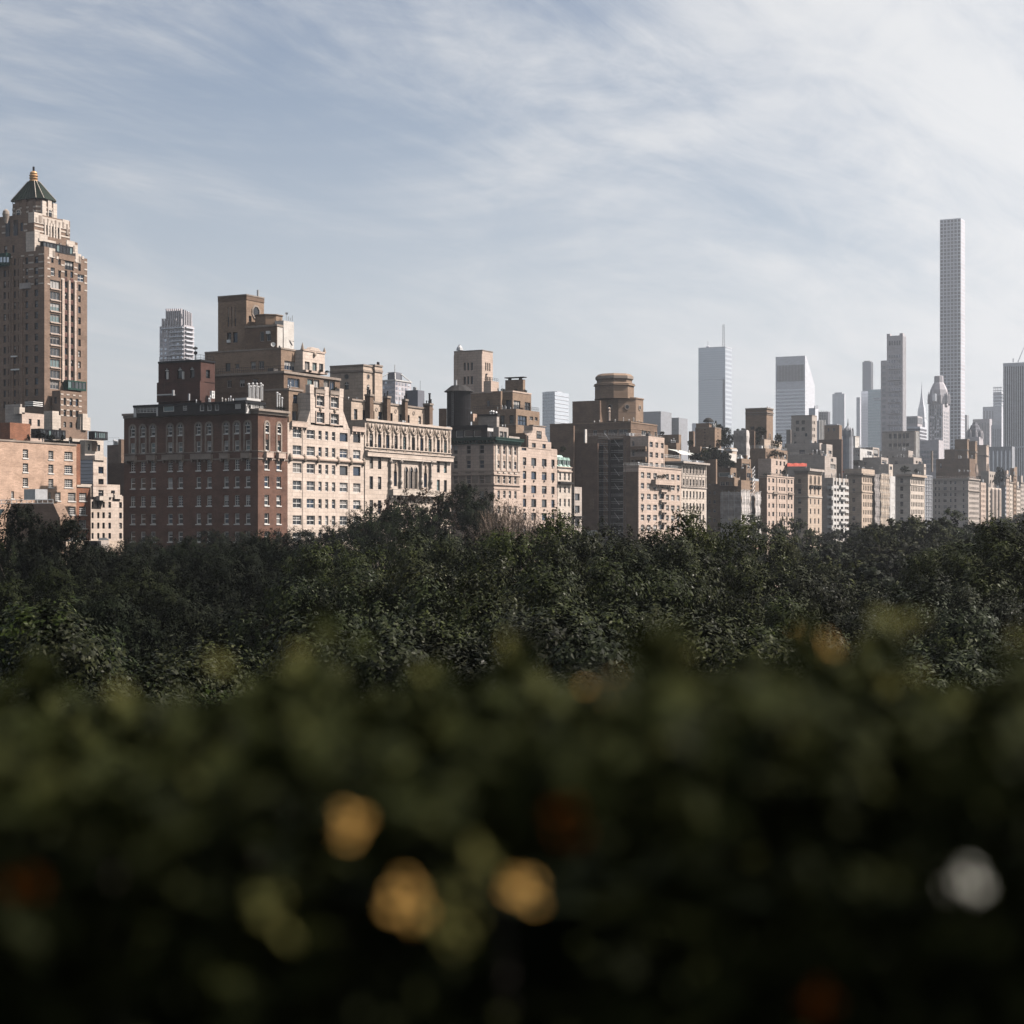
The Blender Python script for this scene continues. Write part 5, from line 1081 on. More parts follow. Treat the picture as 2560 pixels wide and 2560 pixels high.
K.ledge(M4, M4['z1'] - .3, M4['z1'] + .15, .35, 'trim_stone', 'coping'); K.ledge(M4, zat(1032, M4['Yc']), zat(1029.5, M4['Yc']), .45, 'trim_stone'); K.ledge(M4, zat(1036, M4['Yc']), zat(1034.5, M4['Yc']), .2, 'trim_stone', 'string_course')
K.pipes(M4, 3, (.3, 1.0), .2); K.pipes(M2, 4, (.6, 1.3), .12); K.mass('chimney', 'brown_brick', 1878, 1886, 1888, 1078, 1125, d=228)
x_ = onW(1924, 236)[0]; arch(K, 'W', 236, x_, 1.1, zat(1088, onW(1924, 236)[1]), zat(1100, onW(1924, 236)[1]), .35, 'trim_stone', .2)

# ================================================================== L: cornice corner house
L2 = Building('corner_corniced_house', 'buff corner house with arched top windows and iron balconies under a wide cornice', base_of(2020, 212))
M0 = L2.mass('wall', 'buff_stone', 1986, 2020, 2054.5, 1176, d=212, N=[dict(cols=[(1994, 2003)], rows=[(1197, 1208), (1221, 1235), (1246, 1260), (1270, 1284), (1295, 1309), (1319, 1332)], ref=2003, st=st(1, 2, 'dim_frame', .13, .3))],
    W=[dict(cols=px_cols([(1678, 1692), (1728, 1742), (1771, 1785)], .2174, 1660), rows=[(1193, 1207), (1222.5, 1236), (1247, 1260.5), (1271.5, 1285), (1295.5, 1309), (1319, 1331)], ref=2026, st=st(1, 2, 'dim_frame', .1, .3, split=False))])
L2.ledge(M0, M0['z1'] - .2, M0['z1'] + .7, 1.1, 'grey_stone'); L2.ledge(M0, M0['z1'] - 1.0, M0['z1'] - .2, .3, 'pale_stone', 'frieze'); L2.ledge(M0, zat(1243, M0['Yc']), zat(1240, M0['Yc']), .3, 'pale_stone', 'string_course')
for c in px_cols([(1678, 1692), (1728, 1742), (1771, 1785)], .2174, 1660):
    x_, Y_ = onW(sum(c) / 2, 212); arch(L2, 'W', 212, x_, 1.1, zat(1193, M0['Yc'] + 1), zat(1210, M0['Yc']), .3, 'carved_stone', .25); balcony(L2, 'W', 212, c[0] - 1.5, c[1] + 1.5, 1212, 1218, M0['Yc'], .7, 'dark_cladding')
balcony(L2, 'N', M0['x0'], 1990, 2006, 1210, 1217, M0['Yc'], .6, 'trim_stone')
# orange tarpaulin lying on that roof
m = MB(); xa, Y_ = onW(1969, 222); nn = 14
for i in range(nn):
    p0 = at(1968 + 49 * i / nn, 1158, 650); p1 = at(1968 + 49 * (i + 1) / nn, 1158, 650); q0 = at(1968 + 49 * i / nn, 1166, 647); q1 = at(1968 + 49 * (i + 1) / nn, 1166, 647)
    h0, h1 = .10 * math.sin(i * 1.3), .10 * math.sin((i + 1) * 1.3)
    p0.z += h0; p1.z += h1; m.quad(q0, q1, p1, p0); b0, b1 = p0.copy(), p1.copy(); b0 += Vector((2, 2, -1)); b1 += Vector((2, 2, -1)); m.quad(p0, p1, b1, b0)
tag(link('tarpaulin', m.mesh('tarpaulin', ['orange_tarp'])), 'bright orange tarpaulin stretched along a rooftop beside the wide cornice', 'tarpaulin')

# ================================================================== M .. T: the rest of the avenue front
def X8(v): return 1900 + v * .3416
def Y8(v): return 780 + v * .3416
FS = st(1, 2, 'dim_frame', .09, .45, split=False, bl=('blind',)); FB = st(1, 1, 'black_metal', .09, .2, split=False)
M_ = Building('white_balcony_block', 'grey and white block with stacked side balconies, behind the wide-corniced corner house', base_of(2081, 212))
M0 = M_.mass('wall', 'grey_stone', 2055, 2081, 2121, 1194, d=212, N=[dict(cols=[(2071, 2079)], rows=rows(1210, 24.5, 6, 10), ref=2079, st=FB)], W=[dict(cols=[(2084, 2089), (2091, 2096), (2110.5, 2115), (2116, 2120)], rows=rows(1203, 15.2, 9, 8.5), ref=2085, st=FB), dict(cols=[(2100.5, 2106.5)], rows=rows(1204, 15.4, 9, 12), ref=2085, st=FB)])
wb = MB(); wb.box(M0['x0'] - .02, M0['x1'], 211.88, 211.97, 0, .2)
for k in range(9):
    z = zat(1214 + k * 15.2, M0['Yc']); M_.boxp('white_band', 'white_paint', 0, M0['x0'] + .05, M0['x1'] - .05, 211.8, 211.97, z - 1.0, z + .15)
for c0, c1 in ((2081.5, 2084), (2089, 2091), (2096, 2100.3), (2106.7, 2110.3)): xa, xb = onW(c0, 212)[0], onW(c1, 212)[0]; M_.boxp('white_pier', 'white_paint', 0, xa, xb, 211.75, 211.98, 0, M0['z1'])
for k in range(8):
    y = 1209 + k * 24.5; balcony(M_, 'N', M0['x0'], 2070, 2082, y + 6, y + 13, M0['Yc'], 1.2, 'white_paint')
    if k < 5: balcony(M_, 'W', 212, 2097, 2110, 1211 + k * 30.4, 1217 + k * 30.4, M0['Yc'], 1.0, 'white_paint')
M1 = M_.mass('setback_storey', 'grey_stone', 1970, 2054, 2062, 1136, d=222, yb=1200, N=[dict(cols=[(1976, 1981), (1990, 1995), (2010, 2016), (2031, 2036)], rows=[(1143, 1151)], ref=2034, st=FB), dict(cols=[(2028, 2046)], rows=[(1158, 1172)], ref=2046, st=FB)], W=[dict(cols=[(2056, 2059)], rows=[(1143, 1152), (1160, 1171)], ref=2056, st=FB)])
M2 = M_.mass('setback_storey', 'grey_stone', None, 2062, 2091, 1140, d=218, ln=16, W=[dict(cols=[(2077, 2083)], rows=[(1146, 1154)], ref=2077, st=FS), dict(cols=[(2076, 2089)], rows=[(1160, 1172)], ref=2076, st=st(3, 1, 'white_frame', .12, .2, glass=('glass_teal',)))])
M3 = M_.mass('setback_storey', 'grey_stone', 1962, 2049, 2056, 1107, d=230, yb=1140, N=[dict(cols=[(1998, 2012), (2033, 2040)], rows=[(1124, 1134)], ref=2038, st=FB)]); M3b = M_.mass('setback_storey', 'grey_stone', 2053, 2066, 2081, 1110, d=226, yb=1142, W=[dict(cols=[(2071, 2079)], rows=[(1126, 1134)], ref=2071, st=FB)])
M_.mass('side_block', 'grey_stone', 1966, 1977, 1980, 1074, d=262, yb=1140)
M4 = M_.mass('roof_tower', 'grey_stone', 1978, 2030, 2042.5, 1038.5, d=250, yb=1140, N=[dict(cols=[(1989, 1998), (2004, 2012)], rows=[(1051, 1060), (1068, 1077)], ref=2010, st=FB), dict(cols=[(1985, 1990), (2012, 2018)], rows=[(1083, 1091)], ref=2015, st=FB), dict(cols=[(1985, 1991)], rows=[(1104, 1112)], ref=1990, st=FB)], W=[dict(cols=[(2031.5, 2033.5), (2035.5, 2037.5)], rows=[(1052, 1060), (1069, 1077), (1085, 1093)], ref=2032, st=FB)])
M_.ledge(M4, M4['z1'] - .1, M4['z1'] + .2, .1, 'trim_stone', 'coping'); M_.railing(M1, 1.0, 'dim_frame', 1); M_.railing(M0, 1.0, 'black_metal', 1); M_.pipes(M1, 6); M_.pipes(M0, 5)

N_ = Building('buff_corniced_block', 'buff block with two close window rows under its cornice, left of striped netting', base_of(2154.5, 212))
M0 = N_.mass('wall', 'buff_stone', 2110, 2154.5, 2187, 1186, d=212, N=[dict(cols=[(2130, 2138), (2118, 2123)], rows=rows(1198, 23, 6, 11), ref=2137, st=FS)], W=[dict(cols=spaced(2157, 2186, 7, 2.1), rows=[(1194, 1205), (1213, 1226)], ref=2158, st=FS), dict(cols=spaced(2157, 2186, 7, 2.1), rows=rows(1236, 19.5, 5, 11), ref=2158, st=FS)])
N_.ledge(M0, M0['z1'] - .2, M0['z1'] + .4, .8, 'trim_stone'); N_.ledge(M0, M0['z1'] + .401, M0['z1'] + 2.4, -.05, 'buff_stone', 'parapet'); N_.ledge(M0, zat(1230.5, M0['Yc']), zat(1228, M0['Yc']), .3, 'buff_stone', 'string_course'); N_.ledge(M0, zat(1209.5, M0['Yc']), zat(1207.5, M0['Yc']), .2, 'buff_stone', 'string_course')
N_.pipes(M0, 5, (2.6, 3.4)); N_.wbox('awning', 'orange_tarp', 2118, 2141, 1178, 1181, 222, 2); N_.wbox('awning_stripe', 'white_paint', 2141.2, 2168, 1176.5, 1180, 222, 2)
N2 = Building('white_side_block', 'narrow white block with a single column of side windows beside netting', base_of(2224.5, 212))
M0 = N2.mass('wall', 'white_paint', 2224, 2224.5, 2238, 1190, d=212, W=[dict(cols=[(2230, 2236.5)], rows=rows(1206, 20, 6, 8), ref=2230, st=FB)])
N2.mass('setback_storey', 'pale_stone', 2197, 2222, 2232, 1160, d=216, yb=1195, W=[dict(cols=[(2224, 2230)], rows=[(1166, 1174)], ref=2224, st=FB)])
N2.mass('wall', 'buff_stone', 2187, 2187.5, 2224, 1190, d=213)
netting('tan and cream striped construction netting between two corniced blocks', [('W', 2187.5, 2202, 1184, 1350, 211, 'net_grey'), ('W', 2202, 2224, 1183, 1350, 210.6, 'net_tan')], 211, 'net_white')
O_ = Building('eight_bay_block', 'pale corniced block with eight narrow window bays beside a glass-fronted slot', base_of(2276, 212))
M0 = O_.mass('wall', 'pale_stone', 2240, 2276, 2311.5, 1189, d=212, N=[dict(cols=[(2250, 2258)], rows=[(1196, 1207), (1216, 1227), (1235, 1246), (1254, 1266), (1273, 1285), (1293, 1304)], ref=2258, st=FS)], W=[dict(cols=spaced(2277.5, 2309.5, 8, 2.1), rows=[(1197, 1209), (1216, 1228), (1236, 1247), (1255, 1266), (1273.5, 1285), (1292.5, 1303)], ref=2279, st=FS)])
nb = MB(); nb.box(M0['x0'] - .03, M0['x0'] + .02, M0['y0'] + .3, onN(2259.5, M0['x0'])[0] - 1.2, 0, M0['z1'] - 1); 
O_.ledge(M0, M0['z1'] - .4, M0['z1'] + .6, 1.1, 'buff_stone'); O_.ledge(M0, zat(1213, M0['Yc']), zat(1211, M0['Yc']), .3, 'pale_stone', 'string_course')
O_.mass('setback_storey', 'pale_stone', 2290, 2310, 2315, 1160, d=216, yb=1190, W=[dict(cols=[(2311, 2314)], rows=[(1167, 1174)], ref=2311, st=FB)]); O_.pipes(M0, 5)
P_ = Building('glass_slot_building', 'narrow blue-grey glass building wedged between two stone blocks', base_of(2313, 213), 'office building')
M0 = P_.mass('wall', 'far_grey', 2311.6, 2313, 2331, 1187, d=214, W=[dict(cols=spaced(2313.6, 2330.4, 4, 3.4), rows=rows(1190, 9.3, 17, 8.2), ref=2314, st=st(1, 1, 'galvanised', .12, .1, split=False, glass=('tower_glass', 'tower_glass_pale', 'tower_glass_teal')))])
Q_ = Building('grand_grey_block', 'broad grey apartment block with wide shaded side and two brown roof towers', base_of(2421, 212))
cQ = [(2336, 2341), (2345, 2350), (2358, 2367), (2374, 2379), (2385, 2391), (2406, 2411)]
M0 = Q_.mass('wall', 'grey_stone', 2331.5, 2421, 2448.5, 1197, d=212, N=[dict(cols=cQ, rows=[(1202, 1210), (1217, 1225), (1232, 1240), (1247, 1255), (1262, 1270), (1277, 1285), (1292, 1300), (1307, 1315)], ref=2410, st=FS)], W=[dict(cols=spaced(2423, 2447, 8, 1.6), rows=rows(1204, 12.6, 10, 6.5), ref=2423, st=FS)])
Q_.ledge(M0, M0['z1'] - .3, M0['z1'] + .3, .6, 'grey_stone'); Q_.ledge(M0, zat(1227.5, M0['Yc']), zat(1226, M0['Yc']), .4, 'trim_stone', 'string_course'); Q_.railing(M0, 1.4, 'dim_frame', .8)
M1 = Q_.mass('setback_storey', 'brown_brick', 2340, 2424, 2440, 1180, d=217, yb=1200); M2 = Q_.mass('setback_storey', 'brown_brick', 2344, 2424, 2438, 1146, d=222, yb=1185, N=[dict(cols=[(2350, 2354)], rows=[(1158, 1170)], ref=2352, st=FB)])
Q_.mass('setback_storey', 'tan_brick', 2340, 2356, 2359, 1148, d=262, yb=1200); M3 = Q_.mass('setback_storey', 'brown_brick', 2361, 2390, 2398, 1123, d=250, yb=1160)
for a0, a1, a2, yt, dd in ((2387, 2418, 2424, 1099, 236), (2422, 2438, 2443, 1104, 228), (2441, 2466, 2472, 1114, 232)):
    Mq = Q_.mass('roof_tower', 'tan_brick' if a0 != 2441 else 'pink_stone', a0, a1, a2, yt, d=dd, yb=1190); Q_.ledge(Mq, Mq['z1'] - 6.0, Mq['z1'] - 5.4, .4, 'trim_stone'); Q_.ledge(Mq, Mq['z1'] - .1, Mq['z1'] + .4, .2, 'trim_stone', 'coping')
    for u_ in (.25, .75): m = MB(); m.lathe((Mq['x0'] + (Mq['x1'] - Mq['x0']) * u_, Mq['y0'] - .2), [(.5, Mq['z0'] - 1), (.9, Mq['z0'] + 2), (.5, Mq['z0'] + 5), (.15, Mq['z0'] + 7)], 7); Q_.part('buttress_scroll', m, 'pink_stone')
Q_.pipes(M1, 8); Q_.pipes(M2, 6); Q_.mass('chimney', 'trim_stone', 2327, 2331, 2332.5, 1127, d=280, yb=1180)

R_ = Building('brown_shaded_slab', 'tan slab with a plain shaded side right of the broad grey block', base_of(2452, 212))
M0 = R_.mass('wall', 'pink_stone', 2447, 2452, 2465, 1206, d=213, W=[dict(cols=spaced(2453, 2464, 3, 1.5), rows=rows(1212, 12.5, 9, 6.5), ref=2453, st=FS)])
R_.mass('setback_storey', 'tan_brick', 2436, 2466, 2488, 1190, d=222, yb=1235); R_.pipes(M0, 4)
T1 = Building('bay_windowed_cream_block', 'cream block with rounded window bays near the far end of the front', base_of(2470, 212))
M0 = T1.mass('wall', 'cream_stone', 2464, 2471, 2503, 1218, d=212.5, W=[dict(cols=spaced(2473, 2501, 7, 1.8), rows=rows(1226, 12, 8, 6.5), ref=2473, st=FS)])
T1.mass('setback_storey', 'grey_stone', 2452, 2472, 2490, 1178, d=219, yb=1225, W=[dict(cols=spaced(2474, 2488, 3, 2), rows=[(1186, 1192), (1200, 1207)], ref=2474, st=FB)]); T1.pipes(M0, 4)
for i in range(3):
    x_ = onW(2478 + i * 9, 212.5)[0]; m = MB(); m.lathe((x_, 212.6), [(1.6, 0), (1.6, M0['z1'] - 1), (1.2, M0['z1'] - .3)], 10); T1.part('round_bay', m, 'cream_stone')
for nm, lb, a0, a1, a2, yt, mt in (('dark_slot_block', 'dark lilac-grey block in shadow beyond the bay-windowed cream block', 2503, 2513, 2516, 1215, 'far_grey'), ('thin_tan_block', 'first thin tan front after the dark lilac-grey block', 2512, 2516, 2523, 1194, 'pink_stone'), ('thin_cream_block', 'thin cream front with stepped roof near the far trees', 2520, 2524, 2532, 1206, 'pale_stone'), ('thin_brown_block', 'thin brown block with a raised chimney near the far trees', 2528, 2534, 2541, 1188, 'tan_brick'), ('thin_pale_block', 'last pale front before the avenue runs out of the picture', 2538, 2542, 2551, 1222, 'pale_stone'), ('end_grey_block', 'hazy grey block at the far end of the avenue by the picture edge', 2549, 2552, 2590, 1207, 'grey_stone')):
    b = Building(nm, lb, base_of(a1, 212)); M0 = b.mass('wall', mt, a0, a1, a2, yt, d=212, W=[dict(cols=spaced(a1 + .6, a2 - .4, max(2, int((a2 - a1) / 3)), 1.4), rows=rows(yt + 8, 11, 9, 5.5), ref=a1 + .6, st=FB)])
    b.mass('setback_storey', mt, a0 - 3, a1 + 1, a1 + 5, yt - 18, d=220, yb=yt + 4); b.pipes(M0, 3); b.ledge(M0, M0['z1'] - .2, M0['z1'] + .3, .4, 'trim_stone')
Tb = Building('tan_roof_slab', 'plain tan block above the vine-covered wall near the right edge', base_of(2504, 300)); Tb.mass('wall', 'tan_brick', 2482, 2504, 2510, 1139, d=330); Tb.mass('wall', 'tan_brick', 2511, 2532, 2543, 1166, d=300)

# ================================================================== blocks one street back
U = Building('pale_window_grid_block', 'pale pinkish block with two rows of wide dark windows in a recessed grid', base_of(2287.5, 300), 'office building')
M0 = U.mass('wall', 'grey_stone', 2205, 2287.5, 2297, 1078, d=300, N=[dict(cols=px_cols([(942, 963), (978, 1001), (1012, 1035), (1045, 1062), (1066, 1090)], .3416, 1900), rows=[(1083.5, 1095.5), (1108, 1116)], ref=2265, st=st(2, 2, 'black_metal', .12, .15))])
U.ledge(M0, M0['z1'] - .2, M0['z1'] + .25, .2, 'trim_stone', 'coping')
for k, c in enumerate(px_cols([(966, 975), (1003, 1010), (1037, 1043), (1063, 1065)], .3416, 1900)): U.nbox('pier', 'pale_stone', c[0], c[1], 1081, 1122, M0['x0'], .1, .35)
for k in range(3): x_ = M0['x0'] + (M0['x1'] - M0['x0']) * (k + .5) / 3; U.boxp('pier', 'white_paint', 0, x_ - .7, x_ + .7, 299.5, 300.1, 0, M0['z1'] - .3)
U2 = Building('stepped_grey_rooftops', 'stepped pale grey storeys below the wide-windowed pinkish block', base_of(2275, 262))
M0 = U2.mass('wall', 'grey_stone', 2200, 2271, 2283, 1126, d=275, N=[dict(cols=[(2216, 2221), (2230, 2235), (2242, 2247), (2254, 2259)], rows=[(1139, 1143)], ref=2258, st=FB)])
M1 = U2.mass('setback_storey', 'grey_stone', 2160, 2284, 2304, 1143, d=255, yb=1200, N=[dict(cols=[(2236, 2244)], rows=[(1153, 1160)], ref=2243, st=FB), dict(cols=[(2272, 2278)], rows=[(1166, 1174)], ref=2277, st=FB)], W=[dict(cols=[(2290, 2294), (2297, 2301)], rows=[(1152, 1158)], ref=2290, st=FB)])
U2.mass('setback_storey', 'pale_stone', None, 2300, 2315, 1160, d=240, ln=20); U2.pipes(M0, 5); U2.pipes(M1, 8); U2.railing(M1, 1.0, 'dim_frame', 1.2)
V = Building('greenhouse_roofed_block', 'pale block with a glazed rooftop conservatory below the teal towers', base_of(2190, 262))
M0 = V.mass('wall', 'grey_stone', 2098, 2203, 2221, 1143, d=265, N=[dict(cols=[(2112, 2122), (2134, 2146), (2160, 2166)], rows=[(1156, 1163)], ref=2160, st=FB)], W=[dict(cols=[(2205, 2217)], rows=[(1150, 1158)], ref=2205, st=FB)])
M1 = V.mass('glazed_roof_house', 'white_paint', 2099, 2150, 2182, 1121, d=275, yb=1150, N=[dict(cols=spaced(2101, 2149, 8, 4.6), rows=[(1125, 1132), (1134, 1141)], ref=2148, st=st(1, 1, 'white_frame', .1, .3, split=False, glass=('glass_grey', 'tower_glass_pale')))], W=[dict(cols=[(2182 - 14, 2182 - 3)], rows=[(1128, 1138)], ref=2170, st=FS)])
V.mass('setback_storey', 'grey_stone', None, 2182, 2198, 1118, d=275, ln=20, W=[dict(cols=[(2184, 2196)], rows=[(1122, 1140)], ref=2184, st=st(4, 1, 'white_frame', .1, .5, bl=('pale_blind',)))])
V.pipes(M0, 8); V.pipes(M1, 5)
W_ = Building('tan_cube_block', 'plain tan block with two small high windows, left of the pinkish-white box', base_of(2098, 290)); M0 = W_.mass('wall', 'tan_brick', 2060, 2098, 2105, 1063, d=290, N=[dict(cols=[(2069, 2073), (2082, 2087)], rows=[(1070, 1078)], ref=2086, st=FB)]); W_.ledge(M0, M0['z1'] - .1, M0['z1'] + .2, .1, 'trim_stone', 'coping')
W_.mass('lower_block', 'dark_brown_brick', 2045, 2104, 2110, 1098, d=280)
X_ = Building('pinkish_white_box', 'smooth pinkish-white rooftop box below the slim white tower', base_of(2138, 300)); M0 = X_.mass('wall', 'whitewash', 2108, 2138, 2148.5, 1091, d=300); X_.ledge(M0, M0['z1'] - .1, M0['z1'] + .3, .15, 'grey_stone', 'coping')
CH = Building('domed_church_top', 'small dark dome with a thin spire peeking over rooftops', base_of(2119, 420), 'church')
pc = at(2120, 1090, 900); m = MB(); r_ = 13 * 900 / F; zc_ = lambda y: zat(y, 900)
m.lathe((pc.x, pc.y), [(r_, 0), (r_, zc_(1082)), (r_ * .98, zc_(1078)), (r_ * .78, zc_(1072)), (r_ * .4, zc_(1067)), (r_ * .18, zc_(1064)), (r_ * .16, zc_(1060)), (.25, zc_(1055)), (.1, zc_(1046))], 12); CH.part('dome', m, 'far_grey')
for k in range(8): w = k * math.pi / 4; m = MB(); p_ = (pc.x + r_ * math.cos(w), pc.y + r_ * math.sin(w)); m.lathe(p_, [(.4, zc_(1090)), (.4, zc_(1076)), (.05, zc_(1069))], 6); CH.part('pinnacle', m, 'far_grey')
AD = Building('stepped_pinnacle_block', 'pale stepped block with vertical ribs and a crown of small pinnacles', base_of(2045, 330))
M0 = AD.mass('wall', 'far_white', 2030, 2046, 2061, 1052, d=330, W=[dict(cols=spaced(2047, 2060, 4, 2), rows=rows(1058, 9, 8, 6), ref=2047, st=FS)]); M1 = AD.mass('crown', 'far_white', 2022, 2038, 2046, 1020, d=345, yb=1060)
for i in range(5): AD.wbox('pinnacle', 'far_white', 2038 + i * 1.8, 2039 + i * 1.8, 1014 + 1.5 * (i % 2), 1021, 344.8, .6)
for i in range(5): AD.wbox('rib', 'white_paint', 2046 + i * 3.6, 2046.8 + i * 3.6, 1050, 1140, 330, .1, .6)
DK = Building('dark_lattice_block', 'dark grey tower top with a lattice frame right of the pinnacled block', base_of(2070, 600)); M0 = DK.mass('wall', 'far_dark', 2045, 2070, 2075.5, 1029, d=700); M1 = DK.mass('wall', 'far_grey', 2058, 2092, 2100, 1060, d=680)
for k in range(4): DK.nbox('lattice_bar', 'far_grey', 2047 + k * 6, 2048 + k * 6, 1027, 1062, M0['x0'], .3, 1.0); DK.nbox('lattice_bar', 'far_grey', 2046, 2070, 1036 + k * 7, 1037 + k * 7, M0['x0'], .3, 1.2)

# ================================================================== far towers in the haze
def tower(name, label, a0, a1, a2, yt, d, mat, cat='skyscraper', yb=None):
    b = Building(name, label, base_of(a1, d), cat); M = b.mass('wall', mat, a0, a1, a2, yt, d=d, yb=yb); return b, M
def hbands(b, M, ys, th, mat, faces='NW', proud=.4, name='window_band'):
    for y in ys:
        z = zat(y, M['Yc']); h = th * M['Yc'] / F
        if 'N' in faces: m = MB(); m.box(M['x0'] - proud, M['x0'] + .3, M['y0'] + .02, M['y1'] - .1, z - h, z); b.part(name, m, mat)
        if 'W' in faces: m = MB(); m.box(M['x0'] + .02, M['x1'] - .1, M['y0'] - proud, M['y0'] + .3, z - h, z); b.part(name, m, mat)
def vbars(b, M, n, frac, y0, y1, mat, face='N', proud=.6, name='pier'):
    z1, z0 = zat(y0, M['Yc']), max(0, zat(y1, M['Yc']))
    lo, hi = (M['y0'], M['y1']) if face == 'N' else (M['x0'], M['x1'])
    for i in range(n):
        c = lo + (hi - lo) * (i + .5) / n; w = (hi - lo) / n * frac / 2; m = MB()
        if face == 'N': m.box(M['x0'] - proud, M['x0'] + .2, c - w, c + w, z0, z1)
        else: m.box(c - w, c + w, M['y0'] - proud, M['y0'] + .2, z0, z1)
        b.part(name, m, mat)
D_at = lambda c, Y: Y * (SN - CS * (c - CX) / F)          # distance across the avenue at a depth
# slender white grid tower
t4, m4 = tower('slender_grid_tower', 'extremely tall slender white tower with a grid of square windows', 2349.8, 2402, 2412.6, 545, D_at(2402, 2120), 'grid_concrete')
Y4_ = m4['Yc']; cols4 = []; stp = (m4['y1'] - m4['y0']) / 6; fl = 9.05 * Y4_ / F
pm_ = {}
b = MB(); b.box(-.05, .1, -stp * .345, stp * .345, -fl * .345, fl * .345)
gl = [b.mesh('window', [g]) for g in ('grid_glass', 'grid_glass', 'grid_glass', 'grid_glass_light')]
rest = MB(); k_ = 0
for j in range(74):
    zc_ = m4['z1'] - fl * (j + .62)
    if zc_ < 30: break
    for i in range(6):
        yc = m4['y0'] + stp * (i + .5)
        if k_ < 300: link('window', random.choice(gl), t4.o, (m4['x0'] - t4.base[0], yc - t4.base[1], zc_)); k_ += 1
        else: rest.box(m4['x0'] - .2, m4['x0'] + .1, yc - stp*.34, yc + stp*.34, zc_ - fl*.34, zc_ + fl*.34)
o = t4.part('window_rows', rest, 'grid_glass'); o['kind'] = 'stuff'
rest = MB()
for j in range(74):
    zc_ = m4['z1'] - fl * (j + .62)
    if zc_ < 30: break
    big = j in (12, 13, 26, 27, 40, 41, 54, 55)
    for i in range(6):
        w = (m4['x1'] - m4['x0']) / 6; xc = m4['x0'] + w * (i + .5); rest.box(xc - w*.3, xc + w*.3, m4['y0'] - .02 if not big else m4['y0'] - .1, m4['y0'] + .3, zc_ - fl*.3, zc_ + fl*.3)
o = t4.part('side_windows', rest, 'far_stone'); o['kind'] = 'stuff'
# slant-roofed white tower
x0q, Yq = onW(2012.7, D_at(2012.7, 2250)); dq = D_at(2012.7, 2250)
tc, mc = tower('slant_roofed_tower', 'white banded tower with a dark louvred top panel and slanted roof', 1939, 2012.7, 2037, 1062, dq, 'far_white')
m = MB(); zt1 = zat(889, Yq); zb1 = mc['z1'] - .2; pts_ = [(mc['x0'], zb1), (mc['x1'], zb1), (mc['x1'], zat(958, Yq)), (mc['x0'] + (mc['x1'] - mc['x0']) * .12, zt1), (mc['x0'], zt1)]; m.prismW(pts_, mc['y0'] + .01, mc['y1'] - .01); tc.part('sloped_crown', m, 'far_white')
ya, yb_ = onN(2010, mc['x0'])[0], onN(1943, mc['x0'])[0]; m = MB(); m.box(mc['x0'] - .4, mc['x0'] + .2, ya, yb_, zat(951, Yq), zat(911, Yq)); tc.part('louvre_panel', m, 'far_grey')
for i in range(26): m = MB(); u = ya + (yb_ - ya) * (i + .5) / 26; m.box(mc['x0'] - .9, mc['x0'] - .3, u - .2, u + .2, zat(951, Yq), zat(911, Yq)); tc.part('louvre', m, 'far_dark' if i % 3 else 'far_grey')
hbands(tc, mc, [972 + i * 8.8 for i in range(30)], 3.6, 'tower_glass', 'N', .25); hbands(tc, mc, [1076 + i * 8.8 for i in range(18)], 1.6, 'tower_glass_pale', 'W', .25)
# glass tower with mast
tb_, mb_ = tower('masted_glass_tower', 'broad grey glass tower with a tall lattice mast on its roof', 1746, 1813, 1829.6, 868, D_at(1813, 2000), 'tower_glass')
hbands(tb_, mb_, [875 + i * 5.6 for i in range(60)], .7, 'far_grey', 'N', .15, 'floor_line'); hbands(tb_, mb_, [870 + i * 11.3 for i in range(34)], 5.4, 'tower_glass_pale', 'W', .2); tb_.boxp('glazing_strip', 'far_grey', 0, mb_['x0'] - .3, mb_['x0'] + .1, mb_['y0'] + .5, mb_['y0'] + (mb_['y1'] - mb_['y0']) * .09, 0, zat(948, mb_['Yc'])); hbands(tb_, mb_, [947], 1.2, 'far_white', 'N', .3, 'floor_line'); tb_.ledge(mb_, mb_['z1'], mb_['z1'] + .8, .3, 'far_white', 'coping')
m = MB(); px_, Yp = onW(1809, mb_['y0'] + 8); zt1 = zat(811, Yp); zb1 = mb_['z1']; w_ = 1.1
for dx in (-w_, w_):
    for dy in (-w_, w_): m.tube((px_ + dx, mb_['y0'] + 8 + dy, zb1), (px_ + dx * .6, mb_['y0'] + 8 + dy * .6, zt1), .16, n=4)
for i in range(14):
    z0_, z1_ = zb1 + (zt1 - zb1) * i / 14, zb1 + (zt1 - zb1) * (i + 1) / 14; s_ = 1 if i % 2 else -1
    for dy in (-w_, w_): m.tube((px_ - w_ * s_ * .8, mb_['y0'] + 8 + dy, z0_), (px_ + w_ * s_ * .8, mb_['y0'] + 8 + dy, z1_), .13, n=4)
tb_.part('lattice_mast', m, 'far_grey')
m = MB(); q = at(1770, 868, mb_['Yc'] + 20); m.lathe((q.x, q.y), [(2.5, mb_['z1']), (2.2, mb_['z1'] + 3), (.6, mb_['z1'] + 4)], 8); m.tube((q.x, q.y, mb_['z1']), (q.x, q.y, mb_['z1'] + 9), .3, n=4); tb_.part('roof_plant', m, 'far_white')
tw_, mw = tower('slim_white_tower', 'slim pale tower alone in the gap left of the teal towers', 2081, 2111, 2113.5, 984, D_at(2111, 2700), 'far_white'); vbars(tw_, mw, 9, .4, 986, 1330, 'tower_glass_pale', 'N', .2, 'glazing_strip'); tw_.boxp('roof_plant', 'far_white', 0, mw['x0'] + 1, mw['x1'] - 1, mw['y0'] + 4, mw['y1'] - 3, mw['z1'], mw['z1'] + 2.2)
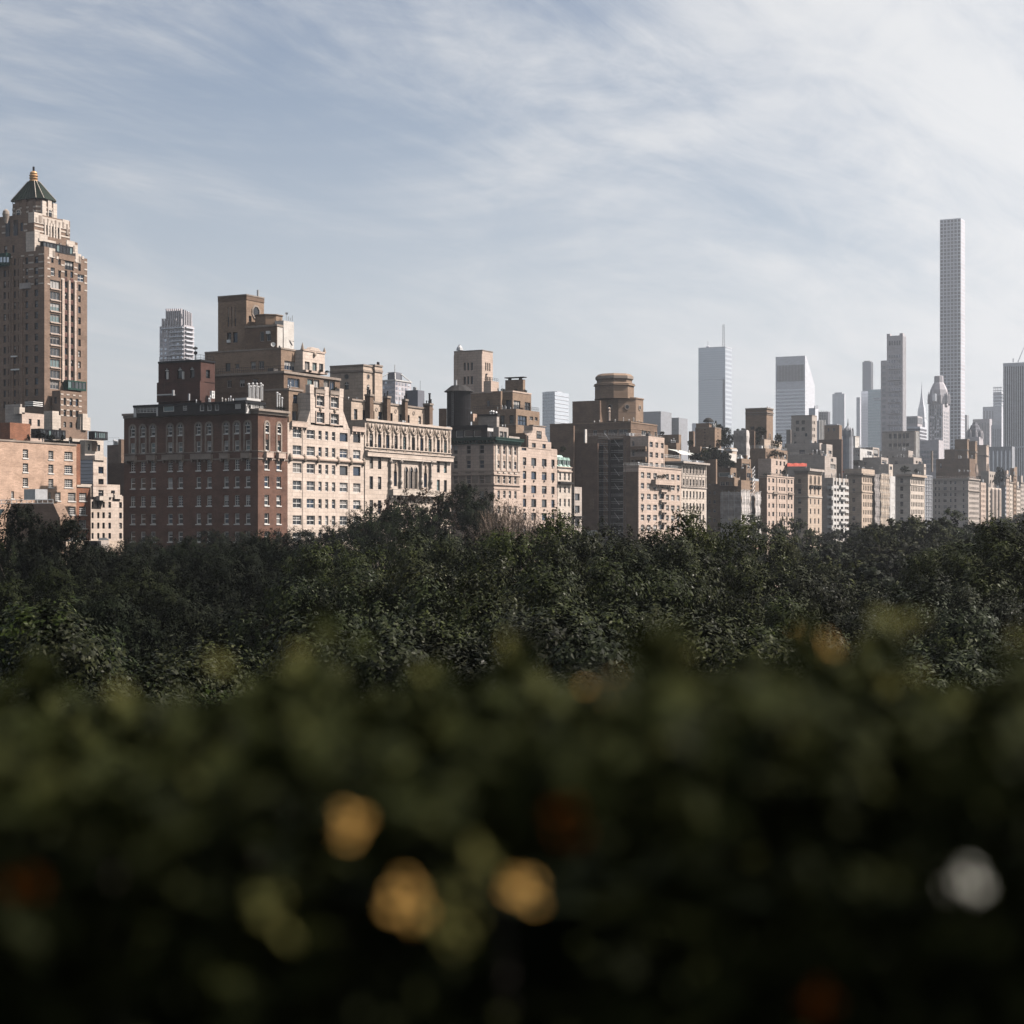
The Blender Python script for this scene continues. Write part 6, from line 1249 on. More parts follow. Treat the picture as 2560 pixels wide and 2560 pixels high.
tg, mg = tower('dark_slab_tower', 'dark slab tower top rising left of the stone tower', 2156, 2177, 2183, 904, D_at(2177, 2500), 'tower_glass_dark'); vbars(tg, mg, 3, .12, 905, 980, 'far_white', 'W', .5); tg.boxp('roof_plant', 'far_grey', 0, mg['x0'] + 1, mg['x1'], mg['y0'] + 2, mg['y1'] - 2, mg['z1'], mg['z1'] + 1.5)
tg2, mg2 = tower('blue_grey_slab', 'blue-grey slab below the dark slab tower top', 2153, 2186, 2203, 977, D_at(2186, 2400), 'tower_glass'); hbands(tg2, mg2, [985 + 7 * i for i in range(40)], .8, 'far_grey', 'NW', .15, 'floor_line')
tg3, mg3 = tower('teal_glass_tower', 'teal glass tower partly behind the tall stone tower', 2170, 2204, 2212, 973, D_at(2204, 2000), 'tower_glass_teal'); hbands(tg3, mg3, [980 + 7 * i for i in range(40)], 1.2, 'far_grey', 'NW', .15, 'floor_line'); m = MB(); m.box(mg3['x0'] - .4, mg3['x0'] + .1, *sorted((onN(2185, mg3['x0'])[0], onN(2201, mg3['x0'])[0])), zat(999, mg3['Yc']), zat(995, mg3['Yc'])); tg3.part('bright_window_strip', m, 'far_white')
tg4, mg4 = tower('pale_side_tower', 'pale narrow tower left of the blue-grey slab', 2141, 2150, 2155, 993, D_at(2150, 2600), 'far_white'); vbars(tg4, mg4, 3, .4, 994, 1330, 'tower_glass', 'N', .2, 'glazing_strip')
# tall stone tower
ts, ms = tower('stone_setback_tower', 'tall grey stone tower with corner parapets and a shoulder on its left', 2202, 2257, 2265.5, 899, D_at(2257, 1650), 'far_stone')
mt = ts.mass('upper_shaft', 'far_stone', 2217, 2257, 2265.4, 838, d=ms['y0'] + .01, yb=905)
for a, b_ in ((0, .2), (.8, 1)): ya, yb_ = mt['y0'] + (mt['y1'] - mt['y0']) * a, mt['y0'] + (mt['y1'] - mt['y0']) * b_; ts.boxp('corner_parapet', 'far_stone', 0, mt['x0'] - .1, mt['x1'] * .5 + mt['x0'] * .5, ya + .02, yb_, mt['z1'] - .3, mt['z1'] + 2.0)
for k in range(5): u = onN(2224 + k * 6.3, mt['x0'])[0]; ts.boxp('crown_opening', 'far_dark', 0, mt['x0'] - .25, mt['x0'] + .1, u - .8, u + .5, zat(862, mt['Yc']), zat(851, mt['Yc']))
for j in range(14):
    y = 885 + j * 14 if j > 0 else 886
    for k in range(5): u = onN(2224 + k * 6.3, ms['x0'])[0]; ts.boxp('window', random.choice(('tower_glass_dark', 'far_grey')), 0, ms['x0'] - .2, ms['x0'] + .1, u - .75, u + .75, zat(y + 7, ms['Yc']), zat(y, ms['Yc'])) if y + 7 > 0 else 0
    if j > 1: u = onN(2210, ms['x0'])[0]; ts.boxp('window', 'far_grey', 0, ms['x0'] - .2, ms['x0'] + .1, u - 1.6, u + 1.6, zat(y + 7, ms['Yc']), zat(y, ms['Yc']))
    if j % 2 == 0 and j: ts.boxp('balcony', 'far_stone', 0, ms['x0'] - 1.0, ms['x0'] + .1, onN(2252, ms['x0'])[0], onN(2219, ms['x0'])[0], zat(y + 9, ms['Yc']), zat(y + 7, ms['Yc']))
vbars(ts, ms, 3, .4, 840, 1330, 'far_grey', 'W', .15, 'window_strip')
# needle-spired tower
tn = Building('needle_spired_tower', 'very faint tower with a sunburst crown tapering to a needle spire', base_of(2300, D_at(2304, 3100)), 'skyscraper')
q = at(2304.5, 1100, 3100); zq = lambda y: zat(y, 3100); wq = lambda w: w * 3100 / F / 2 * 1.2
m = MB(); m.lathe((q.x, q.y), [(wq(25), 0), (wq(25), zq(1056)), (wq(21), zq(1050)), (wq(19.5), zq(1030)), (wq(16), zq(1019)), (wq(13), zq(1014)), (wq(9.5), zq(1005)), (wq(6.5), zq(996)), (wq(4.2), zq(985)), (wq(2.2), zq(972)), (wq(.8), zq(955))], 4, rot=math.radians(45)); tn.part('tapering_crown', m, 'far_white')
for j, (y, w) in enumerate(((1046, 20), (1032, 18.5), (1020, 15), (1010, 10.5))):
    m = MB(); m.lathe((q.x, q.y), [(wq(w) * 1.06, zq(y)), (wq(w) * 1.02, zq(y - 2))], 4, rot=math.radians(45)); tn.part('crown_band', m, 'far_grey')
tr, mr = tower('crowned_stone_tower', 'pale stone tower with an eight-sided crown in front of the slender grid tower', 2321, 2357, 2374, 1010, D_at(2357, 1700), 'far_stone')
q = at(2347, 960, 1715); wq = lambda w: w * 1715 / F / 2; zq = lambda y: zat(y, 1715)
m = MB(); m.lathe((q.x, q.y), [(wq(48), zq(1015)), (wq(47), zq(990)), (wq(42), zq(975)), (wq(30), zq(962)), (wq(23), zq(956)), (wq(22), zq(941)), (wq(20), zq(940))], 8, rot=ph); tr.part('crown', m, 'far_stone')
for k in range(8): w = ph + k * math.pi / 4; m = MB(); p_ = (q.x + wq(49) * math.cos(w), q.y + wq(49) * math.sin(w)); m.lathe(p_, [(1.4, zq(1010)), (1.2, zq(990)), (.5, zq(984)), (.1, zq(979))], 6); tr.part('pinnacle', m, 'far_stone')
m = MB(); u0, u1 = onN(2342, mr['x0'])[0], onN(2335, mr['x0'])[0]; m.box(mr['x0'] - .3, mr['x0'] + .2, u0, u1, zat(1003, 1700), zat(985, 1700)); m.box(mr['x0'] - 6, mr['x0'], u0, u1, zat(1003, 1700), zat(984, 1700)); tr.part('arched_window', m, 'tower_glass_pale')
for j in range(16):
    for k in range(5): u = onN(2327 + k * 6, mr['x0'])[0]; tr.boxp('window', random.choice(('far_grey', 'tower_glass')), 0, mr['x0'] - .2, mr['x0'] + .1, u - .7, u + .7, zat(1022 + j * 9 + 5, 1700), zat(1022 + j * 9, 1700))
    for k in range(3): u = onW(2361 + k * 4.5, mr['y0'])[0]; tr.boxp('window', 'far_grey', 0, u - 1.5, u + 1.5, mr['y0'] - .2, mr['y0'] + .1, zat(1028 + j * 9 + 5, 1700), zat(1028 + j * 9, 1700))
vbars(tr, mr, 6, .3, 1012, 1330, 'far_white', 'N', .8)
ta, ma = tower('louvred_office_block', 'grey office block with tall louvred top storey left of the crowned stone tower', 2266, 2294, 2306, 1040, D_at(2294, 1500), 'far_stone'); vbars(ta, ma, 6, .75, 1044, 1058, 'far_grey', 'N', .3, 'louvre'); vbars(ta, ma, 4, .7, 1044, 1058, 'far_grey', 'W', .3, 'louvre')
ta2, ma2 = tower('striped_office_block', 'white and dark horizontally striped office block below the louvred block', 2268, 2300, 2316, 1066, D_at(2300, 1350), 'far_white'); hbands(ta2, ma2, [1071 + 8.5 * i for i in range(8)], 4.5, 'far_dark', proud=.2)
tl, ml = tower('low_grey_hotel', 'long low grey-lilac block behind the pinkish window-grid block', 2290, 2347, 2357, 1100, D_at(2347, 1250), 'far_stone'); 
for j in range(4):
    for k in range(7): u = onN(2299 + k * 7, ml['x0'])[0]; tl.boxp('window', 'far_grey', 0, ml['x0'] - .2, ml['x0'] + .1, u - .9, u + .9, zat(1133 + j * 12, ml['Yc']), zat(1126 + j * 12, ml['Yc']))
tz, mz = tower('thin_grey_block', 'thin plain grey block just right of the slender grid tower', 2405, 2417, 2422, 1037, D_at(2417, 2300), 'far_grey')
# tower with black and white stripes at the right edge
tm, mm = tower('striped_marble_tower', 'broad tower of white and black vertical stripes at the right edge', 2508, 2590, 2610, 906, D_at(2590, 1750), 'far_dark'); vbars(tm, mm, 15, .46, 909, 1330, 'far_white', 'N', 1.2); tm.ledge(mm, mm['z1'] - 3, mm['z1'] + .6, .8, 'far_white', 'cornice'); hbands(tm, mm, [1114], 5, 'far_white', 'N', .6, 'belt')
m = MB(); p0 = at(2545, 905, 1790); p1 = at(2561, 866, 1790); m.tube(p0, p1, .5, .25, n=5); m.tube(at(2533, 905, 1790), at(2533, 896, 1790), .5, n=5); tm.part('window_cleaning_crane', m, 'far_white')
td, md = tower('dark_crowned_hotel', 'small ornate tower with a dark peaked roof left of the striped marble tower', 2420, 2448, 2458, 1092, D_at(2448, 1500), 'far_stone'); q = at(2437, 1060, 1510); wq = lambda w: w * 1510 / F / 2; zq = lambda y: zat(y, 1510)
m = MB(); m.lathe((q.x, q.y), [(wq(38), zq(1094)), (wq(30), zq(1074)), (wq(26), zq(1072)), (wq(20), zq(1064)), (wq(14), zq(1062)), (wq(10), zq(1056))], 8, rot=ph); td.part('peaked_roof', m, 'far_dark')
for k in range(8): w = ph + k * math.pi / 4; m = MB(); m.lathe((q.x + wq(35) * math.cos(w), q.y + wq(35) * math.sin(w)), [(1.3, zq(1096)), (1.0, zq(1082)), (.1, zq(1074))], 6); td.part('turret', m, 'far_stone')
for a0, a1, a2, yt, Yd_, nm, lb, mt_ in ((2432, 2474, 2480, 1047, 2300, 'pale_slab_block', 'pale slab block behind the dark peaked roof', 'far_stone'), (2457, 2500, 2512, 1016, 2700, 'faint_flat_block', 'faint flat-topped block behind the pale slab block', 'far_white'), (2478, 2504, 2512, 1062, 2000, 'faint_gabled_block', 'faint gabled block touching the striped marble tower', 'far_white'), (2468, 2530, 2537, 1116, 1300, 'teal_low_block', 'low teal-grey block below the striped marble tower', 'far_grey')):
    tq, mq = tower(nm, lb, a0, a1, a2, yt, D_at(a1, Yd_), mt_); vbars(tq, mq, 6, .35, yt + 10, 1330, 'far_grey' if mt_ != 'far_grey' else 'tower_glass', 'N', .15, 'window_strip')
tq, mq = tower('open_crown_tower', 'faint tower with an open gridded crown beside the striped marble tower', 2483, 2504, 2512, 980, D_at(2504, 2600), 'far_white'); hbands(tq, mq, [968, 975, 984, 992, 1000], 1.6, 'far_white', 'NW', 1.0, 'crown_ring')
for k in range(5): u = mq['y0'] + (mq['y1'] - mq['y0']) * (k + .5) / 5; tq.boxp('crown_post', 'far_white', 0, mq['x0'] - .5, mq['x0'] + .5, u - .4, u + .4, mq['z1'], zat(966, mq['Yc']))
hbands(tq, mq, [988, 996, 1004, 1012], 3, 'tower_glass', 'NW', .2)
# middle distance: behind the cream houses
tt, mt_ = tower('finned_crown_tower', 'hazy pinkish tower with a crown of stepped vertical fins', 399, 460, 485, 812, D_at(460, 1150), 'far_stone', 'apartment tower'); 
for yt, a0, a1, a2 in ((797, 406, 456, 481), (773, 416, 455, 474)): tt.mass('crown_tier', 'far_stone', a0, a1, a2, yt + 3, d=mt_['y0'] + (4 if yt < 790 else 2), yb=830)
for k in range(8):
    for (lo, hi, yt, pl) in ((417, 455, 772, 5.8), (407, 456, 797, 3)):
        c = lo + (hi - lo) * k / 7.3; gx_ = onW(455.5, mt_['y0'] + (4 if yt < 790 else 2))[0]; tt.nbox('fin', 'far_stone', c, c + 2.2, yt, yt + 48, gx_, .3, 1.2)
for k in range(5): tt.wbox('fin', 'far_stone', 457 + k * 4.4, 458.8 + k * 4.4, 774 + k * 2.2, 830, mt_['y0'] + 2, .3, 1.2)
for k in range(12): y = 818 + k * 11; z = zat(y, mt_['Yc']); tt.boxp('balcony', 'far_white', 0, mt_['x0'] - 1.2, mt_['x0'] + .2, mt_['y0'] + .3, mt_['y0'] + (mt_['y1'] - mt_['y0']) * (.55 if k else .9), z - .5, z + .3); tt.boxp('balcony', 'far_white', 0, mt_['x0'] + 1, mt_['x1'] - 1, mt_['y0'] - 1.2, mt_['y0'] + .2, z - .5, z + .3)
for j in range(12):
    for k in range(6): u = mt_['y0'] + (mt_['y1'] - mt_['y0']) * (k + .5) / 6; z = zat(826 + j * 11, mt_['Yc']); tt.boxp('window', random.choice(('tower_glass', 'far_grey', 'tower_glass_dark')), 0, mt_['x0'] - .15, mt_['x0'] + .1, u - .8, u + .8, z - .7, z + .8)
tp, mp = tower('framed_pyramid_tower', 'hazy grey tower with a white pyramid frame round its dark roof block', 940, 988, 1028, 950, D_at(988, 900), 'far_stone', 'apartment tower')
for j in range(10):
    for k in range(7): u = onN(946 + k * 6.4, mp['x0'])[0]; z = zat(953 + j * 12, mp['Yc']); tp.boxp('window', random.choice(('far_grey', 'tower_glass', 'tower_glass_dark')), 0, mp['x0'] - .15, mp['x0'] + .1, u - .6, u + .6, z - 1.2, z)
    for k in range(5): u = onW(990 + k * 7.5, mp['y0'])[0]; z = zat(955 + j * 12, mp['Yc']); tp.boxp('window', random.choice(('far_grey', 'tower_glass_pale', 'tower_glass_dark')), 0, u - .2, u + 1.4, mp['y0'] - .15, mp['y0'] + .1, z - 1.3, z)
mpy = tp.mass('roof_block', 'far_dark', 969, 988, 1005, 930, d=mp['y0'] + 4, yb=952); apex = Vector(((mpy['x0'] + mpy['x1']) / 2, (mpy['y0'] + mpy['y1']) / 2, zat(926, mp['Yc']))); m = MB()
for cx_, cy_ in ((mp['x0'], mp['y0']), (mp['x1'], mp['y0']), (mp['x0'], mp['y1']), (mp['x1'], mp['y1'])): m.tube((cx_, cy_, mp['z1']), apex + (Vector((cx_, cy_, apex.z)) - apex) * .25, .25, n=4)
m.box(mp['x0'] - .4, mp['x1'] + .4, mp['y0'] - .4, mp['y0'] + .4, mp['z1'] - .3, mp['z1'] + .3); m.box(mp['x0'] - .4, mp['x0'] + .4, mp['y0'] + .4, mp['y1'], mp['z1'] - .3, mp['z1'] + .3); m.tube(apex, apex + Vector((0, 0, 4)), .2, n=5); tp.part('pyramid_frame', m, 'white_paint')
tx, mx = tower('plain_grey_box', 'plain dark grey rooftop box right of the framed pyramid tower', 1013, 1044.5, 1061, 975, D_at(1044, 560), 'far_dark', 'building')
ty, my = tower('pale_glass_slab', 'pale bluish glass office slab between the gabled house and the octagonal tower', 1356, 1387, 1422, 979, D_at(1387, 1300), 'tower_glass_pale'); hbands(ty, my, [985 + 8 * i for i in range(20)], 2.4, 'tower_glass', 'N', .2); hbands(ty, my, [987 + 9.5 * i for i in range(16)], 1.4, 'far_white', 'W', .3, 'floor_line'); vbars(ty, my, 8, .12, 980, 1330, 'far_white', 'N', .3); m = MB(); q = at(1393, 975, my['Yc'] + 15); m.box(q.x, q.x + 8, q.y, q.y + 10, my['z1'], my['z1'] + 1.5); ty.part('roof_plant', m, 'far_white')
tk, mk = tower('blue_grey_stepped_mass', 'flat blue-grey stepped mass right of the octagonal tower', 1600, 1652, 1679, 1028, D_at(1652, 1500), 'far_grey', 'office building'); tk.mass('lower_wing', 'far_grey', 1676, 1697, 1719, 1044, d=mk['y0'] - 4)
tv, mv = tower('tiny_far_tower', 'tiny far pale tower between the stepped mass and glass tower', 1730, 1740, 1746, 1058, D_at(1740, 2600), 'far_white')

# ================================================================== left: striped deco tower and its neighbours
def XL(v): return v * .1708
T = Building('deco_brick_tower', 'tall tan brick deco tower with a green pyramid roof and gold finial', base_of(109, 331), 'apartment tower')
TA = st(3, 1, 'dim_frame', .16, .4, glass=('glass_grey', 'glass', 'glass_teal'), bl=('pale_blind', 'blind')); TB = st(1, 2, 'black_metal', .12, .35)
TN = st(1, 2, 'black_metal', .14, .25, split=False)
rT = [(701 + 28.1 * k, 721.5 + 28.1 * k) for k in range(9)]
d0 = 331.0
MT = T.mass('shaft', 'tower_tan_brick', -60, 109, 218, 625, d=d0,
    N=[dict(cols=[(8.5, 14.5), (20.5, 26.5), (33, 39), (45, 51), (63, 70), (86, 95)], rows=[(641 + 27.6 * k, 658 + 27.6 * k) for k in range(14)], ref=90, st=TN)],
    W=[dict(cols=[(125.5, 150)], rows=rT, ref=138, st=TA), dict(cols=[(127, 137)], rows=[(668.5, 689)], ref=130, st=st(1, 2, 'white_frame', .15, .3)), dict(cols=[(161.5, 168), (176, 183)], rows=[(676 + 27.8 * k, 692 + 27.8 * k) for k in range(10)], ref=165, st=TB), dict(cols=[(195.5, 202)], rows=[(660, 677)] + [(711 + 27.5 * k, 728 + 27.5 * k) for k in range(9)], ref=198, st=TB),
       dict(cols=[(194, 210)], rows=[(685, 703)], ref=195, st=st(2, 2, 'white_frame', .15, .3)), dict(cols=[(128, 134)], rows=[(641, 657)], ref=130, st=TB), dict(cols=[(145.5, 152)], rows=[(646, 662), (676, 694)], ref=148, st=TB), dict(cols=[(162, 184)], rows=[(651, 673)], ref=162, st=st(3, 1, 'black_metal', .16, .5, bl=('pale_blind',))), dict(cols=[(125.5, 148)], rows=[(952, 973)], ref=138, st=TA)])
Yt = MT['Yc']; ZT = lambda y: zat(y, Yt)
# cream stone stripes of the upper storeys and pilasters between the middle windows
for y in (633, 652, 668, 687, 706):
    th_ = 3.5
    for face in 'WN':
        m = MB()
        spans = ([(109, 125), (152.5, 161), (185, 193), (210.5, 218)] if face == 'W' else [(97, 108.8), (72, 84), (53, 61), (28, 31)])
        for a_, b_ in spans:
            if face == 'W': u0, u1 = onW(a_, d0)[0], onW(b_, d0)[0]; T.boxp('stone_stripe', 'pale_stone', 0, u0 + .02, u1 - .02, d0 - .10, d0 + .05, ZT(y + th_), ZT(y))
            else: u0, u1 = sorted((onN(a_, MT['x0'])[0], onN(b_, MT['x0'])[0])); T.boxp('stone_stripe', 'pale_stone', 0, MT['x0'] - .10, MT['x0'] + .05, u0, u1, ZT(y + th_), ZT(y))
for c0, c1 in ((153.5, 159.5), (169.5, 174.5), (184.5, 189)): u0, u1 = onW(c0, d0)[0], onW(c1, d0)[0]; T.boxp('pilaster', 'pink_stone', 0, u0, u1, d0 - .35, d0 + .05, ZT(950), ZT(690))
for c0, c1 in ((161.5, 168), (176, 183)):
    u0, u1 = onW(c0, d0)[0], onW(c1, d0)[0]; Y_ = onW(165, d0)[1]
    for k in range(10): T.boxp('red_spandrel', 'spandrel_red', 0, u0, u1, d0 - .06, d0 + .05, zat(703 + 27.8 * k, Y_), zat(693.5 + 27.8 * k, Y_))
for k in range(9): u0, u1 = onW(125, d0)[0], onW(151, d0)[0]; T.boxp('sill', 'pink_stone', 0, u0, u1, d0 - .3, d0 + .05, zat(724.6 + 28.1 * k, onW(138, d0)[1]), zat(722 + 28.1 * k, onW(138, d0)[1]))
u0, u1 = onW(109, d0)[0], onW(117, d0)[0]; T.boxp('corner_pier', 'tower_tan_brick', 0, u0 + .02, u1, d0 - .25, d0 + .05, 0, ZT(640))
for c in (27, 33, 51.5, 56): u_ = onN(c, MT['x0'])[0]; T.boxp('pier', 'tower_tan_brick', 0, MT['x0'] - .4, MT['x0'] + .05, u_ - .3, u_ + .3, 30, ZT(640))
# enclosed balconies in dark glass
def glazed_box(name, c0, c1, y0, y1, d, out, n, mat='dark_green_paint'):
    Y_ = onW(c0, d)[1]; u0, u1 = onW(c0, d)[0], onW(c1, d)[0]; z0, z1 = zat(y1, Y_), zat(y0, Y_); m = MB(); m.box(u0, u1, d - out, d + .1, z1 - .3, z1); m.box(u0, u1, d - out, d + .1, z0, z0 + .5); m.box(u0, u0 + .1, d - out, d + .1, z0 + .5, z1 - .3)
    for i in range(n + 1): u = u0 + (u1 - u0 - .2) * i / n; m.box(u, u + .2, d - out, d - out + .2, z0 + .5, z1 - .3)
    o = T.part(name, m, mat)
    for i in range(n): ua, ub = u0 + (u1 - u0 - .2) * i / n + .2, u0 + (u1 - u0 - .2) * (i + 1) / n; m = MB(); m.quad((ua, d - out + .1, z0 + .5), (ub, d - out + .1, z0 + .5), (ub, d - out + .1, z1 - .3), (ua, d - out + .1, z1 - .3)); T.part('balcony_pane', m, random.choice(('glass_grey', 'glass_teal', 'glass')), o)
glazed_box('glazed_balcony', 157, 203, 950.5, 974, d0, 1.8, 5)
# corner blocks with carved tops on the shaft
for c0, c1, yt in ((109.5, 121, 616), (122, 137, 619), (188, 202, 633), (146, 186, 634)):
    u0, u1 = onW(c0, d0)[0], onW(c1, d0)[0]; Y_ = onW(c0, d0)[1]; T.boxp('stepped_parapet', 'pale_stone' if c0 in (122, 188) else 'tower_tan_brick', 0, u0, u1, d0 - .15, d0 + 3, ZT(640), zat(yt, Y_))
    if c0 in (122, 188): T.boxp('carved_panel', 'trim_stone', 0, (u0 * .4 + u1 * .6), u0 * .05 + u1 * .95, d0 - .25, d0, zat(yt + 20, Y_), zat(yt + 6, Y_))
# tiers
T2 = T.mass('setback_tier', 'tower_tan_brick', -30, 86, 194, 584, d=d0 + 5, yb=660, N=[dict(cols=[(10, 18), (30, 36), (63, 71)], rows=[(609, 628)], ref=70, st=TN)])
for c0, c1, yt in ((86, 98, 578), (98, 118, 584), (166, 186, 600), (186, 193.5, 612)):
    u0, u1 = onW(c0, d0 + 5)[0], onW(c1, d0 + 5)[0]; T.boxp('stepped_parapet', 'pale_stone', 0, u0 - .07, u1, d0 + 4.85, d0 + 8, T2['z1'] - 5, zat(yt, onW(c0, d0 + 5)[1]))
glazed_box('glazed_terrace', 101, 176, 603, 626, d0 + 4, 1.0, 9, 'black_metal'); T.wbox('terrace_wall', 'pale_stone', 98, 140, 595, 602, d0 + 4.6, 1)
T3 = T.mass('setback_tier', 'tower_tan_brick', -25, 85, 175, 533, d=d0 + 9, yb=600, N=[dict(cols=[(20, 26), (50, 57)], rows=[(556, 578)], ref=55, st=TN)], W=[dict(cols=[(112, 118), (127, 133), (141.5, 147.5)], rows=[(560, 577)], ref=112, st=TB)])
Y3_ = T3['Yc']
for y in (549, 561, 573, 584):
    for c0, c1 in ((86, 111), (119, 126), (134, 140.5), (148.5, 174)): u0, u1 = onW(c0, d0 + 9)[0], onW(c1, d0 + 9)[0]; T.boxp('stone_stripe', 'pale_stone', 0, u0, u1, d0 + 8.9, d0 + 9.05, zat(y + 4, Y3_), zat(y, Y3_))
for c0, c1, yt in ((85, 105, 530), (106, 155, 541), (156, 172, 548)):
    u0, u1 = onW(c0, d0 + 9)[0], onW(c1, d0 + 9)[0]; T.boxp('stepped_parapet', 'pale_stone', 0, u0 - .07, u1, d0 + 8.85, d0 + 11, T3['z1'] - 2.5, zat(yt, onW(c0, d0 + 9)[1]))
    if c0 != 106: T.boxp('carved_panel', 'trim_stone', 0, u0 * .45 + u1 * .55, u0 * .1 + u1 * .9, d0 + 8.75, d0 + 9, zat(yt + 22, Y3_), zat(yt + 6, Y3_))
for c in (20, 40): u_ = onN(c, T3['x0'])[0]; T.boxp('dark_glazing', 'glass', 0, T3['x0'] - .2, T3['x0'] + .1, u_ - .7, u_ + .7, zat(598, Y3_), zat(545, Y3_))
u_ = onN(15, T2['x0'])[0]; m = MB(); q = at(15, 531, Y3_ + 2); m.lathe((q.x, q.y), [(.4, q.z - 3), (.8, q.z - 1.5), (1.0, q.z - .5), (.8, q.z + .4), (.2, q.z + .9)], 10); T.part('urn_finial', m, 'trim_stone')
for k in range(9):
    c = 90 + k * 9.6; u_, Y_ = onW(c, d0 + 9); T.boxp('carved_panel', 'trim_stone', 0, u_ - .28, u_ + .28, d0 + 8.78, d0 + 8.95, T3['z1'] - 2.2, T3['z1'] - 1.0 + .3 * (k % 2))
for c in (111.5, 119.5, 126, 134, 140.5, 148.5): u_ = onW(c, d0 + 9)[0]; T.boxp('pilaster', 'pale_stone', 0, u_ - .3, u_ + .3, d0 + 8.7, d0 + 9.05, zat(596, Y3_), zat(549, Y3_))
for c0, c1 in ((5, 14), (17, 24), (34, 44), (60, 68)):
    for y in (556, 572, 586): u0, u1 = sorted((onN(c0, T3['x0'])[0], onN(c1, T3['x0'])[0])); T.boxp('stone_stripe', 'pale_stone', 0, T3['x0'] - .1, T3['x0'] + .05, u0, u1, zat(y + 4, Y3_), zat(y, Y3_))
for c in (116, 132, 150, 168, 184): u_, Y_ = onW(c, d0 + 5); T.boxp('carved_panel', 'trim_stone', 0, u_ - .35, u_ + .35, d0 + 4.75, d0 + 5.02, T2['z1'] - 2.6, T2['z1'] - 1.1)
for c in (120, 143, 158, 172, 192, 207): u_, Y_ = onW(c, d0); T.boxp('carved_panel', 'pale_stone', 0, u_ - .4, u_ + .4, d0 - .14, d0 + .05, zat(648, Y_) , zat(641, Y_))
# lantern storey and pyramid roof: an octagon
dl = d0 + 11.5; lx0, Yl_ = onW(99, dl); lx1 = onW(145, dl)[0]; ly1 = onN(23, lx0)[0]
q = Vector(((lx0 + lx1) / 2, (dl + ly1) / 2, 0)); zl = lambda y: zat(y, Yl_ + 3); hx, hy = (lx1 - lx0) / 2, (ly1 - dl) / 2; rr = hx
def octo(r, ch, c=q):
    a, e = r * 1.0, r * hy / hx; return [(c.x - a + ch, c.y - e), (c.x + a - ch, c.y - e), (c.x + a, c.y - e + ch), (c.x + a, c.y + e - ch), (c.x + a - ch, c.y + e), (c.x - a + ch, c.y + e), (c.x - a, c.y + e - ch), (c.x - a, c.y - e + ch)]
m = MB(); m.prismZ(octo(rr, 1.3), zl(600), zl(507)); T.part('lantern_storey', m, 'tower_tan_brick')
for y in (518, 529, 540, 551): m = MB(); m.prismZ(octo(rr + .06, 1.3), zl(y + 4), zl(y)); T.part('stone_stripe', m, 'pale_stone')
m = MB(); m.prismZ(octo(rr - .4, 1.3), zl(508), zl(497)); T.part('roof_drum', m, 'tower_tan_brick')
for face, u_, lst in (('W', q.x, ((-2.0, .0), (2.3, .0), (0.2, .8))), ('N', q.y, ((-2.5, 0), (2.5, 0), (0, .6)))):
    for du, h_ in lst:
        m = MB(); w_ = .75
        if face == 'W': m.box(u_ + du - w_, u_ + du + w_, q.y - hy - .2, q.y - hy + .6, zl(545 - 3), zl(505) + h_)
        else: m.box(q.x - rr - .2, q.x - rr + .6, u_ + du - w_, u_ + du + w_, zl(545 - 3), zl(505) + h_)
        T.part('lantern_buttress', m, 'pale_stone' if face == 'W' else 'tower_tan_brick')
for face, pl, u_ in (('W', q.y - hy - .21, q.x + .2), ('N', q.x - rr - .21, q.y + hy * .35), ('N', q.x - rr - .02, q.y - hy * .45)):
    g = MB(); z0_, z1_ = zl(543), zl(530)
    g.box(u_ - .65, u_ + .65, pl - .03, pl + .1, z0_, z1_) if face == 'W' else g.box(pl - .03, pl + .1, u_ - .65, u_ + .65, z0_, z1_); T.part('arched_opening', g, 'glass')
    arch(T, face, pl - .03, u_, 1.3, z1_, z0_, .3, 'pale_stone', .08)
m = MB(); m.prismZ(octo(rr + .3, 1.5), zl(499), zl(449), inset=octo(.95, .35)); rf = T.part('pyramid_roof', m, 'green_tile')
A_, B2_ = octo(rr + .33, 1.5), octo(.98, .35)
for i in range(8): m = MB(); m.tube((*A_[i], zl(499) + .05), (*B2_[i], zl(449) + .05), .09, n=5); T.part('hip_rib', m, 'pale_stone' if i in (0, 7, 1, 6) else 'green_copper', rf)
m = MB()
for s_ in range(8):
    for k in range(1, 7):
        a = Vector((*A_[s_], zl(498))).lerp(Vector((*A_[(s_+1) % 8], zl(498))), k / 7); c = Vector((*B2_[s_], zl(449))).lerp(Vector((*B2_[(s_+1) % 8], zl(449))), k / 7); m.tube(a, c, .045, .03, n=3)
o = T.part('standing_seam', m, 'green_tile', rf); o['kind'] = 'stuff'
m = MB(); m.lathe((q.x, q.y), [(1.25, zl(449)), (1.2, zl(446)), (.95, zl(445)), (1.2, zl(441)), (1.18, zl(439)), (.92, zl(438)), (1.22, zl(435)), (1.2, zl(433)), (.92, zl(431)), (1.05, zl(428)), (.85, zl(425)), (.45, zl(423)), (.3, zl(422.5))], 16); T.part('gold_finial', m, 'gold_leaf')
m = MB(); m.tube((q.x, q.y, zl(423)), (q.x, q.y, zl(411.5)), .3, n=10); T.part('finial_pipe', m, 'black_metal')
for dx, dy in ((-rr, -hy + 1.3), (rr - 1.3, -hy), (-rr, hy - 1.3)): m = MB(); m.tube((q.x + dx, q.y + dy, zl(507)), (q.x + dx, q.y + dy, zl(503)), .08, n=5); m.lathe((q.x + dx, q.y + dy), [(.1, zl(503.5)), (.3, zl(502)), (.25, zl(500)), (.05, zl(499))], 8); T.part('corner_lamp', m, 'black_metal')
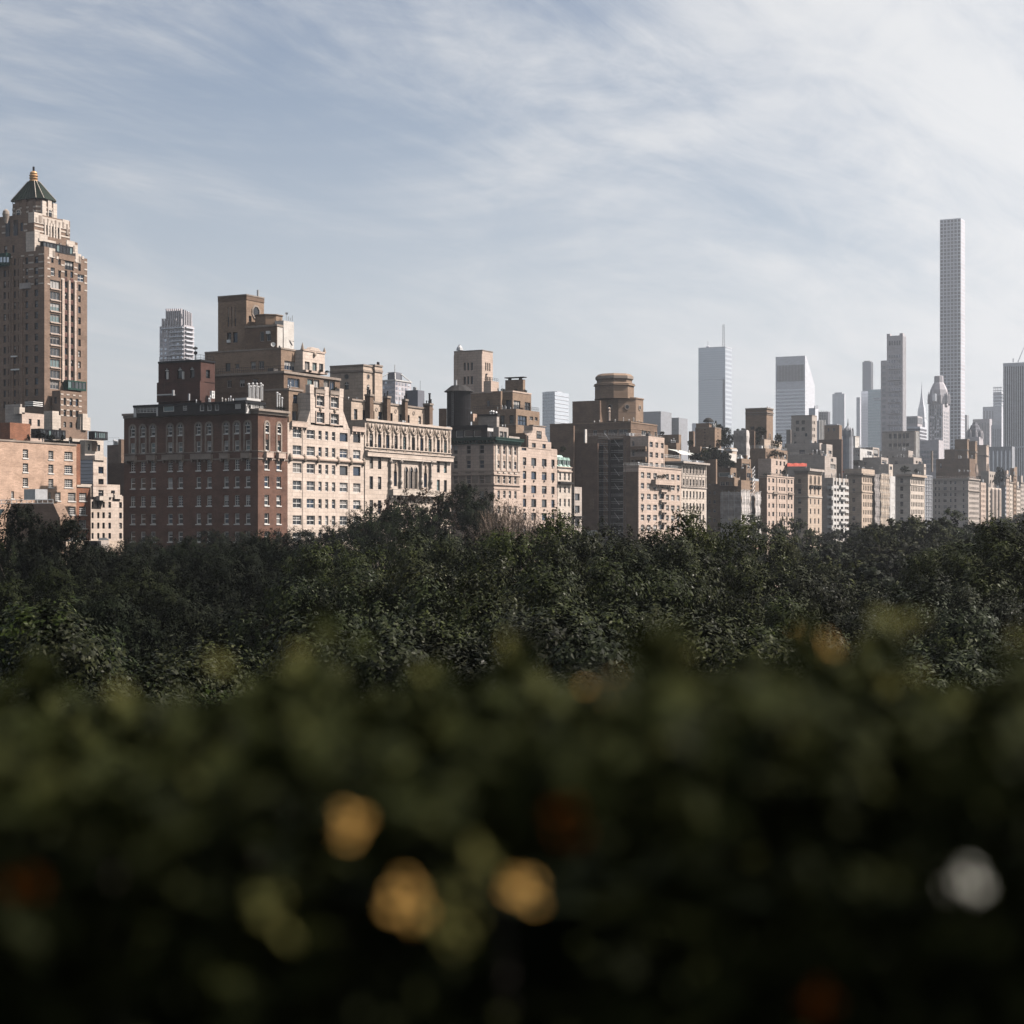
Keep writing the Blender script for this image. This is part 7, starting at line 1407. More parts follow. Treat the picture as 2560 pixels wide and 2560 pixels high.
# base pavilion and lower terraces on the avenue side
c2 = [(159, 165), (174, 181), (189, 196)]
TBw = T.mass('base_bay', 'tower_tan_brick', 130, 151, 204, 976, d=d0 - 4, W=[dict(cols=c2, rows=[(994, 1012), (1024, 1040), (1054, 1068), (1080, 1094)], ref=160, st=TB)], N=[dict(cols=[(135, 142)], rows=[(992, 1009)], ref=140, st=TN)])
for y in (983, 996, 1010, 1022, 1036): 
    for c0, c1 in ((151.5, 158), (166, 173), (182, 188), (197, 203.5)): u0, u1 = onW(c0, d0 - 4)[0], onW(c1, d0 - 4)[0]; T.boxp('stone_stripe', 'pale_stone', 0, u0, u1, d0 - 4.1, d0 - 3.95, zat(y + 3.5, TBw['Yc']), zat(y, TBw['Yc']))
for c0, c1, yt, yb in ((131, 147, 1027, 1075), (207, 219, 1034, 1075), (126, 152, 1036, 1075), (201, 226, 1042, 1075)):
    T.wbox('carved_pinnacle' if c1 - c0 < 20 else 'stepped_shoulder', 'pale_stone', c0, c1, yt, yb, d0 - 5.5 + (.5 if c1 - c0 > 20 else 0), 3)
T.wbox('terrace_wall', 'tower_tan_brick', 140, 219, 1070, 1160, d0 - 5, 6); T.wbox('terrace_parapet', 'pale_stone', 130, 257, 1093, 1100, d0 - 6, 4, .3)
Tl = T.mass('lower_block', 'pale_stone', 200, 212, 259, 1100, d=d0 - 8, W=[dict(cols=[(219.5, 225.5), (243.5, 250.5)], rows=[(1110, 1126), (1139, 1150)], ref=220, st=TB)]); T.wbox('tan_panel', 'tower_tan_brick', 230, 242, 1102, 1127, d0 - 8, .2, .1)
Tg = T.mass('terrace_block', 'pink_stone', 50, 55, 110, 1031, d=d0 - 10, W=[dict(cols=[(72, 79), (93.5, 100)], rows=[(1047, 1064)], ref=73, st=TB)]); T.mass('terrace_block', 'grey_stone', 13, 51, 55, 1010, d=d0 - 9)
T.wbox('scroll_parapet', 'pale_stone', 49, 62, 1018, 1034, d0 - 10, 2)
glazed_box('conservatory', 78, 142, 1072, 1095, d0 - 14, 3.0, 9, 'black_metal'); glazed_box('conservatory', 222, 255, 1078, 1099, d0 - 9, 2.0, 6, 'black_metal')
for k in range(3): T.wbox('white_pergola', 'white_metal', 83, 107, 1003.5 + k * 4.5, 1005.5 + k * 4.5, d0 - 2, 3)
for c0, c1, y in ((52, 78, 709), (30, 44, 890), (30, 51, 923)): T.nbox('torn_sheeting' if c0 == 52 else 'window_box', 'net_grey' if c0 == 52 else 'white_metal', c0, c1, y, y + (14 if c0 == 52 else 3.5), MT['x0'], .2, .5)
T.nbox('dark_bay', 'dark_green_paint', -5, 27, 637, 668, MT['x0'], .2, 1.6)
for k in range(3): T.nbox('bay_pane', 'tower_glass_pale', 1 + k * 8, 6 + k * 8, 643, 656, MT['x0'] - 1.6, .1, .05)

OB = Building('orange_brick_block', 'pale orange brick apartment block with white sash windows at the left', base_of(0, 262))
SO = st(2, 4, 'white_frame', .10, .3, sill=1); SO2 = st(4, 4, 'white_frame', .10, .3, sill=1)
M0 = OB.mass('wall', 'orange_brick', None, -60, 191, 1097, d=262, ln=20, W=[dict(cols=[(57, 70.5), (121, 133.5)], rows=[(1123, 1145), (1158, 1180), (1194.5, 1216)], ref=60, st=SO), dict(cols=[(161, 181.5)], rows=[(1129, 1149), (1163, 1183.5), (1197.5, 1218)], ref=162, st=SO2), dict(cols=[(28, 35), (121, 128)], rows=[(1228, 1246)], ref=30, st=SO), dict(cols=[(89, 99.5), (138, 151.5)], rows=[(1230.5, 1251.5), (1265, 1287)], ref=138, st=SO), dict(cols=[(170, 189)], rows=[(1231.5, 1252.5), (1266, 1286.5), (1300, 1320.5), (1334, 1350)], ref=170, st=SO2)])
OB.ledge(M0, M0['z1'] - .1, M0['z1'] + .25, .15, 'trim_stone', 'coping', 'W')
M1 = OB.mass('red_wing', 'bright_red_brick', None, 191, 226.5, 1216, d=262.3, ln=16, W=[dict(cols=[(198, 216.5)], rows=[(1232, 1252), (1266, 1287), (1300, 1320.5), (1334, 1353)], ref=198, st=SO2)]); OB.ledge(M1, M1['z1'] - .1, M1['z1'] + .35, .2, 'pale_stone', 'coping', 'W'); OB.wbox('red_edge', 'bright_red_brick', 191.2, 201, 1110, 1215, 262.6, 8)
OB.mass('roof_house', 'bright_red_brick', 0, 25, 76, 1056, d=268, yb=1110); 
WD = Building('white_deco_block', 'small white deco block with a stepped carved centre tower', base_of(232, 278))
cW = [(229, 234), (243, 248.5), (256, 262), (271, 277.5), (298, 305)]
M0 = WD.mass('wall', 'cream_stone', None, 227, 308, 1238, d=278, ln=16, W=[dict(cols=cW, rows=[(1254, 1269), (1280.5, 1295.5), (1306.5, 1321.5), (1332.5, 1347)], ref=244, st=TB)])
WD.wbox('left_wing', 'cream_stone', 227, 240, 1214, 1242, 277.9, 8); M1 = WD.mass('centre_tower', 'cream_stone', 203, 233, 267, 1141, d=277.5, yb=1242, W=[dict(cols=[(246, 259)], rows=[(1166.5, 1183.5), (1197, 1216), (1225, 1240)], ref=246, st=st(2, 2, 'black_metal', .12, .2))])
WD.wbox('carved_crown', 'pale_stone', 237, 262, 1138, 1150, 277.2, 3); WD.wbox('carved_balcony', 'pale_stone', 241, 264, 1240, 1251, 277.4, .5, 1.0); WD.wbox('stone_stripe', 'pink_stone', 234, 245, 1181, 1187, 277.45, .2); WD.wbox('stone_stripe', 'pink_stone', 259.5, 266.5, 1183, 1189, 277.45, .2); WD.wbox('stone_stripe', 'pink_stone', 234, 266.5, 1210, 1216, 277.45, .2)
WD.wbox('stepped_wing', 'cream_stone', 267, 300, 1211, 1240, 278.1, 8); WD.wbox('carved_parapet', 'pale_stone', 268, 283, 1233, 1243, 277.5, 1); WD.wbox('carved_parapet', 'pale_stone', 287, 305, 1237, 1247, 277.5, 1); WD.wbox('dark_window', 'glass', 280, 287, 1226, 1234, 277.9, .3, .05)
WD.nbox('winter_garden', 'tower_glass_dark', 203, 232, 1150, 1209, M1['x0'], .4, .2)
for k in range(7): WD.nbox('glazing_bar', 'black_metal', 202, 232, 1150 + k * 9, 1151 + k * 9, M1['x0'] - .2, .1, .1)
WD.wbox('roof_terrace_edge', 'pale_stone', 202, 229, 1210, 1214, 277, 3)
MR_ = Building('brown_mansard_house', 'brown brick mansard gable with a white roof railing behind the left trees', base_of(30, 230), 'house')
g_ = at(29, 1259, 300); gx_ = g_.x; yz = lambda c, y: (onN(c, gx_)[0], zat(y, onN(c, gx_)[1]))
m = MB(); P4 = [yz(150, 1400), yz(150, 1296), yz(133, 1259), yz(29, 1259), yz(16, 1290), yz(16, 1400)]
m.poly([(gx_, a, b_) for a, b_ in P4]); m.poly([(gx_ + 2.5, a, b_) for a, b_ in P4])
for i in range(6): a, b_ = P4[i], P4[(i + 1) % 6]; m.quad((gx_, *a), (gx_, *b_), (gx_ + 2.5, *b_), (gx_ + 2.5, *a))
MR_.part('wall', m, 'tower_tan_brick'); 
m = MB(); y0_, z0_ = yz(122, 1259); y1_, z1_ = yz(-20, 1259)
for k in (.1, .7): m.tube((gx_ + 1, y0_, z0_ + k), (gx_ + 1, y1_, z0_ + k), .06, n=5)
for i in range(12): yy = y0_ + (y1_ - y0_) * i / 11; m.tube((gx_ + 1, yy, z0_), (gx_ + 1, yy, z0_ + .75), .05, n=5)
MR_.part('railing', m, 'white_metal'); MR_.nbox('plant_room', 'galvanised', 60, 88, 1223, 1250, gx_ + 4, 3)
m = MB(); a = yz(-20, 1273); b_ = yz(18, 1273); c = yz(8, 1300); d_ = yz(-20, 1300); m.quad((gx_ - .5, *a), (gx_ - .5, *b_), (gx_ - 1.5, *c), (gx_ - 1.5, *d_)); MR_.part('skylight', m, 'glass_teal')
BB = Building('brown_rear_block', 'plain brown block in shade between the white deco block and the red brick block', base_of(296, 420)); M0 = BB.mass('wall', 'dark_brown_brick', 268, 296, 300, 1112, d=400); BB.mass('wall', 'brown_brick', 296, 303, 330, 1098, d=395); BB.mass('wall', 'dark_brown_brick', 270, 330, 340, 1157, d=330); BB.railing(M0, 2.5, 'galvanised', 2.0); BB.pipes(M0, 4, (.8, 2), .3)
LR = Building('low_rooftop_house', 'low roof with white sheeting and a rubble brick stack below the white deco block', base_of(180, 200), 'house')
LR.wbox('wall', 'buff_stone', 165, 310, 1352, 1420, 205, 4); LR.wbox('brick_stack', 'grey_stone', 253, 272, 1352, 1385, 200, 3); LR.wbox('dark_shed', 'dark_cladding', 243, 252.5, 1352, 1380, 200.5, 3)
m = MB(); p = [at(232, 1370, 360), at(243, 1353, 360), at(252, 1352, 360), at(275, 1352, 368), at(266, 1344, 368), at(248, 1345, 360)]; m.poly([p[0], p[1], p[5]]); m.poly([p[1], p[2], p[5]]); m.poly([p[2], p[3], p[4], p[5]]); LR.part('white_sheeting', m, 'white_paint')
LR.wbox('awning', 'white_paint', 176, 196, 1349, 1354, 202, 3)
for c in (283, 295): q_ = at(c, 1358, 365); m = MB(); m.lathe((q_.x, q_.y), [(.4, q_.z - 2.5), (.55, q_.z - 1.5), (.6, q_.z - .5), (.45, q_.z + .2), (.1, q_.z + .4)], 10); LR.part('roof_fan', m, 'black_metal')

# ================================================================== trees
def leaf_mesh(name, pts, nrm_bias, L, Wd, mats, rng, mat_idx=None, droop=0.0):
    n = len(pts); nv = rng.normal(size=(n, 3)); nv /= np.linalg.norm(nv, axis=1)[:, None]; nv = nv * .5 + np.asarray(nrm_bias); nv /= np.linalg.norm(nv, axis=1)[:, None]
    a = rng.normal(size=(n, 3)); a -= nv * np.sum(a * nv, axis=1)[:, None]; a /= np.linalg.norm(a, axis=1)[:, None]; b = np.cross(nv, a)
    s = rng.uniform(.65, 1.25, size=(n, 1)); l = a * L * s / 2; w = b * Wd * s / 2
    v = np.empty((n, 4, 3)); v[:, 0] = pts - l; v[:, 1] = pts - l * .1 + w; v[:, 2] = pts + l; v[:, 3] = pts - l * .1 - w
    me = bpy.data.meshes.new(name); me.vertices.add(n * 4); me.vertices.foreach_set('co', v.reshape(-1)); me.loops.add(n * 4); me.loops.foreach_set('vertex_index', np.arange(n * 4))
    me.polygons.add(n); me.polygons.foreach_set('loop_start', np.arange(0, n * 4, 4)); me.polygons.foreach_set('loop_total', np.full(n, 4))
    for m in mats: me.materials.append(MATS[m])
    if mat_idx is not None: me.polygons.foreach_set('material_index', mat_idx)
    me.update(); me.validate(); return me
def crown_points(rng, R, H, n_cl, n_leaf, cl_r, base_z, top_bias=.3):
    """leaf clumps gathered round limb ends through an uneven crown volume"""
    m = n_cl * 14; th = rng.uniform(0, 2 * np.pi, m); cz = rng.uniform(-.75, 1.0, m); rad = np.sqrt(np.maximum(0, 1 - cz ** 2 * .95)); k = rng.uniform(.55, 1.0, m) ** .55
    lob = 1 + .20 * np.sin(3 * th + rng.uniform(0, 6)) + .13 * np.sin(5 * th + rng.uniform(0, 6))
    cand = np.stack([np.cos(th) * rad * R * k * lob, np.sin(th) * rad * R * k * lob, base_z + H * (cz * k)], 1) + rng.normal(scale=.05 * R, size=(m, 3)); c = []
    for q in cand:                 # limb ends keep their distance, so dark hollows stay open between the clumps
        if len(c) < n_cl and all(np.linalg.norm((q - e) * (1, 1, 1.25)) > 1.22 * cl_r for e in c): c.append(q)
    c = np.array(c); n_cl = len(c)
    w = rng.uniform(.5, 1.5, n_cl); cnt = np.maximum(8, (n_leaf * w / w.sum()).astype(int)); pts = []; out = []
    for i in range(n_cl):          # each clump is a set of leafy twigs that reach out and up from a limb end
        per = SPRIG; ns = max(2, cnt[i] // per)
        d = rng.normal(size=(ns, 3)); d[:, 2] += .35; d /= np.linalg.norm(d, axis=1)[:, None]; r = cl_r * rng.uniform(.6, 1.3)
        root = c[i] + d * r * rng.uniform(.35, .8, size=(ns, 1)) * np.array([1, 1, .7]); tw = d * .8 + rng.normal(scale=.45, size=(ns, 3)) + np.array([0, 0, .25]); tw /= np.linalg.norm(tw, axis=1)[:, None]
        ln = cl_r * rng.uniform(.30, .60, size=(ns, 1)); t = rng.uniform(0, 1, size=(ns, per, 1)); sp = rng.normal(scale=.085 * cl_r, size=(ns, per, 3)) * (1.15 - .6 * t)
        p = root[:, None] + tw[:, None] * ln[:, None] * t + sp; p[:, :, 2] -= .12 * cl_r * t[:, :, 0] ** 2
        o = (c[i] - np.array([0, 0, base_z])) / np.array([R, R, H]); nn = sp / (.085 * cl_r) * .35 + (d * .95 + o * .25 + np.array([0, 0, .30]))[:, None]
        pts.append(p.reshape(-1, 3)); out.append(nn.reshape(-1, 3))
    crown_points.out = np.concatenate(out)
    return np.concatenate(pts), c
SPRIG = 26
def trunk_mesh(rng, H, R, cl, n_limb=9):
    b = MB(); fork = H * .42; b.tube((0, 0, 0), (.15, .1, fork), .50, .34, n=9)
    order = rng.permutation(len(cl))[:n_limb]
    for i in order:
        e = Vector(cl[i]) * .95; mid = Vector((e.x * .4, e.y * .4, fork + (e.z - fork) * .5)); s = Vector((.15, .1, fork - .3)); b.tube(s, mid, .22, .14, n=6); b.tube(mid, e, .14, .04, n=5)
    return b.mesh('trunk', ['bark'])
VAR = {}
def make_variant(key, seed, R, H, ncl, nl, clr, L, Wd, mat, base, bias=(0, 0, .55)):
    rng = np.random.default_rng(seed); pts, cl = crown_points(rng, R, H, ncl, nl, clr, base)
    gl = 'leaves_glossy' if mat == 'leaves' else mat; me = leaf_mesh('crown', pts, crown_points.out, L, Wd, [mat, gl], rng, (rng.random(len(pts)) < .10).astype(np.int32)); VAR.setdefault(key, []).append((me, trunk_mesh(rng, base + H, R, cl), base + H))
for s in range(3): make_variant('near', 11 + s, 7.0, 6.5, 40, 72000, 2.15, .24, .105, 'leaves', 15)
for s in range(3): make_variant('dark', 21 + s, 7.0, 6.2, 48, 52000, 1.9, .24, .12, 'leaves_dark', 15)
for s in range(3): make_variant('far', 31 + s, 6.5, 6.0, 40, 18000, 1.9, .45, .26, 'leaves', 14)
make_variant('brown', 41, 7.0, 6.5, 70, 14000, 1.5, .30, .14, 'leaves_brown', 15)
PLACES = [(-200, 240, 'the brown mansard gable'), (240, 310, 'the white deco block'), (310, 645, 'the red brick block'), (645, 912, 'the cream gabled apartment house'), (912, 1130, 'the carved limestone block'), (1130, 1300, 'the green-corniced block'), (1300, 1430, 'the Dutch-gabled house'), (1430, 1600, 'the dark scaffold hoist'), (1600, 1770, 'the seven-bay cream block'), (1770, 1905, 'the netted tan block'), (1905, 2060, 'the corner house with iron balconies'), (2060, 2240, 'the white balcony block'), (2240, 2335, 'the eight-bay pale block'), (2335, 2450, 'the broad grey block'), (2450, 2800, 'the last fronts of the avenue')]
def place_of(px): 
    for a, b, n in PLACES:
        if a <= px < b: return n
    return PLACES[-1][2]
TOBJ = []
def tree(px, ytop, Y, kind, sc_=1.0, label=None, group=None, wide=1.0):
    """a park tree whose top shows at pixel (px, ytop), standing at the given depth"""
    p = at(px, ytop, Y); me, tk, H = random.choice(VAR[kind]); s = p.z / H
    o = bpy.data.objects.new('tree', None); C.objects.link(o); o.location = (p.x, p.y, 0); rz = random.uniform(0, 6.28); o.rotation_euler = (0, 0, rz); o.scale = (s * sc_ * wide, s * sc_ * wide, s)
    if label is None:
        band = 'in near rows' if Y < 110 else ('in middle rows' if Y < 185 else 'in back row')
        tint = {'near': 'glossy leafy', 'dark': 'dark leafy', 'far': 'dull green', 'brown': 'brownish thin-leaved'}[kind]
        label = f'{tint} tree {band}, {place_of(px)} behind'
        group = f'{tint} trees {band} below {place_of(px)}'
    tag(o, label, 'tree', group); TOBJ.append((px, o))
    link('crown', me, o); link('trunk', tk, o); return o
rt = random.Random(5)
# last row, along the avenue wall
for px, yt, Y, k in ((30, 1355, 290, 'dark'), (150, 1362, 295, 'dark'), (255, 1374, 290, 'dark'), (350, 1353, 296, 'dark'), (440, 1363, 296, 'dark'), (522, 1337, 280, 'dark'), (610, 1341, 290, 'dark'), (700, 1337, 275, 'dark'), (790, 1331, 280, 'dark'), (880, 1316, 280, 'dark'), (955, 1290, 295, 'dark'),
                     (1395, 1316, 330, 'far'), (1480, 1342, 350, 'far'), (1570, 1346, 345, 'far'), (1660, 1350, 360, 'far'), (1750, 1352, 380, 'far'), (1835, 1350, 390, 'far'), (1890, 1307, 400, 'far'), (2040, 1326, 450, 'far'), (2110, 1322, 470, 'far'), (2185, 1311, 470, 'far')):
    tree(px, yt, Y, k, 1.0)
tree(1975, 1293, 430, 'far', .62, 'small round tree standing alone against the corner house with iron balconies')
tree(1020, 1238, 262, 'brown', .85, 'tall thin-crowned tree with brownish leaf tips in front of the limestone block'); tree(1095, 1222, 268, 'brown', .85, 'tallest thin-crowned tree, between the limestone block and the green cornice'); tree(1160, 1226, 262, 'dark', .8, 'tall dense tree left of the bare pinkish-brown twiggy tree'); tree(985, 1272, 245, 'dark', .85, 'dark tree at the left foot of the thin-crowned pair by the limestone balcony')
# hazy far ridge at the right
for px, yt, Y in ((2225, 1302, 330), (2290, 1295, 315), (2365, 1300, 325), (2430, 1312, 350), (2455, 1318, 500), (2490, 1300, 620), (2530, 1288, 720), (2565, 1282, 780), (2600, 1280, 800), (2040, 1362, 250), (2130, 1352, 255), (2230, 1348, 250), (2330, 1358, 245), (2430, 1348, 250), (2500, 1336, 310)): tree(px, yt, Y, 'far', 1.05)
# middle rows: dark mass on the left
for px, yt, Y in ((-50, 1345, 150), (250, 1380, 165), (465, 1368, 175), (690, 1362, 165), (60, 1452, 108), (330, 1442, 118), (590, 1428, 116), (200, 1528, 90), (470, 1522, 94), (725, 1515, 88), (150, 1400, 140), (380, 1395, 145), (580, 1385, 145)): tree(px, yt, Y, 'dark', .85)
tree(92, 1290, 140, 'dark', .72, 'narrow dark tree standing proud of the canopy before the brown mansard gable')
# near crowns: glossy mass through the middle
for px, yt, Y in ((880, 1356, 118), (1110, 1329, 112), (1330, 1329, 112), (1560, 1320, 108), (1765, 1323, 112), (1925, 1380, 150), (850, 1438, 84), (1175, 1404, 80), (1490, 1398, 81), (1770, 1420, 88), (960, 1532, 62), (1330, 1512, 60), (1670, 1520, 65), (1010, 1425, 98), (1330, 1408, 98), (1630, 1412, 98), (1140, 1545, 56), (1500, 1530, 57)): tree(px, yt, Y, 'near', .80)
tree(2430, 1376, 108, 'near', .8, 'dark glossy tree rising at the right edge, left one of its pair'); tree(2550, 1335, 100, 'near', .95, 'dark glossy tree cut off by the right edge, taller of its pair')
for px, yt, Y in ((1975, 1480, 100), (2200, 1464, 102), (2420, 1486, 94), (1890, 1562, 76), (2140, 1556, 72), (2390, 1562, 70), (2610, 1560, 68), (2010, 1432, 150), (2170, 1418, 152), (2320, 1424, 146), (2085, 1388, 192), (2260, 1384, 195), (2420, 1392, 188)): tree(px, yt, Y, 'near' if Y < 110 else 'far', .92)
for px, yt, Y in ((30, 1622, 52), (255, 1640, 50), (470, 1632, 56), (690, 1602, 60), (930, 1655, 50), (1230, 1652, 50), (1540, 1650, 51), (1860, 1648, 52), (2200, 1640, 52), (2520, 1640, 52)): tree(px, yt, Y, 'near', .95)
# trees that share a description are told apart by their order across the view
LB = {}
for px, o in TOBJ: LB.setdefault(o['label'], []).append((px, o))
ORD = {2: ('left one', 'right one'), 3: ('left one', 'middle one', 'right one'), 4: ('leftmost', 'second from left', 'third from left', 'rightmost'), 5: ('leftmost', 'second from left', 'middle one', 'fourth from left', 'rightmost'), 6: ('leftmost', 'second from left', 'third from left', 'third from right', 'second from right', 'rightmost')}
for lb, lst in LB.items():
    lst.sort(key=lambda q: q[0])
    if len(lst) in ORD:
        for (px, o), nm in zip(lst, ORD[len(lst)]): o['label'] = f'{lb}, {nm}'
# bare-topped twiggy tree
def twiggy(px, ytop, Y, label, seed, spread=4.0):
    rng = random.Random(seed); p = at(px, ytop, Y); o = bpy.data.objects.new('tree', None); C.objects.link(o); o.location = (p.x, p.y, 0); tag(o, label, 'tree'); H = p.z
    b = MB(); b.tube((0, 0, 0), (0, 0, H * .5), .4, .3, n=8); link('trunk', b.mesh('trunk', ['twig_bark']), o)
    b = MB(); lp = []
    for i in range(46):
        a = rng.uniform(0, 6.28); r = spread * math.sqrt(rng.random()); z1 = H * (1 - .22 * (r / spread) ** 2) * rng.uniform(.9, 1.0); s = Vector((r * .25 * math.cos(a), r * .25 * math.sin(a), H * rng.uniform(.38, .5))); m_ = Vector((r * .8 * math.cos(a), r * .8 * math.sin(a), H * .68)); e = Vector((r * math.cos(a), r * math.sin(a), z1))
        b.tube(s, m_, .12, .08, n=4, caps=False); b.tube(m_, e, .08, .03, n=4, caps=False)
        for k in range(16):
            t = rng.random(); q = m_.lerp(e, t) if rng.random() < .7 else s.lerp(m_, t); dx = Vector((rng.gauss(0, .45), rng.gauss(0, .45), rng.uniform(.8, 2.2))); b.tube(q, q + dx, .045, .015, n=3, caps=False)
            for j in range(10): lp.append(q + dx * rng.uniform(.4, 1.1) + Vector((rng.gauss(0, .25), rng.gauss(0, .25), rng.gauss(0, .25))))
    link('branches', b.mesh('branches', ['twig_bark']), o); link('crown', leaf_mesh('crown', np.array([tuple(v) for v in lp]), (0, 0, .3), .22, .10, ['leaves_brown'], np.random.default_rng(seed)), o)
twiggy(1262, 1246, 250, 'bare-topped pinkish-brown twiggy tree below the green-corniced block', 3); twiggy(1318, 1262, 252, 'second bare-topped twiggy tree, right of the first, below the Dutch gable', 4, 3.2); twiggy(1205, 1256, 256, 'thin brown twiggy tree squeezed left of the two bare-topped ones', 9, 2.6)

# rooftop planting: every shrub its own thing
sh = []
for s in range(3):
    rng = np.random.default_rng(70 + s); SPRIG = 9; pts, cl = crown_points(rng, .85, .75, 22, 3000, .34, 1.1); me = leaf_mesh('foliage', pts, crown_points.out, .17, .10, ['leaves_dark' if s else 'leaves'], rng); SPRIG = 26; b = MB(); b.tube((0, 0, 0), (0, 0, 1.0), .10, .06, n=6); sh.append((me, b.mesh('stem', ['bark'])))
def shrub(px, ytop, ybase, d, label, group=None, w=None):
    x, Y = onW(px, d); z0, z1 = zat(ybase, Y), zat(ytop, Y); me, tk = random.choice(sh); o = bpy.data.objects.new('rooftop_shrub', None); C.objects.link(o); o.location = (x, d, z0); s = (z1 - z0) / 1.9; ww = s if w is None else w * Y / F / 1.8; o.scale = (ww, ww, s); o.rotation_euler = (0, 0, random.uniform(0, 6)); tag(o, label, 'shrub', group); link('foliage', me, o); link('stem', tk, o)
for px, yt, yb, d, w in ((1788, 1058, 1110, 236, 26), (1802, 1062, 1112, 236, 24), (1815, 1070, 1114, 236, 22), (1826, 1085, 1118, 236, 18), (1795, 1098, 1122, 232, 26), (1812, 1100, 1124, 232, 26)): shrub(px, yt, yb, d, 'bushy dark roof tree in the clump right of the tan lift house', 'roof trees beside the tan lift house', w)
for px, yt, yb, d, w in ((1725, 1100, 1118, 226, 14), (1740, 1132, 1160, 219, 24), (1760, 1126, 1160, 219, 30), (1780, 1118, 1165, 220, 34), (1800, 1124, 1165, 219, 34), (1816, 1132, 1170, 218, 26), (1805, 1150, 1172, 216.5, 20), (1826, 1150, 1172, 216.5, 22), (1750, 1142, 1150, 217, 18)): shrub(px, yt, yb, d, 'leafy terrace shrub on the planted roofs left of the shrouded white box', 'terrace shrubs of the netted tan block', w)
for px, yt, yb, d, w in ((1845, 1072, 1078, 226, 8), (1857, 1070, 1078, 226, 9)): shrub(px, yt, yb, d, 'tiny shrub on top of the shrouded white box', 'tiny shrubs on the shrouded box', w)
for px, yt, yb, d, w, lb in ((1900, 1066, 1100, 230, 24, 'dark climbing shrub on the square tower wall of the tall tan block'), (1890, 1085, 1118, 229, 22, 'broad shrub at the foot of the square tan tower'), (1945, 1086, 1122, 224, 20, 'flat-topped roof tree right of the square tan tower'), (1940, 1112, 1122, 221, 16, 'low shrub under the flat-topped roof tree'), (1961, 1116, 1124, 221, 12, 'low shrub at the right end of the upper tan terrace'), (1936, 1126, 1146, 218, 22, 'bulky shrub over the middle terrace of the tall tan block'), (1953, 1130, 1146, 218, 14, 'smaller shrub right of the bulky one on the middle terrace'), (1915, 1122, 1128, 222, 10, 'tiny shrub on the corner of the upper tan terrace'), (1960, 1176, 1188, 214, 12, 'shrub on the lowest terrace of the tall tan block'), (1912, 1184, 1192, 214, 10, 'small shrub at the left corner of the lowest tan terrace')): shrub(px, yt, yb, d, lb, None, w)
for px, yt, yb, d, w, lb in ((623, 1008, 1026, 213.0, 9, 'small dark conifer before the white roof house panel of the brick block'), (700, 1016, 1030, 214, 20, 'dark shrub beside the short steel flues'), (1290, 972, 978, 226, 8, 'terrace shrub on the penthouse edge above the Dutch gable'), (1313, 974, 986, 226, 9, 'dark shrub right of the slab-roofed stack'), (1258, 972, 980, 226, 12, 'shrub left of the slab-roofed stack'), (1378, 1116, 1126, 213.5, 12, 'potted shrub on the right shoulder of the Dutch-gabled house'), (1407, 1116, 1134, 218, 14, 'conical shrub above the green mansard roof'), (1648, 1188, 1198, 211.4, 12, 'balcony shrub, left one, on the wide balcony of the octagon block'), (1660, 1186, 1198, 211.4, 12, 'balcony shrub, right one, on the wide balcony of the octagon block'), (1655, 1078, 1090, 223, 10, 'shrub at the roof corner of the octagon block'), (2262, 1166, 1184, 214, 22, 'rounded roof shrub above the eight-bay pale block'), (2290, 1172, 1184, 214, 8, 'dark upright shrub right of the rounded one'), (2294, 1174, 1184, 214, 7, 'second dark upright shrub beside the setback storey'), (2499, 1168, 1216, 217, 22, 'tall vine mass covering the wall near the right edge'), (2491, 1188, 1222, 216, 14, 'shorter vine mass left of the tall one near the right edge'), (71, 1086, 1102, 262, 7, 'clipped cone shrub on the orange brick roof beside the red roof house'), (98, 1078, 1100, 266, 34, 'wide hedge on the orange brick roof'), (128, 1086, 1104, 264, 20, 'low hedge right of the wide one on the orange brick roof'), (156, 1088, 1106, 262.5, 9, 'clipped cone shrub near the right end of the orange brick roof'), (177, 1092, 1110, 262.5, 8, 'last clipped cone shrub on the orange brick roof'), (147, 1100, 1108, 262.8, 16, 'low planting between the clipped cones')): shrub(px, yt, yb, d, lb, None, w)
for px, yt, yb, d, w in ((786, 968, 976, 214.5, 10), (797, 970, 978, 214.5, 8), (832, 972, 980, 214.5, 10), (840, 968, 980, 214.5, 8), (775, 925, 932, 219, 8), (801, 924, 932, 219, 9), (818, 926, 934, 219, 9)): shrub(px, yt, yb, d, 'potted terrace plant on the gabled cream house', 'potted plants on the cream house terraces', w)

GR = {}
for o in bpy.data.objects:
    if o.get('category') == 'shrub' and o.get('group'): GR.setdefault(o['group'], []).append(o)
for g, lst in GR.items():
    lst.sort(key=lambda o: -(o.location.y * CS - o.location.x * SN) / (o.location.x * CS + o.location.y * SN)); n = len(lst)
    od = ['leftmost', 'second from left', 'third from left', 'fourth from left', 'fifth from left', 'sixth from left', 'seventh from left', 'eighth from left']
    nm = ['left one', 'right one'] if n == 2 else (od[:n - 1] + ['rightmost'])
    for o, w in zip(lst, nm): o['label'] = o['label'].replace(' on the planted roofs', '') + ', ' + w

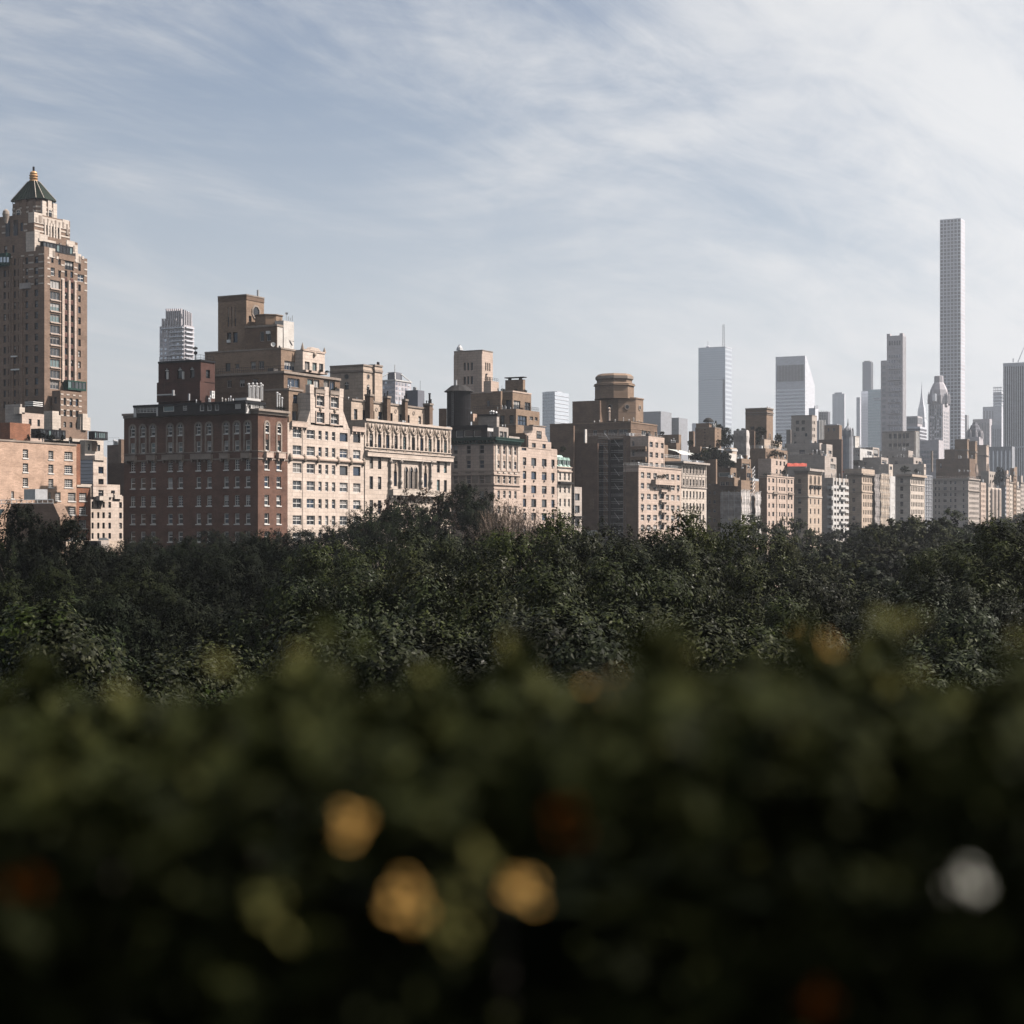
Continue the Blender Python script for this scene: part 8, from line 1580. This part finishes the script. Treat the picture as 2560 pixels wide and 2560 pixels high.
# ================================================================== near hedge on the terrace: out of focus
U_ = Vector((0, 0, 1)); Fv = Vector((CS, SN, 0)); Rv = Vector((SN, -CS, 0))
def cam_pt(l, f, z): return Vector((0, 0, ZC)) + Rv * l + Fv * f + U_ * z
pl = bpy.data.objects.new('planter', None); C.objects.link(pl); pl.location = cam_pt(0, 1.9, -1.75); pl.rotation_euler = (0, 0, TH - math.pi / 2); tag(pl, 'long stone planter box holding the blurred hedge on the terrace edge', 'planter')
b = MB(); b.box(-2.2, 2.2, -.70, 1.0, 0, .08); b.box(-2.2, 2.2, -.70, -.62, .08, .75); b.box(-2.2, 2.2, .92, 1.0, .08, .75); b.box(-2.2, -2.12, -.62, .92, .08, .75); b.box(2.12, 2.2, -.62, .92, .08, .75); link('trough', b.mesh('trough', ['terrace_stone']), pl)
b = MB(); b.box(-2.1, 2.1, -.61, .91, .1, .68); link('soil', b.mesh('soil', ['bark']), pl)
b = MB(); b.box(-5, 5, -4, 3.2, -.35, 0); tr_ = b.mesh('terrace', ['terrace_stone']); o = link('terrace', tr_, None, pl.location, pl.rotation_euler[2]); tag(o, kind='structure')
b = MB(); b.box(-5, 5, -4, 3.2, -pl.location.z + 0, -.36); o = link('museum_wing', b.mesh('museum_wing', ['buff_stone']), None, pl.location, pl.rotation_euler[2]); tag(o, kind='structure')
hd = bpy.data.objects.new('hedge', None); C.objects.link(hd); hd.location = cam_pt(0, 1.8, -1.1); hd.rotation_euler = (0, 0, TH - math.pi / 2); tag(hd, 'dark blurred hedge across the foreground with a few yellowing leaves', 'hedge')
rng = np.random.default_rng(99); rq = random.Random(12)
def hedge_top(l, f):   # height of the hedge top below the eye; a ragged line, higher on the right
    return -.075 * f + .030 * max(-1, min(1, l)) - .056 + .022 * math.sin(l * 9 + f * 5) + .018 * math.sin(l * 21 + 1.3 + f * 3) + .012 * math.sin(l * 37 + f * 11)
pts = []; lit_leaf = []
while len(pts) < 40000:
    l = rng.uniform(-2.05, 2.05); f = rng.uniform(1.15, 2.6); t = hedge_top(l, f)
    top = rng.random() < .62
    z = t - abs(rng.normal(0, .04)) if top else t - rng.uniform(0, .62)
    if not top and f > 1.45: f = 1.15 + abs(rng.normal(0, .16))
    if not top and math.sin(l * 11 + 2) * math.sin(z * 17 + l * 3) > .45: continue       # hollows between the clipped boughs
    if l * l > (f * 1.0) ** 2 and rng.random() < .6: continue
    pts.append((l, f - 1.8, z + 1.1)); lit_leaf.append(1 if top and t - z < .035 and rng.random() < .6 else (1 if rng.random() < .05 else 0))  # lighter leaf near the top, darker below: light and shade painted by leaf colour
for i in range(130):          # shoots that stand above the clipped top
    l = rng.uniform(-1.8, 1.8); f = rng.uniform(1.25, 2.4); t = hedge_top(l, f); h = rng.uniform(.02, .08)
    for j in range(12): pts.append((l + rng.normal(0, .012), f - 1.8 + rng.normal(0, .012), t + h * j / 11 + 1.1)); lit_leaf.append(1)
me = leaf_mesh('foliage', np.array(pts), (0, -.2, .4), .042, .022, ['shaded_hedge_leaf', 'lit_hedge_leaf'], rng, np.array(lit_leaf, dtype=np.int32)); o = link('foliage', me, hd); o['kind'] = 'stuff'
b = MB()
for i in range(90):
    l = rq.uniform(-1.2, 1.2); f = rq.uniform(1.3, 2.4); t = hedge_top(l, f); b.tube((l, f - 1.8, .0), (l + rq.gauss(0, .022), f - 1.8 + rq.gauss(0, .03), t + 1.1 - .02), .008, .003, n=5)
o = link('stems', b.mesh('stems', ['bark']), hd); o['kind'] = 'stuff'
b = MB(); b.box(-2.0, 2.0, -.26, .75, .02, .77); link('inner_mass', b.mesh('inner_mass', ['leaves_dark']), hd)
def sprig(px, py, f, mat, s=.05, n=9, name='yellow_leaf'):
    t = (px - CX) / F; l = t * f; z = (HY - py) / F * f
    s0 = s; s = s * .46
    for i in range(n):
        b = MB(); a = rq.uniform(0, 6.28); up = Vector((math.cos(a), -.5, math.sin(a))).normalized(); nn = Vector((rq.gauss(.7, .3), -.6, rq.gauss(.6, .3))).normalized(); w = up.cross(nn).normalized(); c = Vector((l + rq.gauss(0, s0 * .27), f - 1.8 + rq.gauss(0, s0 * .27), z + 1.1 + rq.gauss(0, s0 * .27)))
        up = nn.cross(w).normalized(); k = nn * s * .08
        b.poly([c - up * s * .5, c - up * s * .1 + w * s * .3 + k, c + up * s * .5, c - k * .5]); b.poly([c - up * s * .5, c - k * .5, c + up * s * .5, c - up * s * .1 - w * s * .3 + k])
        link(name, b.mesh(name, [mat]), hd)
for px, py, f, mt, s in ((870, 2060, 1.13, 'yellow_leaf', .021), (1010, 2250, 1.12, 'yellow_leaf', .024), (1310, 2215, 1.13, 'yellow_leaf', .021), (680, 2300, 1.12, 'olive_leaf', .024), (1120, 2310, 1.13, 'olive_leaf', .03), (2060, 1635, 1.5, 'yellow_leaf', .021), (2385, 1840, 1.3, 'yellow_leaf', .021), (1500, 1720, 1.5, 'yellow_leaf', .024), (1990, 1745, 1.5, 'olive_leaf', .03), (2130, 1830, 1.3, 'olive_leaf', .021), (1415, 2045, 1.14, 'rust_leaf', .022), (50, 2205, 1.14, 'rust_leaf', .022), (540, 1660, 1.6, 'olive_leaf', .022), (750, 1640, 1.7, 'olive_leaf', .021), (2205, 1550, 1.6, 'olive_leaf', .024), (2545, 1600, 1.6, 'olive_leaf', .021), (1275, 1620, 1.7, 'olive_leaf', .024), (2050, 2510, 1.13, 'rust_leaf', .022), (2210, 1715, 1.5, 'olive_leaf', .021), (1200, 2160, 1.14, 'olive_leaf', .024), (2270, 1560, 1.7, 'olive_leaf', .024), (1700, 1640, 1.7, 'olive_leaf', .022), (2000, 1600, 1.7, 'yellow_leaf', .022), (2300, 1690, 1.5, 'olive_leaf', .022), (1050, 1690, 1.6, 'olive_leaf', .020), (300, 1740, 1.5, 'olive_leaf', .020), (1640, 1850, 1.3, 'olive_leaf', .022), (760, 1850, 1.25, 'olive_leaf', .020)): sprig(px, py, f, mt, s)
sprig(2420, 2210, 1.13, 'white_petal', .022, 9, 'white_petal')

# ================================================================== haze
b = MB(); b.box(-700, 6600, -2600, 5600, -1.0, 452.0)
hz = bpy.data.materials.new('haze_air'); hz.use_nodes = True; nt = hz.node_tree
for n in list(nt.nodes): nt.nodes.remove(n)
out = nt.nodes.new('ShaderNodeOutputMaterial'); pv = nt.nodes.new('ShaderNodeVolumePrincipled'); pv.inputs['Density'].default_value = HAZE_DENSITY; pv.inputs['Color'].default_value = (.92, .95, 1.0, 1); pv.inputs['Anisotropy'].default_value = 0.55
nt.links.new(pv.outputs[0], out.inputs['Volume']); MATS['haze_air'] = hz
o = link('haze', b.mesh('haze', ['haze_air'])); tag(o, kind='stuff')
